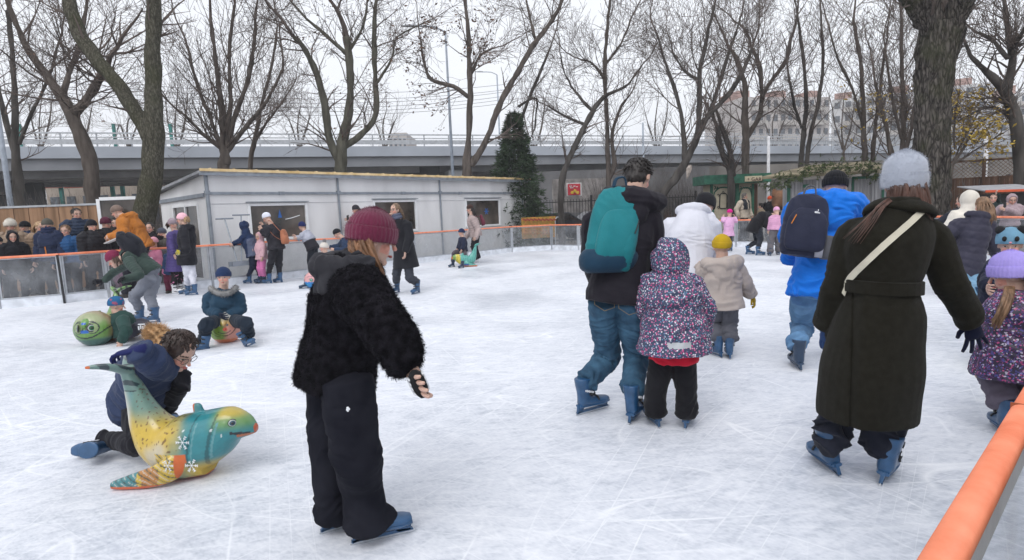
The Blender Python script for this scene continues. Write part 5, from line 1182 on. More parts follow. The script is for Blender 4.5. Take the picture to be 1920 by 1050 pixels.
# cluster by the right boards
J, t = folk('man in dark navy jacket reaching one long arm toward the left', (1800, 530), 1.66, 335, ('1d212c', 'cloth', dict(w=1.1)), ('22262f', 'slim'), None, (HB, 'short', 0), 'blue', ov=dict(head=(1806, 377), neck=(1806, 396), pel=(1796, 455), elL=(1775, 412), wrL=(1748, 425), shL=(1796, 400), hdL=(1742, 428)), lean=10, eyes=False)
J, t = folk('person in white coat with the hood up among the skaters by the right boards', (1815, 548), 1.68, 10, ('d8d2c8', 'wool', dict(hem=.10, w=1.18, k=1.15)), ('22242c', 'slim'), None, None, 'blue', hood='up', ov=dict(head=(1817, 376), neck=(1812, 397), pel=(1804, 465), elL=(1782, 425), wrL=(1768, 445), shL=(1795, 403)), lean=8, eyes=False)
J, t = folk('girl with long light brown hair in dark purple quilted coat and jeans', (1822, 560), 1.62, 8, ('2b2a38', 'puffer', dict(hem=.10, flare=.12, w=1.18, spacing=.105, amp=.012, k=1.5)), ('6687a0', 'wide'), None, (HL, 'long', .30), 'blue', hood='down', ov=dict(head=(1842, 386), neck=(1832, 405), pel=(1814, 498), shL=(1800, 420), elL=(1778, 440), wrL=(1784, 460, .1), shR=(1850, 420), elR=(1862, 458), wrR=(1870, 480), hdR=(1858, 472, .1), knL=(1806, 540), knR=(1822, 540)), lean=10, eyes=False, feet=dict(L=(1808, 572), R=(1832, 572)))
# kids at the right edge
def panda_mat():
    return CL_('pale_blue_fleece', '6f9ab4', 1.05, rough=.95)
J, t = folk('child in pale blue panda eared hat and navy jacket at the right picture edge', (1890, 690), 1.28, 195, ('1b2033', 'cloth', dict(w=1.25)), ('c9c58a', 'wide', M('yellow_blue_print', hx('cfc878'), c2=hx('3f7fae'), vs=5, lo=.52, hi=.56)), ('5f93b3', dict(top=.54, cuff=False, m=panda_mat(), size=1.12, low=.02)), None, 'boot',
     ov=dict(head=(1894, 459), neck=(1893, 487), pel=(1880, 585), elR=(1858, 520), wrR=(1852, 538, -.1), hdR=(1856, 545, -.1), shR=(1868, 500), knR=(1868, 640)), hy=25)
for s in (-1, 1):
    e = MB(); e.ball(J['head'] + J['hup'] * .54 * J['hh'] + J['hr'] * s * .30 * J['hh'], .036); e.build('hat_ear', M('black_plush', (.012, .012, .014), rough=.95), t, smooth=True)
for s in (-1, 1): e = MB(); e.ball(J['head'] + J['hup'] * .30 * J['hh'] + J['hr'] * s * .17 * J['hh'] + J['hf'] * .42 * J['hh'], (.018, .012, .022)); e.build('hat_eye', M('black_plush', (.012, .012, .014)), t, smooth=True)
e = MB(); e.ball(J['head'] + J['hup'] * .17 * J['hh'] + J['hf'] * .45 * J['hh'], (.012, .008, .008)); e.build('hat_nose', M('pink_plush', (.6, .25, .3)), t, smooth=True)
def sparkle():
    m, nt, b = new_mat('sequin_print'); tc = N(nt, 'ShaderNodeTexCoord'); v1 = N(nt, 'ShaderNodeTexVoronoi'); v1.inputs['Scale'].default_value = 115; nt.links.new(tc.outputs['Object'], v1.inputs['Vector'])
    sp = N(nt, 'ShaderNodeSeparateColor'); nt.links.new(v1.outputs['Color'], sp.inputs[0]); cr = N(nt, 'ShaderNodeValToRGB'); cr.color_ramp.interpolation = 'CONSTANT'; nt.links.new(sp.outputs[0], cr.inputs[0])
    e = cr.color_ramp.elements; e[0].color = (.018, .012, .035, 1); e[1].position = .5; e[1].color = (.07, .018, .10, 1)
    for p, c in ((.66, (.05, .05, .2, 1)), (.78, (.35, .05, .16, 1)), (.88, (.42, .38, .48, 1)), (.96, (.2, .17, .4, 1))): k = e.new(p); k.color = c
    nt.links.new(cr.outputs[0], b.inputs['Base Color']); b.inputs['Roughness'].default_value = .5; return m
J, t = folk('girl in lavender ribbed beanie and sparkly purple coat at the right edge', (1905, 812), 1.26, 20, ('2a1838', 'cloth', dict(hem=.16, flare=.25, w=1.28, m=sparkle())), ('5b5460', 'snow'), ('8f82c4', dict(ribs=34, top=.56, size=1.1, low=.0, m=CL_('lavender_rib_knit', '9c8fd2', 1.3, rough=.95), fuzzy=(5000, .006, .0005))), (HL, 'tress', .26), 'blue',
     ov=dict(head=(1893, 515), neck=(1908, 548), pel=(1908, 645), shL=(1880, 572), elL=(1880, 615), shR=(1940, 575), elR=(1950, 620)), hy=-75, hp=14)
hm = MB(); q = random.Random(4); Yh = J['head'][1]
for k in range(70):
    a_ = q.uniform(-1, 1); b_ = q.uniform(-1, 1); hm.tube([AT(1893 + a_ * 7, 538, Yh - .07), AT(1889 + a_ * 9, 560, Yh - .11 + b_ * .02), AT(1878 + a_ * 9, 588, Yh - .13 + b_ * .02), AT(1866 + a_ * 7 + b_ * 3, 612 + q.uniform(-14, 5), Yh - .13)], [.009, .009, .007, .002], 5, 2)
hm.build('hair', HL, t, smooth=True)
# ---- onlookers behind the boards, left
CROWD = 'onlookers crowding behind the left boards'
Yc = 13.3
def looker(label, px, head_y, H, face, top, **kw):
    """stands behind the boards: px, head_y = centre of the head; depth from its own row"""
    d = kw.pop('row', 0); Y = kw.pop('Y', Yc) + d
    b = AT(px, head_y, Y); hd_z = b[2]; P = V(b[0], Y, 0); q = proj(P)
    H2 = max(.9, hd_z + (.156 + .045 * H) * .5); 
    return folk(label, (q[0], q[1]), H2, face, top, shoe=kw.pop('shoe', 'boot'), group=kw.pop('group', None), **kw)
def proj(P):
    c = RW.T @ (np.asarray(P, float) - V(0, 0, CAM_H)); return 960 + F_PX * c[0] / -c[2], 525 - F_PX * c[1] / -c[2]
cl = lambda h, kind_='cloth', **o: (h, kind_, o)
looker('woman in white fur hat and beige coat behind the left boards', 20, 421, 1.6, 150, cl('8c7a6a'), hat=('cfc6bc', dict(size=1.15, m=M('white_fur', (.6, .56, .5)), fuzzy=(3000, .02, .001))), row=.3)
looker('person in black coat with raised black hood at the left end of the boards', 22, 442, 1.5, 130, cl('17181f'), hood='up', row=-.35)
looker('person in black jacket cut by the left picture edge', -8, 452, 1.55, 100, cl('15161c'), row=-.5, hat=('15161c',))
looker('person in black beanie and blue jacket half hidden behind the blonde woman', 50, 423, 1.6, 200, cl('22304c'), hat=('14151a',), row=.9)
looker('blonde woman in beige quilted jacket leaning on the left boards', 72, 424, 1.6, 110, cl('8a7460', 'puffer'), hair_=(HG, 'long', .18), row=.2)
_lk = looker('person in olive beanie, navy mask and navy jacket with orange zip', 91, 419, 1.58, 175, cl('202a44', 'cloth', w=1.25), hat=('4c4a44', {}), row=-.3, scf=CL_('navy_mask', '1a2440'))
J, t = _lk
mb = MB(); c = J['head']; mb.ball(c - J['hup'] * .24 * J['hh'] + J['hf'] * .12 * J['hh'], (.30 * J['hh'], .32 * J['hh'], .26 * J['hh']), [J['hr'], J['hf'], J['hup']]); mb.build('face_mask', CL_('navy_mask', '1a2440'), t, smooth=True)
mb = MB(); mb.tube([J['neck'] + J['v2'] * .14 - J['t'] * .02, J['neck'] + J['v2'] * .19 - J['t'] * .2, J['pel'] + J['v2'] * .2 + J['t'] * .1], .014, 6, 2)
mb.build('zip', M('orange_cord', (.6, .2, .03)), t)
J_ = None
looker('boy with brown fringe in bright blue quilted jacket', 124, 430, 1.4, 165, cl('1c4a78', 'puffer'), hair_=(HL, 'short', 0), row=-.2)
looker('tall dark haired man in navy parka standing behind the children', 141, 399, 1.85, 120, cl('222f45', 'puffer', w=1.3), hair_=(HD, 'short', 0), row=.6)
looker('woman in black quilted jacket and black beanie with pale lettering', 170, 421, 1.55, 120, cl('1a1a20', 'puffer', w=1.3), hat=('17181f', {}), hair_=(HD, 'tress', .2), row=-.3)
looker('woman in burgundy beanie, glasses and black coat looking right', 195, 417, 1.6, 95, cl('17181e', 'puffer'), hat=('4a1f30', dict(top=.6)), row=.05, ch=dict(glasses=True))
looker('dark jacketed person partly hidden behind the man in orange', 216, 416, 1.6, 150, cl('1b1c22'), hair_=(HD, 'short', 0), row=.9)
J, t = looker('man in mustard orange jacket and grey brown beanie bending left over the boards', 219, 394, 1.8, 262, cl('a5662a', 'cloth', w=1.22, k=1.3), hat=('6b5c54', dict(top=.52)), hood='down', lean=34, hp=22, row=-.5, ov=dict(head=(219, 397), neck=(236, 408), pel=(265, 462), wrR=(203, 446), wrL=(208, 444), elR=(222, 440)))
pp = MB(); a = AT(214, 450, Yc - .9); pp.box(a, (.34, .22, .02), ax=V(.9, .1, .35)); tag(pp.build('paper_bag', CL_('white_paper', 'b9b6b4', 1.2)), 'white folded paper in the hands of the man in orange', 'paper')
looker('dark haired woman in black jacket standing against the big tree trunk', 283, 425, 1.6, 175, cl('1d1c22', 'cloth'), hair_=(HD, 'bun', 0), row=.5)
# inside the gate, on skates
J, t = folk('small girl in pink hat and pink, white and orange jacket', (291, 548), 1.12, 190, ('d98aa6', 'cloth', dict(w=1.3, mats=[CL_('orange_cloth', 'e08a62', 1.2), CL_('white_cloth', 'd8d0d8', 1.2)], mfun=lambda co, J: [1 if q < J['tl'] * .30 else (2 if q < J['tl'] * .62 else 0) if abs(x) < .15 else 0 for q, x in zip((co - J['pel']) @ J['t'], (co - J['pel']) @ J['r'])])), ('bb6a94', 'snow'), ('d59aa8', dict(top=.53)), None, 'blue', ov=dict(head=(288, 454), neck=(289, 466)))
J, t = folk('toddler in slate hat and grey jacket lifted between the girls', (310, 545), 1.38, 200, ('55534f', 'cloth', dict(w=1.1)), ('4a3b3e', 'snow'), ('474a55', dict(top=.53)), None, 'boot', ov=dict(head=(303, 437), neck=(306, 449), wrR=(296, 446), wrL=(316, 446)))
J, t = folk('small child in pale grey hat with pink mittens and burgundy snow trousers', (322, 549), .98, 170, ('2c4468', 'cloth', dict(w=1.3)), ('5a2438', 'snow'), ('b9b6b8', dict(top=.53)), None, 'boot', ov=dict(head=(322, 466), neck=(322, 477)), gl=CL_('pink_mitten', 'd483a4', 1.3))
J, t = folk('girl in purple coat with grey beanie, patterned leggings and white skates', (336, 549), 1.40, 100, ('4a3f74', 'puffer', dict(hem=.14, flare=.2, spacing=.06, w=1.15)), ('231820', 'slim', M('black_pink_print', hx('17151a'), c2=hx('c87aa0'), vs=16, lo=.60, hi=.63)), ('8d8088', dict(top=.56)), (HB, 'tress', .12), 'white', ov=dict(head=(324, 420), neck=(330, 435)), hy=20, fdir=dict(L=100, R=95))
J, t = folk('girl in pink beanie, black jacket and white trousers with rainbow gloves', (357, 552), 1.55, 262, ('1b1b22', 'cloth', dict(hem=.10, w=1.22)), ('b9bac4', 'slim'), ('d7a9b4', dict(top=.56)), (HG, 'tress', .1), 'blue', hood='down', ov=dict(head=(341, 411), neck=(350, 425), elL=(350, 470, -.15), wrL=(338, 472, -.2), hdL=(331, 474, -.2), knL=(352, 520), knR=(362, 520)), hp=6, gl=M('rainbow_glove', hx('2f5fae'), c2=hx('d8c63a'), vs=18, lo=.45, hi=.5), feet=dict(L=(350, 552), R=(362, 554)))
J, t = folk('child in pink trousers standing behind the bending woman', (230, 552), 1.15, 180, ('7a4a62', 'cloth', {}), ('c06f9c', 'snow'), ('a36a80', {}), None, 'blue', ov=dict(head=(233, 470)))
# others behind the boards, middle and right
J, t = looker('woman in striped dark hat and pale pink jacket holding a phone', 671, 391, 1.65, 255, cl('b49a94', 'puffer'), hat=('2c2b30', dict(top=.58, cuff=False)), hair_=(HD, 'tress', .2), Y=18.2, ov=dict(wrR=(654, 409), elR=(662, 424), hdR=(649, 411)), hp=16, hy=-10)
ph = MB(); ph.box(AT(652, 408, 18.0), (.075, .01, .15), ax=V(.9, .1, .3)); tag(ph.build('mobile_phone', BLACK, bevel=.003), 'dark phone in the hand of the woman with the striped hat', 'phone')
J, t = looker('grey haired man in black vest over cream jumper behind the far boards', 1394, 367, 1.8, 150, cl('b7ab9c', 'cloth', w=1.18, mats=[CL_('black_vest', '24262c', 1.3)], mfun=lambda co, J: (np.abs((co - J['pel']) @ J['r']) < .19) & ((co - J['pel']) @ J['t'] > J['tl'] * .45) & (np.abs((co - J['pel']) @ J['r']) > .03)), hair_=(HGR, 'short', 0), Y=23.2, ov=dict(wrL=(1410, 405), wrR=(1384, 405)), hy=-40)
looker('person in orange beanie carrying a black rucksack beside the camel', 1443, 372, 1.5, 30, cl('1a1b20', 'cloth'), hat=('d2532f', dict(top=.54, cuff=False)), Y=24.6, legs=('222', 'slim') if False else ('22222a', 'slim'))
looker('person in beige jacket standing left of the orange hatted one', 1428, 385, 1.4, 300, cl('8d7f6c', 'cloth'), hair_=(HD, 'short', 0), Y=24.2)
J, t = looker('woman in mauve hooded coat looking at her phone behind the right boards', 1896, 372, 1.66, 205, cl('9c8a90', 'puffer', w=1.25, spacing=.1), hood='up', Y=13.7, ov=dict(wrR=(1880, 388, -.1), wrL=(1884, 392, -.1), elR=(1868, 400), elL=(1908, 402)), hp=22)
ph = MB(); ph.box(AT(1884, 386, 13.4), (.075, .012, .15), ax=V(.9, .1, -.2)); tag(ph.build('mobile_phone', BLACK, bevel=.003), 'dark phone held by the woman in the mauve coat', 'phone')
looker('dark haired person in green black jacket leaning on the right rail', 1862, 370, 1.6, 215, cl('1c2a2a', 'cloth'), hair_=(HD, 'short', 0), Y=14.3, ov=dict(wrR=(1868, 366, -.1), elR=(1872, 392)))
looker('brown haired person just seen behind the navy jacketed man', 1828, 358, 1.6, 20, cl('2a2422'), hair_=(HB, 'short', 0), Y=18.5)
for lb, x, y, H_, h1, h2 in (('child in green hat high up by the dark tree', 1869, 341, 1.2, '2c5a4a', '1b1c22'), ('child with red face scarf beside the lattice fence', 1889, 332, 1.2, '2a2a30', '7a2430'), ('girl in pink hat and purple jacket high on the right', 1909, 330, 1.3, 'c9a2b4', '4a2f5a'), ('child in black hat with pink band at the right edge', 1910, 345, 1.1, '1a1b20', 'b06a80')):
    looker(lb, x, y, H_, 190, cl(h2, 'cloth', k=1.4), hat=(h1, dict(top=.54)), Y=21 + (1909 - x) * .02, hands='')
# ================================================================== animal sleds
def lerp(a, b, t): return np.asarray(a, float) + (np.asarray(b, float) - np.asarray(a, float)) * np.clip(t, 0, 1)[..., None]
def sstep(a, b, x): t = np.clip((x - a) / (b - a), 0, 1); return t * t * (3 - 2 * t)
def sled(label, base, face, scale, paint, vox=.008, fins=True, sk=None, flakes=False, group='animal sleds on the ice'):
    """fibreglass sea animal: local x = forward, y = left, z = up, length about .75 m from chest to tail root"""
    a = R(face); fw = V(math.sin(a), math.cos(a), 0); lf = V(-math.cos(a), math.sin(a), 0); P0 = G(*base)
    W_ = lambda x, y, z: P0 + (fw * x + lf * y + Z * z) * scale
    t = thing('animal_sled', label, 'sled', tuple(P0), group)
    mb = MB()
    spine = [(.425, .285, .018, .020), (.40, .292, .038, .040), (.355, .305, .066, .070), (.285, .318, .094, .102), (.19, .275, .128, .140), (.08, .225, .155, .166), (-.03, .195, .168, .176), (-.13, .19, .152, .170), (-.215, .235, .122, .145), (-.275, .33, .088, .112), (-.315, .44, .062, .078), (-.345, .54, .048, .056), (-.375, .62, .038, .036), (-.395, .67, .035, .024)]
    rings = []
    S = np.array(spine); T = np.gradient(S[:, :2], axis=0)
    for (x, z, ry, rz), tg in zip(spine, T):
        tg = tg / np.linalg.norm(tg); up = nrm(-tg[1] * fw + tg[0] * Z) * (1); rings.append((W_(x, 0, z), lf, -up, ry * scale, rz * scale))
    mb.loft(rings, 22, 3)
    # belly down to the ice
    mb.loft([(W_(.10, 0, .10), lf, Z, .10 * scale, .09 * scale), (W_(.0, 0, .085), lf, Z, .15 * scale, .085 * scale), (W_(-.12, 0, .085), lf, Z, .14 * scale, .085 * scale), (W_(-.22, 0, .10), lf, Z, .07 * scale, .06 * scale)], 18, 2)
    # tail flukes
    for s in (-1, 1):
        mb.loft([(W_(-.375, .0, .645), fw, Z, .045 * scale, .030 * scale), (W_(-.41, .06 * s, .685), fw, Z, .05 * scale, .026 * scale), (W_(-.455, .11 * s, .705), fw, Z, .038 * scale, .018 * scale), (W_(-.51, .15 * s, .71), fw, Z, .015 * scale, .010 * scale)], 12, 3)
        # flippers sweeping back along the ice
        mb.loft([(W_(.06, .10 * s, .14), Z, lf, .055 * scale, .04 * scale), (W_(-.03, .165 * s, .105), Z, lf, .078 * scale, .035 * scale), (W_(-.14, .20 * s, .07), nrm(Z + fw * .2), lf, .066 * scale, .028 * scale), (W_(-.27, .215 * s, .045), nrm(Z + fw * .2), lf, .046 * scale, .025 * scale), (W_(-.37, .22 * s, .028), Z, lf, .022 * scale, .02 * scale)], 14, 3)
    # back fin used as handle
    mb.loft([(W_(.07, 0, .33), fw, lf, .05 * scale, .022 * scale), (W_(.065, 0, .38), fw, lf, .036 * scale, .018 * scale), (W_(.055, 0, .43), fw, lf, .030 * scale, .016 * scale), (W_(.052, 0, .445), fw, lf, .02 * scale, .012 * scale)], 12, 2)
    for s in (-1, 1): mb.ball(W_(.27, .058 * s, .335), .042 * scale)      # cheeks
    v, nn, f = fuse(mb, vox, 3); v[:, 2] = np.maximum(v[:, 2], .006)
    q = (v - P0) / scale; x, y, z = q @ fw, q @ lf, q[:, 2]
    C = paint(x, y, z, v)
    rim = (z < .022); C[rim] = (.62, .10, .025)
    o = emit('sled_body', v, f, MC('glossy_paint', rough=.28, coat=.5, bump=.05, bs=25), t, C)
    return t, W_
def n3(v, s, o=0): return np.array([mnoise.noise((p[0] * s + o, p[1] * s, p[2] * s)) for p in v])
def stripes(C, m, c): C[m] = c; return C
def eye(t, W_, s, x, y, z, r, iris, nose=False):
    c = W_(x, y * s, z); d = nrm(W_(x + .35, y * s * 2.2, z + .01) - c) if not nose else None
    k = np.linalg.norm(W_(1, 0, 0) - W_(0, 0, 0)); mb = MB()
    fwd = nrm(W_(1, 0, 0) - W_(0, 0, 0)); lft = nrm(W_(0, 1, 0) - W_(0, 0, 0)); out = nrm(fwd * .55 + lft * s * .85 + Z * .12) if abs(y) > .03 else fwd
    e = nrm(np.cross(out, Z)); u = np.cross(e, out)
    def disc(mb, r_, th): mb.ball(c + out * th, (r_, r_ * .9, r_ * .22), [e, u, out], 16, 8)
    a = MB(); disc(a, r * k, 0); ey = a.build('eye', M('sled_eye_rim', (.02, .02, .02), rough=.3, coat=.5), t, smooth=True)
    b = MB(); disc(b, r * k * .84, .004 * k); b.build('eye_white', M('sled_eye_white', (.33, .38, .36), rough=.3, coat=.5), ey, smooth=True)
    b = MB(); disc(b, r * k * .62, .009 * k); b.build('iris', iris, ey, smooth=True)
    b = MB(); disc(b, r * k * .30, .015 * k); b.build('pupil', M('sled_eye_rim', (.02, .02, .02)), ey, smooth=True)
def snowflake(t, c, n, r, par):
    e = nrm(np.cross(n, Z)); u = np.cross(e, n); mb = MB()
    for k in range(6):
        a = k * math.pi / 3; d = e * math.cos(a) + u * math.sin(a); mb.tube([c, c + d * r], r * .04, 4, cap=False)
        for j in (.5, .78):
            for s in (-1, 1): b = a + s * .75; dd = e * math.cos(b) + u * math.sin(b); mb.tube([c + d * r * j, c + d * r * j + dd * r * .28], r * .045, 4, cap=False)
    mb.build('painted_snowflake', WLET, par)
TEALP, YEL, GRN, ORG, WHT, BLKP = (.035, .22, .25), (.58, .40, .05), (.17, .30, .06), (.60, .13, .03), (.55, .53, .47), (.02, .025, .03)
def paint_main(x, y, z, v):
    C = np.tile(np.array(TEALP), (len(v), 1)); n = n3(v, 9); n2 = n3(v, 60, 4)
    C = lerp(C, YEL, sstep(.08, -.08, x + .1 * n) * 1.0)
    C = lerp(C, WHT, sstep(.22, .42, z) * sstep(-.30, -.355, x - .10 * (z - .45)) * .9)
    C = lerp(C, WHT, sstep(.10, .02, np.hypot(x + .12, z - .17) + .06 * n - .02) * .7)
    C = lerp(C, TEALP, sstep(.30, .44, z) * sstep(-.36, -.28, x + .28 * (z - .35)) * .8)
    C = lerp(C, (.10, .03, .01), (n2 > .42) * (x < .02) * (x > -.3) * (z > .2) * .8)
    C = lerp(C, GRN, sstep(.28, .36, z) * sstep(.16, .26, x) * .8); C = lerp(C, YEL, sstep(.16, .08, z) * sstep(.0, .1, x)); C = lerp(C, YEL, sstep(.36, .40, z) * sstep(.2, .26, x) * .8)
    for k, (cx, w_) in enumerate(((.20, .008), (.085, .006))):
        m = np.abs(x - cx - .25 * (z - .28) ** 1 * (1 if k == 0 else .6)) < w_ * (1 + n); C[m & (z > .1) & (z < .40) & (np.abs(y) > .04)] *= .5
        m2 = np.abs(x - cx - .022 - .25 * (z - .28) * (1 if k == 0 else .6)) < w_ * .7; C[m2 & (z > .15) & (z < .36) & (np.abs(y) > .04)] = (.12, .30, .32)
    tail = (z > .53) & (x < -.3); C[tail] = np.where((np.sin((z[tail] * 70 + y[tail] * 90 + 5 * n[tail])) > .2)[:, None], (.03, .05, .06), (.13, .22, .2)); C[(np.abs(y) > .145) & (z > .6)] = ORG
    fl = (np.abs(y) > .15) & (z < .19) & (x < .06); C[fl] = np.where((n[fl] > .0)[:, None], YEL, (.45, .2, .05)); C[fl & (x < -.2)] = (.06, .22, .24); C[fl & (np.sin(z * 130 + x * 95 + 3 * n) > .86)] = (.05, .07, .06); C[fl & (np.sin(z * 130 + x * 95 + 3 * n) < -.95)] = WHT; C[fl & ((z < .028) | (x > -.00))] = ORG
    C[(x > .418) & (z > .262)] = (.50, .10, .04); m = (np.abs(z - .285 + (x - .33) * .15) < .009) & (x > .30) & (x < .40); C[m] = BLKP; C[(z < .275) & (z > .255) & (x > .33)] = (.45, .14, .06)
    C[(z > .40) & (x > .0) & (x < .15) & (x < .045)] = ORG
    dots = n3(v, 26, 9) > .70; C[dots & (x > -.05) & (x < .3)] = (.6, .65, .65)
    return C
t, W_ = sled('turquoise and yellow dolphin-shaped sled with upright tail and painted snowflakes', (368, 888), 97, 1.0, paint_main, .0065)
for s in (-1,): 
    eye(t, W_, s, .320, .074, .350, .026, M('sled_eye_blue', (.03, .07, .11), rough=.25, coat=.6))
fwm = nrm(W_(1, 0, 0) - W_(0, 0, 0)); rt_ = nrm(W_(0, -1, 0) - W_(0, 0, 0))
for (x, y, z, r_) in ((.06, -.165, .265, .042), (.09, -.150, .12, .040), (-.02, -.200, .14, .034)): snowflake(t, W_(x, y, z), nrm(rt_ + Z * .1), r_, t)

def paint_green(x, y, z, v):
    n = n3(v, 10); C = np.tile(np.array((.14, .30, .07)), (len(v), 1)); C = lerp(C, (.45, .20, .08), sstep(.12, .02, x + .05 * n)); C = lerp(C, (.30, .38, .22), sstep(.36, .44, z))
    C = lerp(C, (.16, .30, .10), sstep(.3, .4, z) * (x < 0)); C[(z > .45) & (x < -.3) & (np.sin(z * 60 + y * 80 + 4 * n) > .3)] = (.03, .04, .03)
    r_ = z - .315; m = (np.abs(z - .235 - y * y * 6) < .011) & (x > .18) & (np.abs(y) < .12); C[m] = BLKP; C[(z < .2) & (x > .1)] = (.06, .16, .12)
    m = (np.abs(z - .385 + (np.abs(y) - .05) ** 2 * 8) < .006) & (x > .2) & (np.abs(y) > .02) & (np.abs(y) < .09); C[m] = BLKP
    C[(x > .27) & (np.abs(y) < .028) & (np.abs(z - .325) < .012)] = (.02, .12, .5)
    C[(np.abs(x - .1 - .2 * (z - .2)) < .010) & (z > .1)] = (.04, .12, .35); return C
def bighead(t, W_, paint, b=1.25):
    """a blunt round head for the face-on sleds"""
    k = np.linalg.norm(W_(1, 0, 0) - W_(0, 0, 0)); fwd = nrm(W_(1, 0, 0) - W_(0, 0, 0)); lft = nrm(W_(0, 1, 0) - W_(0, 0, 0)); mb = MB()
    mb.ball(W_(.24 - .17 * (b - 1), 0, .22), (.17 * k * b, .20 * k * b, .215 * k * min(b, 1.12)), [fwd, lft, Z], 22, 14); v, nn, f = fuse(mb, .010, 1); q = (v - W_(0, 0, 0)) / k
    emit('head', v, f, MC('glossy_paint'), t, paint(q @ fwd, q @ lft, q @ Z, v))
def ph_green(x, y, z, v):
    n = n3(v, 8); C = np.tile(np.array((.15, .30, .07)), (len(v), 1)); C = lerp(C, (.32, .36, .2), sstep(.3, .4, z + .1 * n)); C = lerp(C, (.30, .22, .12), sstep(.32, .2, x)); C = lerp(C, (.05, .13, .11), sstep(.14, .08, z))
    C[(np.abs(z - .125 - y * y * 2.2) < .010) & (x > .2)] = BLKP; C[(np.abs(z - .345 + (np.abs(y) - .07) ** 2 * 8) < .007) & (x > .2) & (np.abs(y) > .03) & (np.abs(y) < .13)] = BLKP
    for s in (-1, 1): r_ = np.hypot(y - s * .088, z - .258); C[(r_ < .074) & (x > .2)] = (.25, .33, .15); C[(np.abs(r_ - .07) < .006) & (x > .2)] = BLKP
    C[(x > .3) & (np.abs(y) < .05) & (np.abs(z - .215) < .022)] = (.02, .13, .5); return C
t, W_ = sled('green faced sled with huge green eyes and raised tail, ridden by a small child', (198, 640), 176, .98, paint_green, .009); bighead(t, W_, ph_green)
GI = M('sled_eye_green', (.01, .12, .03), rough=.25, coat=.6)
for s in (-1, 1): eye(t, W_, s, .395, .085, .262, .060, GI)
def ph_pink(x, y, z, v):
    n = n3(v, 9); C = np.tile(np.array((.20, .32, .05)), (len(v), 1)); C = lerp(C, (.60, .28, .22), sstep(-.04, .06, y * PSIDE + .06 * n)); C = lerp(C, (.52, .40, .06), sstep(.25, .33, z) * .6)
    C = lerp(C, (.35, .35, .33), sstep(.32, .40, z)); C[(np.abs(np.hypot(y, z - .30) - .17 - .01 * n) < .005)] *= .3; C[(np.abs(np.hypot(y + .03, z - .33) - .215) < .005)] *= .3
    C[(np.abs(z - .165 - y * y * 5) < .006) & (np.abs(y) < .09) & (x > .2)] = BLKP; C[(z < .07)] = (.60, .18, .08); C[(np.hypot(y - .02 * PSIDE, z - .225) < .028) & (x > .3)] = (.62, .14, .09); return C
PSIDE = 1
def paint_pink(x, y, z, v): return ph_pink(x, y, z, v)
t, W_ = sled('pink and green faced sled with small painted eyes under the boy in navy', (431, 636), 163, .86, paint_pink, .009); bighead(t, W_, ph_pink)
for s in (-1, 1): eye(t, W_, s, .39, .05, .285, .022, M('sled_eye_blue', (.03, .07, .11)))
nb = MB(); nb.ball(W_(.41, .01, .225), .026 * .86); nb.build('nose', M('sled_red_nose', (.55, .10, .06), rough=.3, coat=.5), t, smooth=True)
def ph_blue(x, y, z, v):
    C = np.tile(np.array((.68, .36, .36)), (len(v), 1)); n = n3(v, 12); C[(z < .19 + .02 * n)] = (.02, .22, .55); C[(z < .12) & (n > .1)] = (.03, .35, .5)
    C[(np.abs(z - .35 + (y) ** 2 * 4) < .008) & (np.abs(y) < .1) & (x > .2)] = (.3, .12, .2); return C
t, W_ = sled('pink sled with blue lower face carrying the white jacketed child', (594, 538), 185, .82, ph_blue, .011); bighead(t, W_, ph_blue)
eye(t, W_, 1, .40, .03, .24, .055, M('sled_eye_mint', (.08, .4, .25), rough=.3))
def paint_far(x, y, z, v):
    n = n3(v, 10); C = np.tile(np.array((.10, .38, .33)), (len(v), 1)); C = lerp(C, (.60, .48, .05), sstep(.12, .18, x) * sstep(.32, .27, x)); C = lerp(C, (.2, .35, .08), sstep(.26, .32, x)); C[(x > .39)] = ORG; C[(z < .1) & (x > -.1)] = (.04, .1, .3)
    C[(z < .05)] = (.5, .2, .1); C[np.abs(np.sin(x * 40 + n * 2)) < .15] *= .35; return C
t, W_ = sled('far turquoise sled with yellow and green head pushed along the distant boards', (872, 500), 258, .92, paint_far, .012)
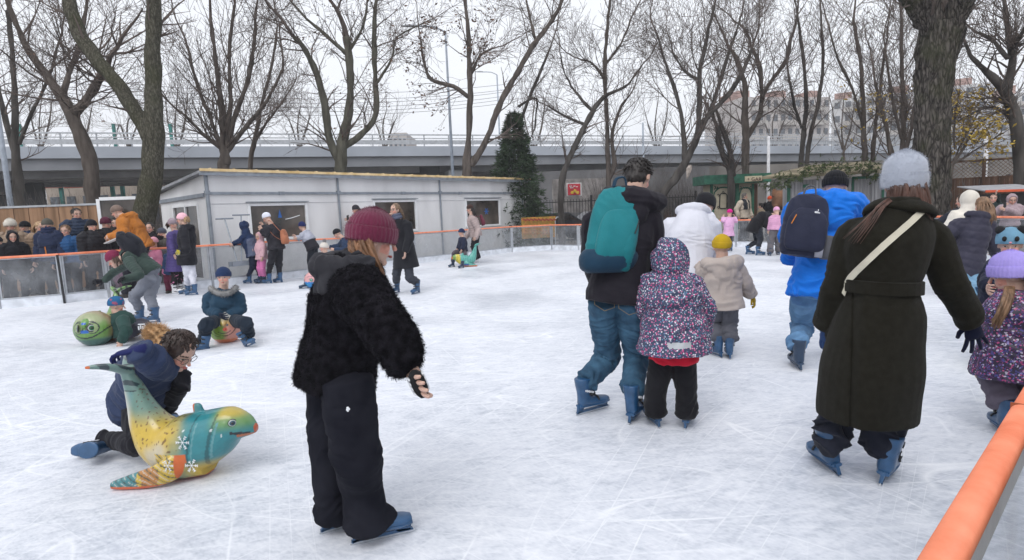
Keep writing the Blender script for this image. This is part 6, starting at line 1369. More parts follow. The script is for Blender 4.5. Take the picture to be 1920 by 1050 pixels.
# ================================================================== trees
def bark(name, c, c2, sc_=18, st=(1, 1, .22), bump=.9, moss=0):
    if name in _mats: return _mats[name]
    m = M(name, c, rough=.95, c2=c2, vs=sc_ * .35, stretch=st, bump=bump, bs=sc_, spec=.1, lo=.3, hi=.7); return m
def bark2(name, dark, light, scl, zs, strength):
    m, nt, b = new_mat(name); tc = N(nt, 'ShaderNodeTexCoord'); mp = N(nt, 'ShaderNodeMapping'); mp.inputs['Scale'].default_value = (1, 1, zs); nt.links.new(tc.outputs['Object'], mp.inputs[0])
    n1 = N(nt, 'ShaderNodeTexNoise'); n1.inputs['Scale'].default_value = scl * .7; n1.inputs['Detail'].default_value = 6; nt.links.new(mp.outputs[0], n1.inputs['Vector'])
    mx = N(nt, 'ShaderNodeMix', data_type='VECTOR'); mx.inputs[0].default_value = .12; nt.links.new(mp.outputs[0], mx.inputs[4]); nt.links.new(n1.outputs['Color'], mx.inputs[5])
    v = N(nt, 'ShaderNodeTexVoronoi', feature='DISTANCE_TO_EDGE'); v.inputs['Scale'].default_value = scl; nt.links.new(mx.outputs[1], v.inputs['Vector'])
    ad = N(nt, 'ShaderNodeMath', operation='MULTIPLY_ADD'); ad.inputs[1].default_value = 1.6; nt.links.new(v.outputs[0], ad.inputs[0])
    sc_ = N(nt, 'ShaderNodeMath', operation='MULTIPLY'); sc_.inputs[1].default_value = .7; nt.links.new(n1.outputs[0], sc_.inputs[0]); nt.links.new(sc_.outputs[0], ad.inputs[2])
    cr = N(nt, 'ShaderNodeValToRGB'); nt.links.new(ad.outputs[0], cr.inputs[0]); e = cr.color_ramp.elements; e[0].position = .30; e[0].color = (*dark, 1); e[1].position = .85; e[1].color = (*light, 1)
    n3_ = N(nt, 'ShaderNodeTexNoise'); n3_.inputs['Scale'].default_value = 1.1; nt.links.new(tc.outputs['Object'], n3_.inputs['Vector']); mr = N(nt, 'ShaderNodeMapRange'); mr.inputs[1].default_value = .5; mr.inputs[2].default_value = .68; mr.inputs[4].default_value = .55; nt.links.new(n3_.outputs[0], mr.inputs[0])
    m2 = N(nt, 'ShaderNodeMix', data_type='RGBA'); nt.links.new(mr.outputs[0], m2.inputs[0]); nt.links.new(cr.outputs[0], m2.inputs[6]); m2.inputs[7].default_value = (.045, .05, .022, 1)
    nt.links.new(m2.outputs[2], b.inputs['Base Color']); b.inputs['Roughness'].default_value = .95; b.inputs['Specular IOR Level'].default_value = .1
    bp = N(nt, 'ShaderNodeBump'); bp.inputs['Strength'].default_value = strength; bp.inputs['Distance'].default_value = .05; nt.links.new(ad.outputs[0], bp.inputs['Height']); nt.links.new(bp.outputs[0], b.inputs['Normal']); return m
B_MASS = bark2('massive_furrowed_bark', (.012, .010, .009), (.125, .112, .10), 15, .22, 1.0)
B_GREY2 = bark2('fissured_grey_bark', (.035, .032, .024), (.115, .11, .085), 24, .3, .5)
B_GREY = bark('grey_green_bark', (.055, .052, .040), (.13, .125, .10), 16)
B_DARK = bark('dark_furrowed_bark', (.030, .026, .024), (.10, .092, .085), 11, (1, 1, .2), 1.0)
B_BRN = bark('brown_bark', (.06, .05, .043), (.13, .11, .098), 20)
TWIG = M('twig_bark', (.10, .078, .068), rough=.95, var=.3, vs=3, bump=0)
TWIGF = M('hazed_twig_bark', (.13, .115, .11), rough=.95, var=.25, vs=3, bump=0)  # paler, greyer than the near twigs: distance haze put into the colour
def grow(mb, r_, p, d, L, rad, lvl, dens, up=.25, droop=0, minr=.003, tips=None):
    """one wandering branch that spawns its own side shoots"""
    n = max(3, int(L / .35)) if lvl > 0 else 3; n = min(n, 7); pts = [p]; q = p; dd = nrm(d)
    for i in range(n):
        dd = nrm(dd + V(r_.gauss(0, .16), r_.gauss(0, .16), r_.gauss(0, .12) + up * .22 - droop * .2)); q = q + dd * L / n; pts.append(q)
    rad_ = [max(minr, rad * (1 - .8 * i / n)) for i in range(n + 1)]
    mb.tube(pts, rad_, 5 if rad > .02 else 3, 0, cap=False)
    if tips is not None: tips.append((pts[-1], dd))
    if lvl <= 0: return
    k = max(2, int(L * dens * (1.0 if lvl > 1 else 1.3)))
    for j in range(k):
        f = r_.uniform(.18, 1.0); i = min(int(f * n), n - 1); a = pts[i] + (pts[i + 1] - pts[i]) * (f * n - i); t = nrm(pts[i + 1] - pts[i])
        s = nrm(np.cross(t, V(r_.gauss(0, 1), r_.gauss(0, 1), r_.gauss(0, 1)))); ang = R(r_.uniform(28, 58)); nd = t * math.cos(ang) + s * math.sin(ang)
        grow(mb, r_, a, nd, L * r_.uniform(.32, .62) * (1.15 - .4 * f), max(minr, rad_[i] * .55), lvl - 1, dens, up, droop, minr, tips)
TREEN = [0]
def tree(label, Y, limbs, barkm=B_BRN, twig=TWIG, seed=1, dens=2.7, lvl=3, shoots=10, sl=2.2, up=.35, droop=0, cat='tree', name='bare_tree', leaves=None, start=.35, minr=.0055, group=None, wob=.6, base_z=None, trunk_sub=4, knots=0, rscale=.76):
    """limbs: [(px, py, radius px) ...] in the picture, planted at depth Y with some spread in depth"""
    r_ = random.Random(seed); s = 1 / PPM(Y); RS = rscale; tb = MB(); cr = MB(); tips = []
    first = None
    for li, lm in enumerate(limbs):
        dy = 0 if li == 0 else r_.uniform(-wob, wob) * 2
        n = len(lm); pts = [AT(x, y, Y + dy * (i / max(1, n - 1)) ** 1.3) for i, (x, y, r) in enumerate(lm)]; rad = [r * s * RS for x, y, r in lm]
        if li == 0:
            b = pts[0].copy(); b[2] = -.08
            if pts[0][2] > .1: pts = [b + V(0, 0, 0)] + pts; rad = [rad[0] * 1.05] + rad
            first = pts[0]
        big = rad[0] > .3 or trunk_sub > 5; tb.tube(pts, rad, 110 if big else (28 if rad[0] > .12 else 9), 26 if big else trunk_sub + (4 if rad[0] > .12 else 0))
        P, Rr = polyline(pts, rad, 6); m = len(P); Ltot = np.sum(np.linalg.norm(np.diff(P, axis=0), axis=1))
        k = int(shoots * 1.4 * (1 if li else .7))
        st = start if li == 0 else .12
        for j in range(k):
            f = r_.uniform(st, 1) ; i = min(int(f * (m - 1)), m - 2); t = nrm(P[i + 1] - P[i]); sd = nrm(np.cross(t, V(r_.gauss(0, 1), r_.gauss(0, .8), r_.gauss(0, 1)))); ang = R(r_.uniform(25, 65)); d = t * math.cos(ang) + sd * math.sin(ang)
            rr = min(.04, max(.009, Rr[i] * r_.uniform(.14, .36))); grow(cr, r_, P[i], d, sl * r_.uniform(.5, 1.2), rr, lvl - 1, dens, up, droop, minr, tips)
        grow(cr, r_, P[-1], nrm(P[-1] - P[-2]), sl * 1.1, max(.008, Rr[-1] * .9), lvl, dens, up, droop, minr, tips)
    for k in range(knots):
        pass
    t = thing(name, label, cat, tuple(V(first[0], first[1], 0)), group)
    tb.v = [tuple(np.array(p) + np.array([mnoise.noise((p[0] * 5, p[1] * 5, p[2] * 2.2)), mnoise.noise((p[1] * 5 + 9, p[0] * 5, p[2] * 2.2)), 0]) * min(.05, .12 * s * 30)) if True else p for p in tb.v]
    if trunk_sub > 5:
        ctr = np.array(tb.v); 
        out = []
        for p in tb.v:
            g = 1 - abs(mnoise.noise((p[0] * 11 + 3, p[1] * 11, p[2] * 2.4))) * 3.2; g2 = 1 - abs(mnoise.noise((p[0] * 22, p[1] * 22, p[2] * 5))) * 3
            cx = 0; out.append((g * .022 + g2 * .008))
        me = tb.mesh('tmp'); nn_ = [v.normal.copy() for v in me.vertices]; bpy.data.meshes.remove(me)
        tb.v = [tuple(np.array(p) - np.array(n_) * o_) for p, n_, o_ in zip(tb.v, nn_, out)]
    tb.build('trunk', barkm, t, smooth=True); co = cr.build('crown', twig, t)
    if leaves:
        lm_, cnt, size, box = leaves; mb = MB(); r2 = random.Random(seed + 5)
        cand = [p for p, d in tips if box is None or box(*proj(p))]
        r2.shuffle(cand)
        for p in cand[:cnt]:
            for q in range(r2.randint(2, 5)):
                c = p + V(r2.gauss(0, .10), r2.gauss(0, .10), r2.gauss(-.06, .10)); u = nrm(V(r2.gauss(0, 1), r2.gauss(0, 1), r2.gauss(0, .6))); w = nrm(np.cross(u, V(r2.gauss(0, 1), r2.gauss(0, 1), r2.gauss(0, 1)))); z_ = size * r2.uniform(.6, 1.3)
                mb.add([c - u * z_, c + w * z_ * .45 - u * z_ * .2, c + u * z_, c - w * z_ * .45 - u * z_ * .2], [(0, 1, 2), (0, 2, 3)])
        if mb.v: mb.build('dry_leaves', lm_, t)
    return t
DRY = M('dry_brown_leaf', (.10, .055, .035), rough=.9, var=.5, vs=2, bump=0); YLW = M('yellow_leaf', (.42, .27, .035), rough=.8, var=.35, vs=1.5, bump=0, c2=(.50, .36, .06))
GRP = 'bare trees behind the rink'
# big forked tree in front of the cabin's left end
tree('large forked grey tree with sawn stubs rising beside the left end of the cabin', 14.6, [
    [(268, 440, 22), (284, 330, 20), (288, 260, 19), (287, 180, 16), (286, 90, 15), (288, 35, 14), (284, -40, 13)],
    [(284, 262, 15), (262, 225, 15), (225, 165, 14), (180, 110, 14), (148, 60, 14), (128, 0, 12), (118, -60, 11)]], B_GREY2, seed=3, shoots=5, sl=1.2, lvl=2, dens=2.2, start=.7, rscale=.88)
tb = MB()
tree('crooked mossy dark trunk leaning left behind the left fence', 19, [
    [(175, 385, 15), (168, 300, 17), (142, 235, 15), (122, 190, 13), (85, 140, 9), (52, 90, 7), (20, 20, 5), (0, -40, 4)],
    [(138, 215, 10), (160, 190, 10), (182, 155, 9), (192, 140, 8)],
    [(118, 185, 7), (128, 140, 6), (150, 80, 5), (160, 20, 4), (170, -40, 3)]], B_BRN, seed=11, shoots=16, sl=2.6, lvl=3, leaves=(DRY, 60, .045, None))
tree('twin stemmed dark tree at the left picture edge', 23, [
    [(38, 380, 11), (30, 290, 9), (28, 200, 7), (24, 110, 5), (15, 20, 4)], [(32, 300, 7), (12, 230, 6), (-6, 150, 5), (-20, 60, 4)], [(36, 270, 5), (60, 210, 4), (90, 150, 3), (110, 80, 2.5)]], B_DARK, seed=12, shoots=12, sl=2.4, leaves=(DRY, 50, .05, None))
tree('many stemmed pollard shrub tree above the left end of the cabin roof', 22, [
    [(420, 330, 13), (422, 300, 13), (420, 270, 9), (415, 200, 7), (405, 120, 5), (395, 40, 4)], [(424, 290, 8), (440, 220, 6), (462, 160, 5), (475, 90, 4), (480, 20, 3)], [(418, 290, 7), (398, 230, 5), (370, 160, 4), (352, 90, 3)], [(426, 285, 6), (460, 240, 5), (500, 190, 3.5), (530, 130, 3)], [(416, 280, 5), (380, 250, 4), (345, 215, 3)], [(422, 280, 6), (432, 190, 5), (430, 100, 4), (440, 10, 3)]], B_BRN, TWIG, seed=21, shoots=15, sl=2.4, up=.6, dens=2.6)
tree('thin stemmed tree right of the pollard above the cabin', 27, [
    [(470, 320, 6), (478, 260, 5), (492, 190, 4), (510, 120, 3), (520, 50, 2)], [(475, 270, 4), (500, 230, 3), (530, 190, 2)]], B_BRN, TWIG, seed=22, shoots=14, sl=2.4, up=.5)
tree('broad tree with three thick cropped limbs behind the middle of the cabin', 23, [
    [(640, 345, 14), (640, 300, 14), (642, 270, 13), (655, 200, 9), (656, 130, 9), (650, 70, 8)],
    [(636, 300, 10), (618, 262, 9), (608, 190, 8), (590, 130, 7), (570, 90, 6), (550, 68, 5)],
    [(646, 275, 8), (680, 250, 7), (704, 215, 7), (704, 150, 6), (702, 90, 6), (703, 25, 5), (712, -30, 3)],
    [(648, 100, 5), (610, 65, 4), (575, 35, 3), (545, 0, 2)], [(655, 95, 4), (680, 50, 3), (690, -10, 2)], [(704, 160, 3.5), (735, 110, 3), (745, 70, 2), (800, 40, 1.5)]], B_GREY, seed=31, shoots=15, sl=2.0, droop=.2, up=.2, leaves=(DRY, 120, .06, lambda x, y: y < 300))
tree('tree with clusters of dry brown leaves and a long leaning limb above the cabin', 23.5, [
    [(876, 330, 12), (878, 270, 7), (882, 190, 7), (880, 120, 6), (878, 60, 5), (872, 0, 4), (870, -40, 3)],
    [(884, 310, 9), (912, 262, 7), (940, 190, 7), (968, 140, 6), (1000, 85, 6), (1030, 45, 5), (1052, 5, 4), (1060, -40, 3)],
    [(878, 182, 5), (850, 162, 5), (810, 150, 4), (795, 120, 3), (788, 70, 2)], [(1006, 80, 4), (995, 40, 3), (985, -10, 2)], [(882, 140, 4), (900, 105, 3), (925, 90, 2)]], B_BRN, seed=41, shoots=16, sl=1.8, up=.2, leaves=(DRY, 260, .07, lambda x, y: x < 935 and y < 240))
tree('slim branching tree right of the dry leaved one', 27, [
    [(975, 330, 4), (972, 250, 4), (990, 190, 4), (1015, 130, 3), (1035, 80, 2)], [(972, 200, 3), (1005, 185, 2.5), (1003, 240, 2)]], B_DARK, seed=42, shoots=12, sl=1.8)
tree('dark arching tree leaning right behind the conifer', 24, [
    [(1052, 400, 8), (1054, 340, 8), (1066, 300, 7), (1090, 250, 6.5), (1112, 208, 6), (1135, 180, 4.5), (1175, 160, 3), (1205, 120, 2)],
    [(1112, 210, 4), (1085, 180, 3), (1060, 140, 2), (1050, 100, 1.5)], [(1100, 235, 4), (1060, 218, 3), (1030, 200, 2)]], B_DARK, seed=43, shoots=18, sl=1.8, dens=2.8)
tree('tall slender tree standing beside the teal backpack man', 25, [
    [(1142, 380, 6), (1140, 300, 6), (1138, 230, 5), (1134, 150, 5), (1136, 80, 4), (1142, 20, 3), (1146, -30, 2)], [(1136, 150, 3.5), (1112, 120, 2.5), (1090, 112, 2)], [(1136, 120, 3), (1165, 80, 2.5), (1185, 30, 2)], [(1140, 340, 5), (1152, 310, 6), (1148, 250, 4), (1165, 200, 3), (1180, 180, 2)]], B_BRN, seed=44, shoots=18, sl=2.0)
tree('wide spreading tree with leaning fork left of the green kiosk', 22.5, [
    [(1240, 375, 10), (1270, 330, 10), (1290, 295, 9), (1310, 250, 8), (1330, 215, 6), (1368, 175, 5), (1395, 130, 4), (1410, 90, 3)],
    [(1284, 300, 7), (1280, 230, 5), (1262, 160, 4), (1245, 110, 3), (1230, 60, 2)], [(1306, 262, 6), (1312, 190, 6), (1312, 140, 5), (1325, 70, 4), (1340, 10, 2.5)], [(1312, 150, 4), (1285, 135, 3), (1262, 100, 2)], [(1330, 215, 4), (1350, 150, 4), (1370, 90, 3), (1390, 30, 2)]], B_DARK, seed=51, shoots=20, sl=2.4, dens=2.6, up=.45)
tree('pollarded tree with knobbly limbs directly behind the green kiosk', 26, [
    [(1398, 330, 9), (1398, 270, 9), (1397, 220, 8), (1396, 160, 6), (1385, 120, 5), (1372, 95, 4)], [(1398, 262, 7), (1425, 215, 6), (1430, 180, 5), (1448, 150, 4.5), (1475, 110, 4), (1482, 75, 4)], [(1428, 190, 5), (1425, 130, 5), (1412, 95, 4), (1400, 60, 3)]], B_BRN, seed=52, shoots=20, sl=2.4, dens=2.6, up=.5)
tree('short twin trunk cut tree between the two kiosk trees', 24.5, [
    [(1370, 330, 8), (1352, 280, 7), (1345, 240, 6)], [(1375, 330, 7), (1368, 280, 6), (1352, 235, 5)]], B_DARK, seed=53, shoots=14, sl=1.6)
tree('thin twin tree above the garlanded hut roof', 26, [
    [(1500, 330, 6), (1505, 270, 6), (1512, 200, 5), (1508, 130, 4), (1500, 60, 3), (1490, 0, 2)], [(1502, 240, 4), (1490, 200, 3), (1481, 155, 3)], [(1512, 315, 5), (1518, 260, 5), (1535, 190, 4), (1543, 120, 4), (1540, 50, 3), (1538, -20, 2)]], B_DARK, seed=54, shoots=16, sl=2.0)
tree('upright tree with scattered yellow leaves left of the massive trunk', 24, [
    [(1622, 330, 7), (1620, 260, 6), (1618, 180, 5), (1612, 110, 4), (1600, 40, 3)], [(1620, 240, 4), (1600, 170, 3), (1570, 110, 2.5), (1555, 50, 2)], [(1635, 320, 5), (1640, 250, 4), (1650, 170, 3), (1660, 90, 2.5)]], B_BRN, seed=55, shoots=18, sl=2.2, up=.5, leaves=(YLW, 26, .09, lambda x, y: y > 150))
tree('dense many branched tree just left of the massive trunk', 21, [
    [(1680, 330, 6), (1668, 270, 5), (1655, 210, 4), (1640, 150, 3)], [(1688, 330, 6), (1694, 240, 6), (1692, 150, 5), (1690, 60, 4), (1688, -30, 3)], [(1694, 300, 5), (1712, 220, 4), (1722, 150, 3), (1725, 60, 2)], [(1690, 260, 4), (1672, 180, 3), (1660, 90, 2)]], B_BRN, seed=56, shoots=18, sl=2.2, up=.6, leaves=(YLW, 18, .08, lambda x, y: y > 170))
tree('massive dark furrowed trunk forking near the top behind the right boards', 16.5, [
    [(1752, 470, 40), (1746, 400, 37), (1746, 300, 36), (1748, 200, 35), (1752, 140, 37), (1758, 90, 42), (1770, 50, 44)],
    [(1765, 75, 30), (1790, 30, 26), (1815, -20, 22), (1845, -90, 20)], [(1752, 70, 28), (1740, 20, 24), (1742, -50, 20)], [(1745, 60, 20), (1715, 15, 16), (1690, -20, 13), (1660, -60, 10)]], B_MASS, seed=61, shoots=5, sl=1.6, lvl=2, start=.85, trunk_sub=6, rscale=.80)
tree('leaning dark tree at the right picture edge with low yellow foliage', 19, [
    [(1915, 380, 15), (1912, 270, 14), (1900, 210, 13), (1880, 165, 11), (1850, 135, 7), (1825, 110, 5), (1810, 80, 4)], [(1890, 170, 9), (1898, 110, 8), (1890, 60, 6), (1882, 0, 5)], [(1888, 110, 5), (1860, 75, 4), (1830, 60, 3)], [(1905, 230, 6), (1860, 200, 3.5), (1800, 225, 2)], [(1900, 90, 5), (1930, 40, 4)]], B_DARK, seed=62, shoots=18, sl=2.0)
tree('low drooping branches full of yellow leaves right of the massive trunk', 19.5, [
    [(1782, 330, 3), (1800, 290, 3), (1830, 240, 2), (1870, 210, 1.5)], [(1790, 300, 2.5), (1812, 250, 2), (1850, 190, 1.5)], [(1785, 310, 2.5), (1840, 275, 2), (1880, 250, 1.5)], [(1790, 280, 2), (1790, 220, 2), (1800, 170, 1.5)]], B_BRN, seed=63, shoots=14, sl=1.3, up=.1, name='yellow_leaved_tree', leaves=(YLW, 330, .075, lambda x, y: 1775 < x < 1890 and 160 < y < 300))
for k, (px, Y, h_) in enumerate(((75, 48, 0), (150, 60, 1), (240, 52, 0), (330, 58, 1), (560, 50, 0), (720, 60, 1), (1000, 62, 0), (1230, 70, 1), (1450, 66, 1), (1580, 44, 0))):
    y0 = proj(V(AT(px, 400, Y)[0], Y, 0))[1]; top = 175 + 22 * (k % 3) - 10 * h_
    lab = ['distant spindly tree beyond the viaduct, furthest left', 'distant tree beyond the viaduct behind the mossy leaning trunk', 'distant tree beyond the viaduct just left of the big forked tree', 'distant tree showing right of the big forked tree', 'distant tree left of the three limbed tree', 'distant tree right of the three limbed tree', 'distant tree above the conifer', 'distant tree over the head of the teal backpack man', 'distant tree over the green kiosk', 'distant tree over the garlanded hut'][k]
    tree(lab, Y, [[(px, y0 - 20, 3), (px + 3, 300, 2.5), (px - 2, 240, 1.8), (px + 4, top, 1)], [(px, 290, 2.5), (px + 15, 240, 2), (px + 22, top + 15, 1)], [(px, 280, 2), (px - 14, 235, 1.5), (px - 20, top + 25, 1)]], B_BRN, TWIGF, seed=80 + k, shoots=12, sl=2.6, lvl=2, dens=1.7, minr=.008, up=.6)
# conifer
def conifer(label, Y, px, ytop, ybot, hw):
    s = 1 / PPM(Y); top = AT(px, ytop, Y); H = top[2]; b = V(AT(px + 8, ybot, Y)[0], Y, 0); t = thing('conifer', label, 'tree', tuple(b))
    mb = MB(); mb.tube([b, (b + top) / 2, top], [.16, .09, .015], 8); mb.build('trunk', B_BRN, t, smooth=True)
    r_ = random.Random(5); lf = MB(); hw = hw * s
    for i in range(3600):
        f = r_.random() ** .8; z = H * (1 - f); rad = hw * (.08 + .92 * f ** .8) * 1 ; th = r_.uniform(0, 6.283); rad *= 1 + .18 * math.sin(f * 44 + 2.5 * math.sin(th * 2)) + .12 * math.sin(th * 5 + f * 20); rr = rad * r_.uniform(.45, 1.1)
        c = b + (top - b) * (z / H); p = c + V(math.cos(th) * rr, math.sin(th) * rr, r_.uniform(-.05, .05)); out = nrm(V(math.cos(th), math.sin(th), .35 - 0.4 * f))
        for q in range(7):
            d = nrm(out + V(r_.gauss(0, .45), r_.gauss(0, .45), r_.gauss(-.15, .45))); L = r_.uniform(.12, .28); w = nrm(np.cross(d, V(r_.gauss(0, 1), r_.gauss(0, 1), r_.gauss(0, 1)))) * .016
            lf.add([p - w, p + w, p + d * L * .6 + w * 1.3, p + d * L], [(0, 1, 2), (0, 2, 3)])
    lf.build('crown', M('conifer_needles', (.022, .045, .020), rough=.8, var=.5, vs=2.2, bump=0, c2=(.065, .11, .05)), t)
conifer('dark green conifer standing at the right end of the cabin', 25.8, 962, 212, 440, 62)
# ================================================================== stalls, fences, buildings, poles
GREENP = M('dark_green_paint', (.022, .12, .075), rough=.55, var=.2); CREAM = M('cream_panel', (.50, .45, .34), rough=.7, var=.08)
PLANK = M('whitewashed_planks', (.33, .33, .35), rough=.85, var=.35, vs=2.2, stretch=(6, 6, .25), bump=.4, bs=10); BRWOOD = M('brown_stained_wood', (.10, .048, .026), rough=.75, var=.4, vs=2, stretch=(4, 4, .4), bump=.4, bs=12)
TANW = M('weathered_tan_boards', (.26, .15, .085), rough=.8, var=.35, vs=1.6, stretch=(4, 4, .3), bump=.3)
THATCH = M('weathered_shingle', (.20, .17, .11), rough=.95, var=.4, vs=5, bump=.6, bs=25, stretch=(.4, .4, 3))
FIR = M('fir_garland_green', (.030, .055, .018), rough=.85, var=.6, vs=5, bump=0, c2=(.09, .12, .04))
IRON = M('black_iron', (.018, .018, .02), rough=.6)
def panel(Y0, x0, y0, x1, y1, Y1=None, th=.05, m=None, name='panel', parent=None, ret=False):
    """upright slab whose face fills that picture rectangle at depth Y0..Y1"""
    Y1 = Y0 if Y1 is None else Y1; a, b = AT(x0, y1, Y0), AT(x1, y1, Y1); c, d = AT(x1, y0, Y1), AT(x0, y0, Y0)
    b = V(b[0], b[1], a[2]); d = V(a[0], a[1], d[2]); c = V(b[0], b[1], d[2])
    nb = nrm(np.cross(b - a, Z)) * -th; mb = MB(); mb.prism([a, b, c, d], nb); return mb
def flush(Y, x, y): return AT(x, y, Y)
def picket_fence(label, Y0, Y1, x0, x1, ytop, H, step=.14, name='iron_fence'):
    a = AT(x0, ytop, Y0); b = AT(x1, ytop, Y1); a = V(a[0], a[1], 0); b = V(b[0], b[1], 0); L = np.linalg.norm(b - a); d = (b - a) / L; t = thing(name, label, 'fence', tuple(a)); mb = MB()
    k = int(L / step)
    for i in range(k): mb.beam(a + d * i * step, a + d * i * step + Z * H, .02, .02, up=d)
    for z in (.15, H - .12): mb.beam(a + Z * z, b + Z * z, .03, .04)
    mb.build('pickets', IRON, t)
    for i in range(0, k, 18): MB().beam(a + d * i * step, a + d * i * step + Z * (H + .15), .09, .09, up=d).build('post', IRON, t)
picket_fence('black iron picket fence between the conifer and the green kiosk', 27.2, 27.8, 1008, 1330, 362, 2.05)
def hedge(label, Y, x0, x1, H, seed=1, m=None, cnt=2600, name='hedge'):
    r_ = random.Random(seed); a = AT(x0, 400, Y); b = AT(x1, 400, Y); mb = MB(); t = None
    for i in range(cnt):
        x = r_.uniform(a[0], b[0]); p = V(x, Y + r_.uniform(-.4, .4), 0); h_ = H * r_.uniform(.5, 1.05) * (1 + .15 * math.sin(x * 3)); d = V(r_.gauss(0, .3), r_.gauss(0, .3), 1); q = p + nrm(d) * h_
        m_ = (p + q) / 2 + V(r_.gauss(0, .06), 0, 0); w = .006; mb.tube([p, m_, q], [w * 1.4, w, w * .6], 3, cap=False)
        if i % 2 == 0: c = q - nrm(d) * r_.uniform(0, h_ * .7); u = V(r_.gauss(0, .05), r_.gauss(0, .03), r_.gauss(0, .05)); mb.add([c, c + u, c + u * .3 + V(.02, 0, .03)], [(0, 1, 2)])
    return tag(mb.build(name, m or M('brown_hedge_twig', (.085, .05, .035), var=.5, bump=0)), label, 'hedge')
hedge('low brown leafless hedge in front of the iron fence', 26.0, 1090, 1335, 1.25, 3)
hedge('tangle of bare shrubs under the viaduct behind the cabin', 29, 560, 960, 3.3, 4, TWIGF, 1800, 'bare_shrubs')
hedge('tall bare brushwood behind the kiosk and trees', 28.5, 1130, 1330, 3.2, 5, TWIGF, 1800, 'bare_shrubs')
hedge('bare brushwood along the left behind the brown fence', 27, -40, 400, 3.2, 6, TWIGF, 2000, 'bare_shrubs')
def concrete_wall():
    t = thing('poster_wall', 'grey concrete wall carrying a red poster beneath the viaduct', 'wall', tuple(V(*AT(1085, 400, 33)[:2], 0)))
    panel(33, 1040, 336, 1150, 400, 34, th=.3).build('wall', M('rough_grey_wall', (.26, .24, .23), var=.3, vs=2, bump=.4), t, fix=True)
    panel(32.6, 1063, 343, 1091, 368, 32.8, th=.04).build('poster_border', M('poster_white', (.6, .6, .6)), t, fix=True)
    panel(32.5, 1065.5, 345, 1088.5, 366, 32.7, th=.04).build('poster', M('poster_red', (.5, .03, .05)), t, fix=True)
    mb = MB(); 
    for (x, y, w_) in ((1070, 349, 5), (1077, 349, 4), (1082, 350, 3), (1072, 352, 6)): mb.box(AT(x, y, 32.42), (w_ / PPM(32.4), .02, .05))
    mb.build('poster_lettering', M('poster_white', (.6, .6, .6)), t)
    mb = MB()
    for (x, y) in ((1073, 361), (1078, 358), (1083, 361)): mb.ball(AT(x, y, 32.42), (.09, .02, .09))
    mb.build('poster_coins', M('poster_yellow', (.6, .4, .05)), t)
concrete_wall()
def car(label, Y, px, hexc, face=90):
    m = M('car_' + hexc, hx(hexc), rough=.3, coat=.4, var=.03, bump=0); a = R(face); f = V(math.sin(a), math.cos(a), 0); s = V(f[1], -f[0], 0); c = V(AT(px, 400, Y)[0], Y, 0); t = thing('parked_car', label, 'car', tuple(c), 'cars parked beyond the iron fence')
    prof = [(-2.1, .35), (-2.15, .75), (-1.95, .95), (-1.2, 1.02), (-.6, 1.42), (.7, 1.45), (1.35, 1.0), (2.0, .88), (2.15, .55), (2.1, .32)]
    MB().prism([c + f * x + Z * z - s * .85 for x, z in prof], s * 1.7).build('body', m, t, fix=True, bevel=.05)
    g = [(-1.05, 1.04), (-.55, 1.36), (.65, 1.39), (1.18, 1.02)]
    for sg in (-1, 1): MB().prism([c + f * x + Z * z + s * sg * .855 for x, z in g], s * sg * .01).build('side_window', GLASS, t, fix=True)
    for x in (-1.35, 1.35):
        for sg in (-1, 1):
            w_ = MB(); w_.tube([c + f * x + Z * .32 + s * sg * .7, c + f * x + Z * .32 + s * sg * .88], .32, 16); wo = w_.build('wheel', BLACK, t); MB().tube([c + f * x + Z * .32 + s * sg * .85, c + f * x + Z * .32 + s * sg * .90], .19, 12).build('rim', STEEL, wo)
car('dark parked car behind the iron fence next to the conifer', 31, 1035, '2a3038', 80); car('silver parked car behind the iron fence left of the teal backpack man', 31.5, 1120, '8a8d92', 85)
def text_obj(body, loc, ax, up, size, m, name, parent):
    cu = bpy.data.curves.new(name, 'FONT'); cu.body = body; cu.size = size; cu.extrude = .004; o = bpy.data.objects.new('tmp_text', cu); col.objects.link(o)
    dg = bpy.context.evaluated_depsgraph_get(); me = bpy.data.meshes.new_from_object(o.evaluated_get(dg)); bpy.data.objects.remove(o)
    ax = nrm(ax); up = nrm(up); n = np.cross(ax, up); T = Matrix([[ax[0], up[0], n[0], loc[0]], [ax[1], up[1], n[1], loc[1]], [ax[2], up[2], n[2], loc[2]], [0, 0, 0, 1]]); me.transform(T)
    mb = MB(); mb.add([v.co[:] for v in me.vertices], [tuple(p.vertices) for p in me.polygons]); return mb.build(name, m, parent)
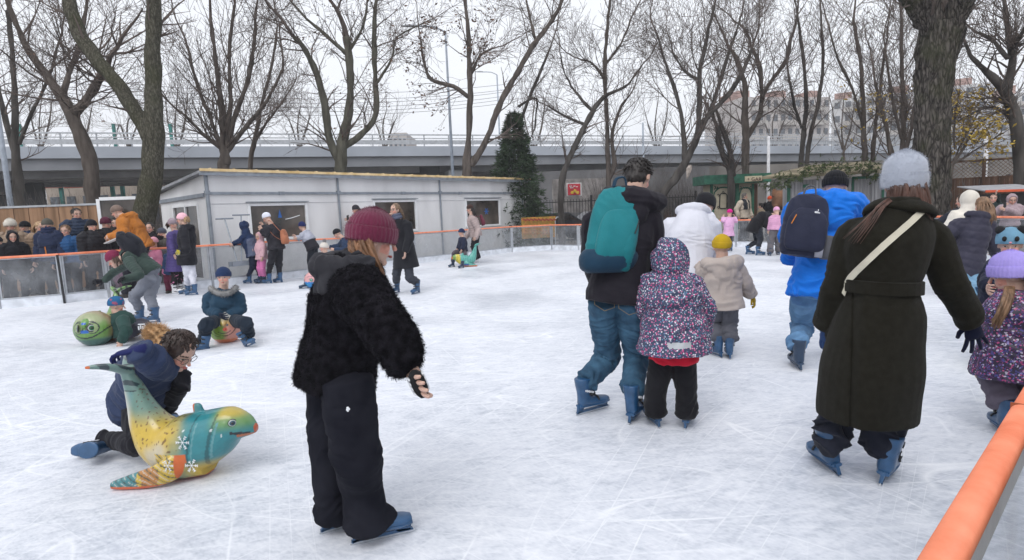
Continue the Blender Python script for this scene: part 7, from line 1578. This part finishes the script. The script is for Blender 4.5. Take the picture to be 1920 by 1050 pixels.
def kiosk():
    Y = 25.2; t = thing('kiosk', 'green and cream fairground kiosk with a cream lettered sign on its fascia', 'kiosk', tuple(V(*AT(1385, 400, Y)[:2], 0)))
    panel(Y, 1333, 344, 1420, 430, th=1.0).build('wall', CREAM, t, fix=True)
    f = panel(Y - .45, 1321, 329, 1446, 346, th=1.6).build('fascia', GREENP, t, fix=True)
    panel(Y - .50, 1397, 330.5, 1429, 340.5, th=.04).build('sign_board', M('cream_sign', (.55, .48, .34)), t, fix=True)
    a = AT(1400.5, 339, Y - .53); b = AT(1427, 339, Y - .53); text_obj('+ GARI', a, b - a, Z, .215, M('sign_lettering', (.06, .02, .02)), 'sign_lettering', t)
    for x, w_ in ((1335, 2), (1382.5, 3.2), (1412, 2)):
        panel(Y - .08, x - w_, 345, x + w_, 430, th=.12).build('post', GREENP, t, fix=True)
    panel(Y - .1, 1414, 345, 1420, 430, th=.12).build('post', BRWOOD, t, fix=True)
    # arched green trim round the cream panels
    for cx, hw, y0, y1 in ((1358, 20, 352, 405), (1398, 12, 352, 375)):
        pts = [(cx - hw, y1), (cx - hw, 368), (cx - hw * .8, 358), (cx - hw * .4, y0), (cx + hw * .4, y0), (cx + hw * .8, 358), (cx + hw, 368), (cx + hw, y1)]
        mb = MB(); mb.tube([AT(x, y, Y - .03) for x, y in pts], .03, 5, 2); mb.build('arch_trim', GREENP, t)
        for s in (-1, 1):
            mb = MB(); 
            for k in range(3): q = [AT(cx + s * (hw - 2 - 5 * k), 349 + 1.5 * k, Y - .04), AT(cx + s * (hw - 4 - 4 * k), 352, Y - .04), AT(cx + s * (hw - 1 - 4 * k), 355 - k, Y - .04)]; mb.tube(q, .022, 4, 3)
            mb.build('scroll_ornament', GREENP, t)
    mb = MB(); mb.tube([AT(x, y, Y - .03) for x, y in ((1350, 366), (1352, 363), (1361, 363), (1363, 366), (1363, 389), (1361, 391), (1351, 391), (1349, 388), (1350, 366))], .022, 4); mb.build('painted_frame', IRON, t)
    for (x, y) in ((1347, 366), (1366, 366), (1347, 389), (1366, 389), (1356, 361)):
        mb = MB(); mb.tube([AT(x - 2, y, Y - .03), AT(x, y - 2, Y - .03), AT(x + 2, y, Y - .03), AT(x, y + 2, Y - .03)], .015, 4, 2); mb.build('frame_scroll', IRON, t)
kiosk()
def garland_mesh(pts, Y, seed=2, n=70, rad=.22, L0=.16):
    r_ = random.Random(seed); P = catmull([AT(x, y, Y + dy) for x, y, dy in pts], 12); mb = MB(); S = np.linalg.norm(np.diff(P, axis=0), axis=1).sum()
    for i in range(int(S * n)):
        f = r_.random() * (len(P) - 1.001); k = int(f); c = P[k] + (P[k + 1] - P[k]) * (f - k) + V(r_.gauss(0, rad * .5), r_.gauss(0, rad * .5), r_.gauss(0, rad * .5)); o = nrm(V(r_.gauss(0, 1), r_.gauss(0, 1), r_.gauss(-.35, .8)))
        for q in range(8):
            d = nrm(o + V(r_.gauss(0, .5), r_.gauss(0, .5), r_.gauss(0, .5))); L = L0 * r_.uniform(.5, 1.3); w = nrm(np.cross(d, V(r_.gauss(0, 1), r_.gauss(0, 1), r_.gauss(0, 1)))) * .010; mb.add([c - w, c + w, c + d * L * .6 + w, c + d * L], [(0, 1, 2), (0, 2, 3)])
    return mb
def hut():
    Y = 20.5; t = thing('wooden_hut', 'whitewashed plank hut with shingle roof and green corner posts', 'hut', tuple(V(*AT(1560, 420, Y)[:2], 0)))
    # planks, each edge a real groove
    a = AT(1479, 335, Y); b = AT(1668, 335, Y); W_ = b[0] - a[0]; k = 34; mb = MB(); r_ = random.Random(4)
    for i in range(k): mb.box(V(a[0] + W_ * (i + .5) / k, Y + r_.uniform(-.006, .006), 1.12), (W_ / k - .014, .03, 2.24))
    mb.build('plank_wall', PLANK, t); MB().box(V((a[0] + b[0]) / 2 + .15, Y + .7, 1.1), (W_ - .5, 1.2, 2.2)).build('inner_wall', PLANK, t)
    for x0, x1 in ((1476, 1481), (1596, 1599), (1652, 1656)): panel(Y - .06, x0, 334, x1, 425, th=.06).build('post', GREENP, t, fix=True)
    panel(Y - .06, 1599, 331, 1652, 336, th=.05).build('lintel', GREENP, t, fix=True); panel(Y - .05, 1506, 346, 1516, 352, th=.05).build('shutter', GREENP, t, fix=True)
    l, r2 = AT(1428, 341, Y - .5), AT(1690, 338, Y - .5); rl, rr = AT(1518, 314, Y + 1.6), AT(1640, 300, Y + 1.6)
    mb = MB(); l2 = V(l[0], l[1], 2.30); r3 = V(r2[0], r2[1], 2.36); q1 = V(rl[0], rl[1], rl[2]); q2 = V(r2[0] + .2, rl[1], rl[2] + .05); mb.prism([l2, r3, q2, q1], V(0, 0, .09))
    mb.build('roof', THATCH, t, fix=True)
    g = garland_mesh([(1462, 336, -.7), (1476, 341, -.7), (1500, 330, -.7), (1520, 318, -.6), (1560, 312, -.6), (1600, 314, -.6), (1625, 312, -.65), (1640, 326, -.7), (1662, 332, -.7)], Y, 8, 85, .26)
    tag(g.build('garland', FIR), 'thick fir garland draped along the roof edge of the plank hut', 'garland')
    g = garland_mesh([(1424, 345, 3.2), (1440, 350, 3.2), (1455, 347, 3.2)], Y, 9, 60, .2); tag(g.build('garland', FIR), 'small fir swag hanging between the green kiosk and the plank hut', 'garland')
hut()
def camel():
    Y = 23.6; t = MB(); P = lambda x, y, dy=0: AT(x, y, Y + dy)
    mb = MB(); mb.loft([(P(1450, 378), Z, V(0, 1, 0), .20, .18), (P(1456, 374), Z, V(0, 1, 0), .36, .28), (P(1466, 376), Z, V(0, 1, 0), .40, .32), (P(1476, 376), Z, V(0, 1, 0), .38, .30), (P(1484, 378), Z, V(0, 1, 0), .2, .16)], 14, 3)
    mb.loft([(P(1455, 368), V(1, 0, 0), V(0, 1, 0), .17, .14), (P(1453, 360), V(1, 0, 0), V(0, 1, 0), .12, .10), (P(1452, 354), V(1, 0, 0), V(0, 1, 0), .05, .05)], 10, 2); mb.loft([(P(1472, 368), V(1, 0, 0), V(0, 1, 0), .17, .14), (P(1471, 360), V(1, 0, 0), V(0, 1, 0), .11, .10), (P(1470, 353), V(1, 0, 0), V(0, 1, 0), .05, .05)], 10, 2)
    for x, dy in ((1455, -.15), (1457, .15), (1476, -.15), (1478, .15)): a = P(x, 385, dy); mb.tube([a, V(a[0], a[1], .4), V(a[0], a[1], 0)], [.11, .06, .07], 8, 2)
    mb.tube([P(1482, 378), P(1492, 384), P(1500, 372), P(1503, 360)], [.15, .11, .09, .08], 10, 3); mb.ball(P(1508, 358), (.2, .1, .1))
    v, nn, f = fuse(mb, .03, 2); b = MB(); b.add(v, f); tag(b.build('camel', M('camel_brown', (.20, .10, .055), var=.25, vs=5, rough=.9), smooth=True), 'brown two humped camel standing between the kiosk and the plank hut', 'camel')
camel()
def lattice():
    Y = 21.5; t = thing('lattice_fence', 'brown board fence topped with diagonal lattice right of the massive trunk', 'fence', tuple(V(*AT(1830, 400, Y)[:2], 0)))
    Y1 = 20; a, b = AT(1774, 308, Y), AT(1902, 296, Y1); zt = b[2] + .02; zm = AT(1840, 334, 20.7)[2]; a = V(a[0], a[1], 0); b = V(b[0] + 2.5, b[1] - .8, 0); d = b - a; L = np.linalg.norm(d); d = d / L
    mb = MB(); k = int(L / .14)
    for i in range(k): mb.beam(a + d * (i + .5) * .14, a + d * (i + .5) * .14 + Z * zm, .132, .03, up=np.cross(d, Z))
    mb.build('boards', BRWOOD, t)
    mb = MB(); mb.beam(a + Z * (zm + .02), b + Z * (zm + .02), .06, .06); mb.beam(a + Z * zt, b + Z * zt, .07, .07); mb.beam(a + Z * zm * .62, b + Z * zm * .62, .05, .03); mb.beam(a + Z * zm * .3 , b + Z * zm * .3, .05, .03); mb.build('rails', BRWOOD, t)
    mb = MB(); h_ = zt - zm; 
    for i in range(int(L / .13)):
        p = a + d * i * .13
        if i * .13 + h_ < L: mb.beam(p + Z * zm, p + d * h_ + Z * zt, .012, .028, up=np.cross(d, Z)); mb.beam(p + d * h_ + Z * zm + np.cross(d, Z) * .014, p + Z * zt + np.cross(d, Z) * .014, .012, .028, up=np.cross(d, Z))
    mb.build('lattice', BRWOOD, t)
    for i in range(5): p = a + d * L * i / 4; MB().beam(p + np.cross(d, Z) * .04, p + np.cross(d, Z) * .04 + Z * (zt + .05), .1, .1, up=d).build('post', BRWOOD, t)
lattice()
def stall():
    Y = 17.8; t = thing('market_stall', 'low dark stall with grey orange edged roof behind the right boards', 'stall', tuple(V(*AT(1870, 420, Y)[:2], 0)))
    a = AT(1835, 360, Y); w_ = 1.7
    MB().box(V(a[0] + w_ / 2 + .1, Y + .5, a[2] / 2 - .03), (w_, 1.0, a[2] - .1)).build('interior_shade', IRON, t)  # solid near-black box stands for the shade under the roof
    MB().prism([V(a[0], Y - .25, a[2]), V(a[0] + w_ + .3, Y - .25, a[2] - .02), V(a[0] + w_ + .3, Y + 1.0, a[2] + .18), V(a[0] + .1, Y + 1.0, a[2] + .18)], V(0, 0, .03)).build('roof', M('grey_awning', (.33, .33, .35)), t, fix=True)
    MB().beam(V(a[0] - .01, Y - .27, a[2] + .01), V(a[0] + w_ + .3, Y - .27, a[2] - .01), .03, .07).build('roof_edge', M('red_orange_edge', (.6, .10, .04)), t)
stall()
def left_fence():
    Y = 15.4; t = thing('board_fence', 'brown board fence with grey capping behind the left onlookers', 'fence', tuple(V(*AT(90, 430, Y)[:2], 0)))
    a, b = AT(-90, 392, Y - .3), AT(192, 387, Y + .2); z = (a[2] + b[2]) / 2; a = V(a[0], a[1], 0); b = V(b[0], b[1], 0); L = np.linalg.norm(b - a); d = (b - a) / L; mb = MB(); k = int(L / .34)
    for i in range(k): mb.beam(a + d * (i + .5) * L / k, a + d * (i + .5) * L / k + Z * z, L / k - .02, .03, up=np.cross(d, Z))
    mb.build('boards', TANW, t); MB().beam(a + Z * (z + .03), b + Z * (z + .03), .07, .05).build('capping', GALV, t)
    MB().beam(a - np.cross(d, Z) * -.03 + Z * z * .6, b + np.cross(d, Z) * .03 + Z * z * .6, .03, .06).build('rail', GALV, t)
left_fence()
def open_door():
    Y = 14.9; t = thing('glazed_door', 'white framed glass door standing open between the crowd and the big tree', 'door', tuple(V(*AT(220, 440, Y)[:2], 0)))
    a, b = AT(184, 377, Y), AT(258, 377, Y + .1); h_ = a[2]; a = V(a[0], a[1], .05); b = V(b[0], b[1], .05); d = nrm(b - a); mb = MB()
    for p in (a, b): mb.beam(p, p + Z * h_, .08, .05, up=np.cross(d, Z))
    for z in (.03, h_ - .0): mb.beam(a + Z * z + d * .04, b + Z * z - d * .04, .05, .08)
    mb.build('frame', WFR, t); MB().add([a + Z * .05, b + Z * .05, b + Z * (h_ - .03), a + Z * (h_ - .03)], [(0, 1, 2, 3)]).build('pane', GLASS, t)
open_door()
def banner():
    t = thing('banner_fence', 'yellow printed banner on a low grey frame behind the boards at the cabin end', 'banner', tuple(V(*AT(1010, 440, 23.6)[:2], 0)))
    o = panel(23.4, 979, 408, 1043, 448, 23.9, th=.02).build('banner', M('yellow_banner', (.42, .27, .05), c2=(.50, .22, .05), vs=9, var=.3, lo=.45, hi=.6), t, fix=True)
    mb = MB()
    for i in range(26): mb.box(AT(981 + i * 2.4, 411 + (i * 7 % 3), 23.33 + i * .018), (.06, .01, .07))
    mb.build('dark_border_print', M('banner_red', (.25, .05, .03)), t)
    mb = MB(); r_ = random.Random(2)
    for row in range(4):
        for i in range(9): mb.box(AT(985 + i * 5.6 + r_.uniform(-1, 1), 422 + row * 5.5, 23.33 + i * .05), (.07 * r_.uniform(.6, 1.3), .01, .05))
    mb.build('banner_print', M('banner_ochre', (.33, .13, .03)), t)
    mb = MB(); mb.tube([V(*AT(1041, 440, 23.9)[:2], 0), AT(1041, 412, 23.9), AT(1044, 407, 23.9), AT(1050, 407, 24.0), AT(1052, 412, 24.0), V(*AT(1052, 440, 24.0)[:2], 0)], .025, 6); mb.build('frame', GALV, t)
banner()
# --- poles and wires
def pole(label, Y, px, ytop, r0, r1, m, name='lamp_post', lamp=True, lean=0, arm=0):
    b = V(AT(px, 400, Y)[0], Y, 0); tp = AT(px, ytop, Y); tp = V(b[0] + lean, Y, tp[2]); t = thing(name, label, 'pole', tuple(b)); mb = MB(); mb.tube([b, tp], [r0, r1], 10); mb.build('pole', m, t, smooth=True)
    if lamp:
        mb = MB(); mb.tube([tp, tp + V(-.5, 0, .25), tp + V(-1.3, 0, .3)], .035, 6, 2); mb.build('arm', m, t); mb = MB(); mb.loft([(tp + V(-1.2, 0, .32), V(0, 1, 0), Z, .06, .04), (tp + V(-1.5, 0, .34), V(0, 1, 0), Z, .12, .06), (tp + V(-1.9, 0, .34), V(0, 1, 0), Z, .05, .03)], 10, 2); mb.build('lamp_head', GALV, t, smooth=True)
BLP = M('blue_grey_pole', (.30, .34, .40), rough=.5, var=.1)
pole('tall slim blue grey lamp post above the cabin, left of the dry leaved tree', 26, 853, 60, .09, .04, BLP); pole('distant thin lamp post left of the conifer', 52, 943, 140, .11, .06, BLP); pole('bluish mast at the left picture edge behind the twin tree', 30, 22, 178, .14, .11, BLP, 'mast', False)
pole('short white pole in front of the viaduct above the green kiosk', 34, 1440, 256, .09, .08, M('white_pole', (.6, .6, .62)), 'mast', False); pole('white pole under the yellow leaves right of the massive trunk', 36, 1843, 238, .13, .12, M('white_pole', (.6, .6, .62)), 'mast', False); pole('camera mast on the viaduct over the teal backpack man', 48, 1208, 230, .09, .07, BLP, 'mast', False)
def wires():
    mb = MB()
    for y0, y1, Y0, Y1 in ((150, 168, 40, 60), (163, 172, 40, 60), (171, 180, 40, 60), (182, 186, 40, 60), (142, 158, 45, 62), (190, 193, 42, 60)):
        a, b = AT(90, y0, Y0), AT(950, y1, Y1); pts = [a + (b - a) * t_ - Z * (4 * t_ * (1 - t_)) * 1.1 for t_ in np.linspace(0, 1, 14)]; mb.tube(pts, .018, 4)
    tag(mb.build('overhead_wires', M('wire_grey', (.10, .10, .11))), 'sagging overhead wires crossing the sky above the viaduct', 'wires')
wires()
# --- buildings
def block(label, Y, x0, x1, ytop, D, wallc, floors, cols, roofm=None, Y1=None, accent=None):
    Y1 = Y1 or Y; a = AT(x0, ytop, Y); b = AT(x1, ytop, Y1); H = a[2]; a = V(a[0], a[1], 0); b = V(b[0], b[1], 0); L = np.linalg.norm(b - a); d = (b - a) / L; n = V(-d[1], d[0], 0); t = thing('apartment_building', label, 'building', tuple((a + b) / 2))
    MB().prism([a, b, b + n * D, a + n * D], Z * H).build('wall', wallc, t, fix=True)
    fh = H / floors; cw = L / cols; wm = M('far_window_glass', (.10, .115, .135), rough=.2, var=.3); bm_ = M('balcony_panel', (.42, .40, .38), var=.12)
    r_ = random.Random(int(x0)); nwin = 0
    for c in range(cols):
        bal = c % 4 in (1, 2)
        for f_ in range(1 if floors > 4 else 0, floors):
            p = a + d * (c + .5) * cw + Z * (f_ * fh + fh * .55) - n * .02
            if nwin < 96: 
                w_ = MB(); w_.box(p, (cw * .52, .12, fh * .46), ax=d); w_.build('window', wm, t); nwin += 1
            if bal and f_ > 0:
                q = p - Z * fh * .40 - n * .55; k = MB(); k.box(q, (cw * .92, 1.1, fh * .34), ax=d); k.build('balcony', bm_, t)
    if accent is not None:
        for c in range(1, cols, 5): MB().box(a + d * c * cw + Z * (H + .8) + n * D * .4, (cw * 1.6, D * .5, 1.8), ax=d).build('roof_box', accent, t)
    MB().prism([a - n * .4 - d * .3, b - n * .4 + d * .3, b + n * (D + .3) + d * .3, a + n * (D + .3) - d * .3], Z * .5).build('parapet', wallc, t).location[2] += 0
    return t
PW = M('pale_render', (.52, .52, .53), var=.08, vs=.2, bump=0); PW2 = M('pinkish_render', (.45, .42, .41), var=.1, vs=.2, bump=0); BRK = M('brick_red_render', (.34, .22, .19), var=.15, vs=.3, bump=0)
for o, lab in ((0, 0),):
    block('pale apartment block rising behind the kiosk trees', 118, 1392, 1556, 182, 14, PW2, 8, 12, Y1=122, accent=BRK)
    block('long white apartment block beyond the viaduct behind the yellow leaves', 135, 1560, 1880, 188, 14, PW, 8, 14, Y1=120, accent=BRK)
    block('apartment block at the far right edge with reddish roof boxes', 105, 1875, 2010, 178, 14, PW, 8, 7, Y1=100, accent=BRK)
    block('small pale building with dark roof peeping over the viaduct above the cabin', 95, 728, 762, 250, 10, PW2, 4, 4)
    block('cream and red trimmed low building seen under the left end of the viaduct', 50, 84, 300, 342, 12, M('cream_render', (.40, .34, .29), var=.15, vs=.6, bump=0), 1, 7, accent=None)
def trims():
    t = thing('steel_frame', 'teal and red painted steel frame in front of the low cream building', 'frame', tuple(V(*AT(190, 400, 48)[:2], 0)))
    for x in (118, 214, 233): panel(48, x - 3, 330, x + 3, 395, th=.2).build('post', M('teal_paint', (.04, .22, .20)), t, fix=True)
    for x0, x1 in ((84, 116), (120, 212)): panel(47.8, x0, 348, x1, 353, th=.2).build('beam', M('brick_paint', (.35, .09, .06)), t, fix=True)
    for x in (40, 216, 322): panel(52, x - 2.2, 232, x + 2.2, 275, th=.2).build('tall_post', M('teal_paint', (.04, .22, .20)), t, fix=True)
trims()
# dense far thicket that closes the view under and beyond the viaduct
def thicket():
    mb = MB(); r_ = random.Random(9)
    for i in range(5200):
        x = r_.uniform(-48, 125); Y = 62 + r_.uniform(-3, 14) + max(0, x) * .35; p = V(x, Y, 0); h_ = r_.uniform(2.5, 7.5) * (1 + .25 * math.sin(x * .35)); d = nrm(V(r_.gauss(0, .25), r_.gauss(0, .2), 1)); m_ = p + d * h_ * .5 + V(r_.gauss(0, .3), 0, 0); q = m_ + nrm(d + V(r_.gauss(0, .3), 0, 0)) * h_ * .5
        mb.tube([p, m_, q], [.07, .045, .02], 3, cap=False)
        for k in range(3): s_ = p + (m_ - p) * r_.uniform(.5, 1.6); mb.tube([s_, s_ + nrm(V(r_.gauss(0, .8), r_.gauss(0, .4), .8)) * r_.uniform(.8, 2)], [.03, .012], 3, cap=False)
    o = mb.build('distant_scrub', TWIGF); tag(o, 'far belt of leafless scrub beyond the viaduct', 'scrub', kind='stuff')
    bk = MB(); r_ = random.Random(3)
thicket()
def back_walls():
    """low walls and hoardings under the viaduct, each built at its place"""
    for lab, Y, x0, x1, y0, c in (('dark hoarding under the viaduct above the cabin', 44, 390, 830, 322, (.05, .055, .06)), ('grey retaining wall under the viaduct behind the poster wall', 47, 1000, 1330, 322, (.11, .11, .115)), ('long brown grey hoarding under the viaduct behind the plank hut', 52, 1330, 1960, 312, (.13, .12, .11)), ('dark hoarding under the viaduct at the far left', 40, -160, 88, 350, (.035, .04, .045))):
        mb = panel(Y, x0, y0, x1, 420, Y + (x1 - x0) * .006, th=.3); tag(mb.build('hoarding', M('hoarding_%d' % int(Y), c, var=.3, vs=.4), fix=True), lab, 'wall')
back_walls()
bg_ = MB(); p = AT(1292, 322, 22.2); bg_.loft([(p + V(.05, 0, .25), V(1, 0, 0), V(0, 1, 0), .05, .03), (p + V(0, 0, .12), V(1, 0, 0), V(0, 1, 0), .11, .06), (p + V(-.03, 0, -.06), V(1, 0, 0), V(0, 1, 0), .08, .05), (p + V(-.08, 0, -.25), V(1, 0, 0), V(0, 1, 0), .03, .02)], 10, 2)
tag(bg_.build('torn_sack', M('pale_sack', (.30, .26, .23), var=.3, vs=8), smooth=True), 'pale torn sack caught on the forked tree left of the kiosk', 'sack')
# ================================================================== winter haze
hz = MB(); hz.box(V(0, 395, 19.5), (500, 870, 43)); ho = hz.build('haze', None, origin=(0, 395, 0)); ho['kind'] = 'stuff'; ho['label'] = 'thin winter haze'; ho['category'] = 'haze'
hm_ = bpy.data.materials.new('haze'); hm_.use_nodes = True; nt = hm_.node_tree; nt.nodes.remove(nt.nodes['Principled BSDF']); pv = N(nt, 'ShaderNodeVolumePrincipled'); pv.inputs['Color'].default_value = (.93, .94, .97, 1); pv.inputs['Density'].default_value = .0010
nt.links.new(pv.outputs[0], nt.nodes['Material Output'].inputs['Volume']); ho.data.materials.append(hm_)
sc.cycles.volume_bounces = 1
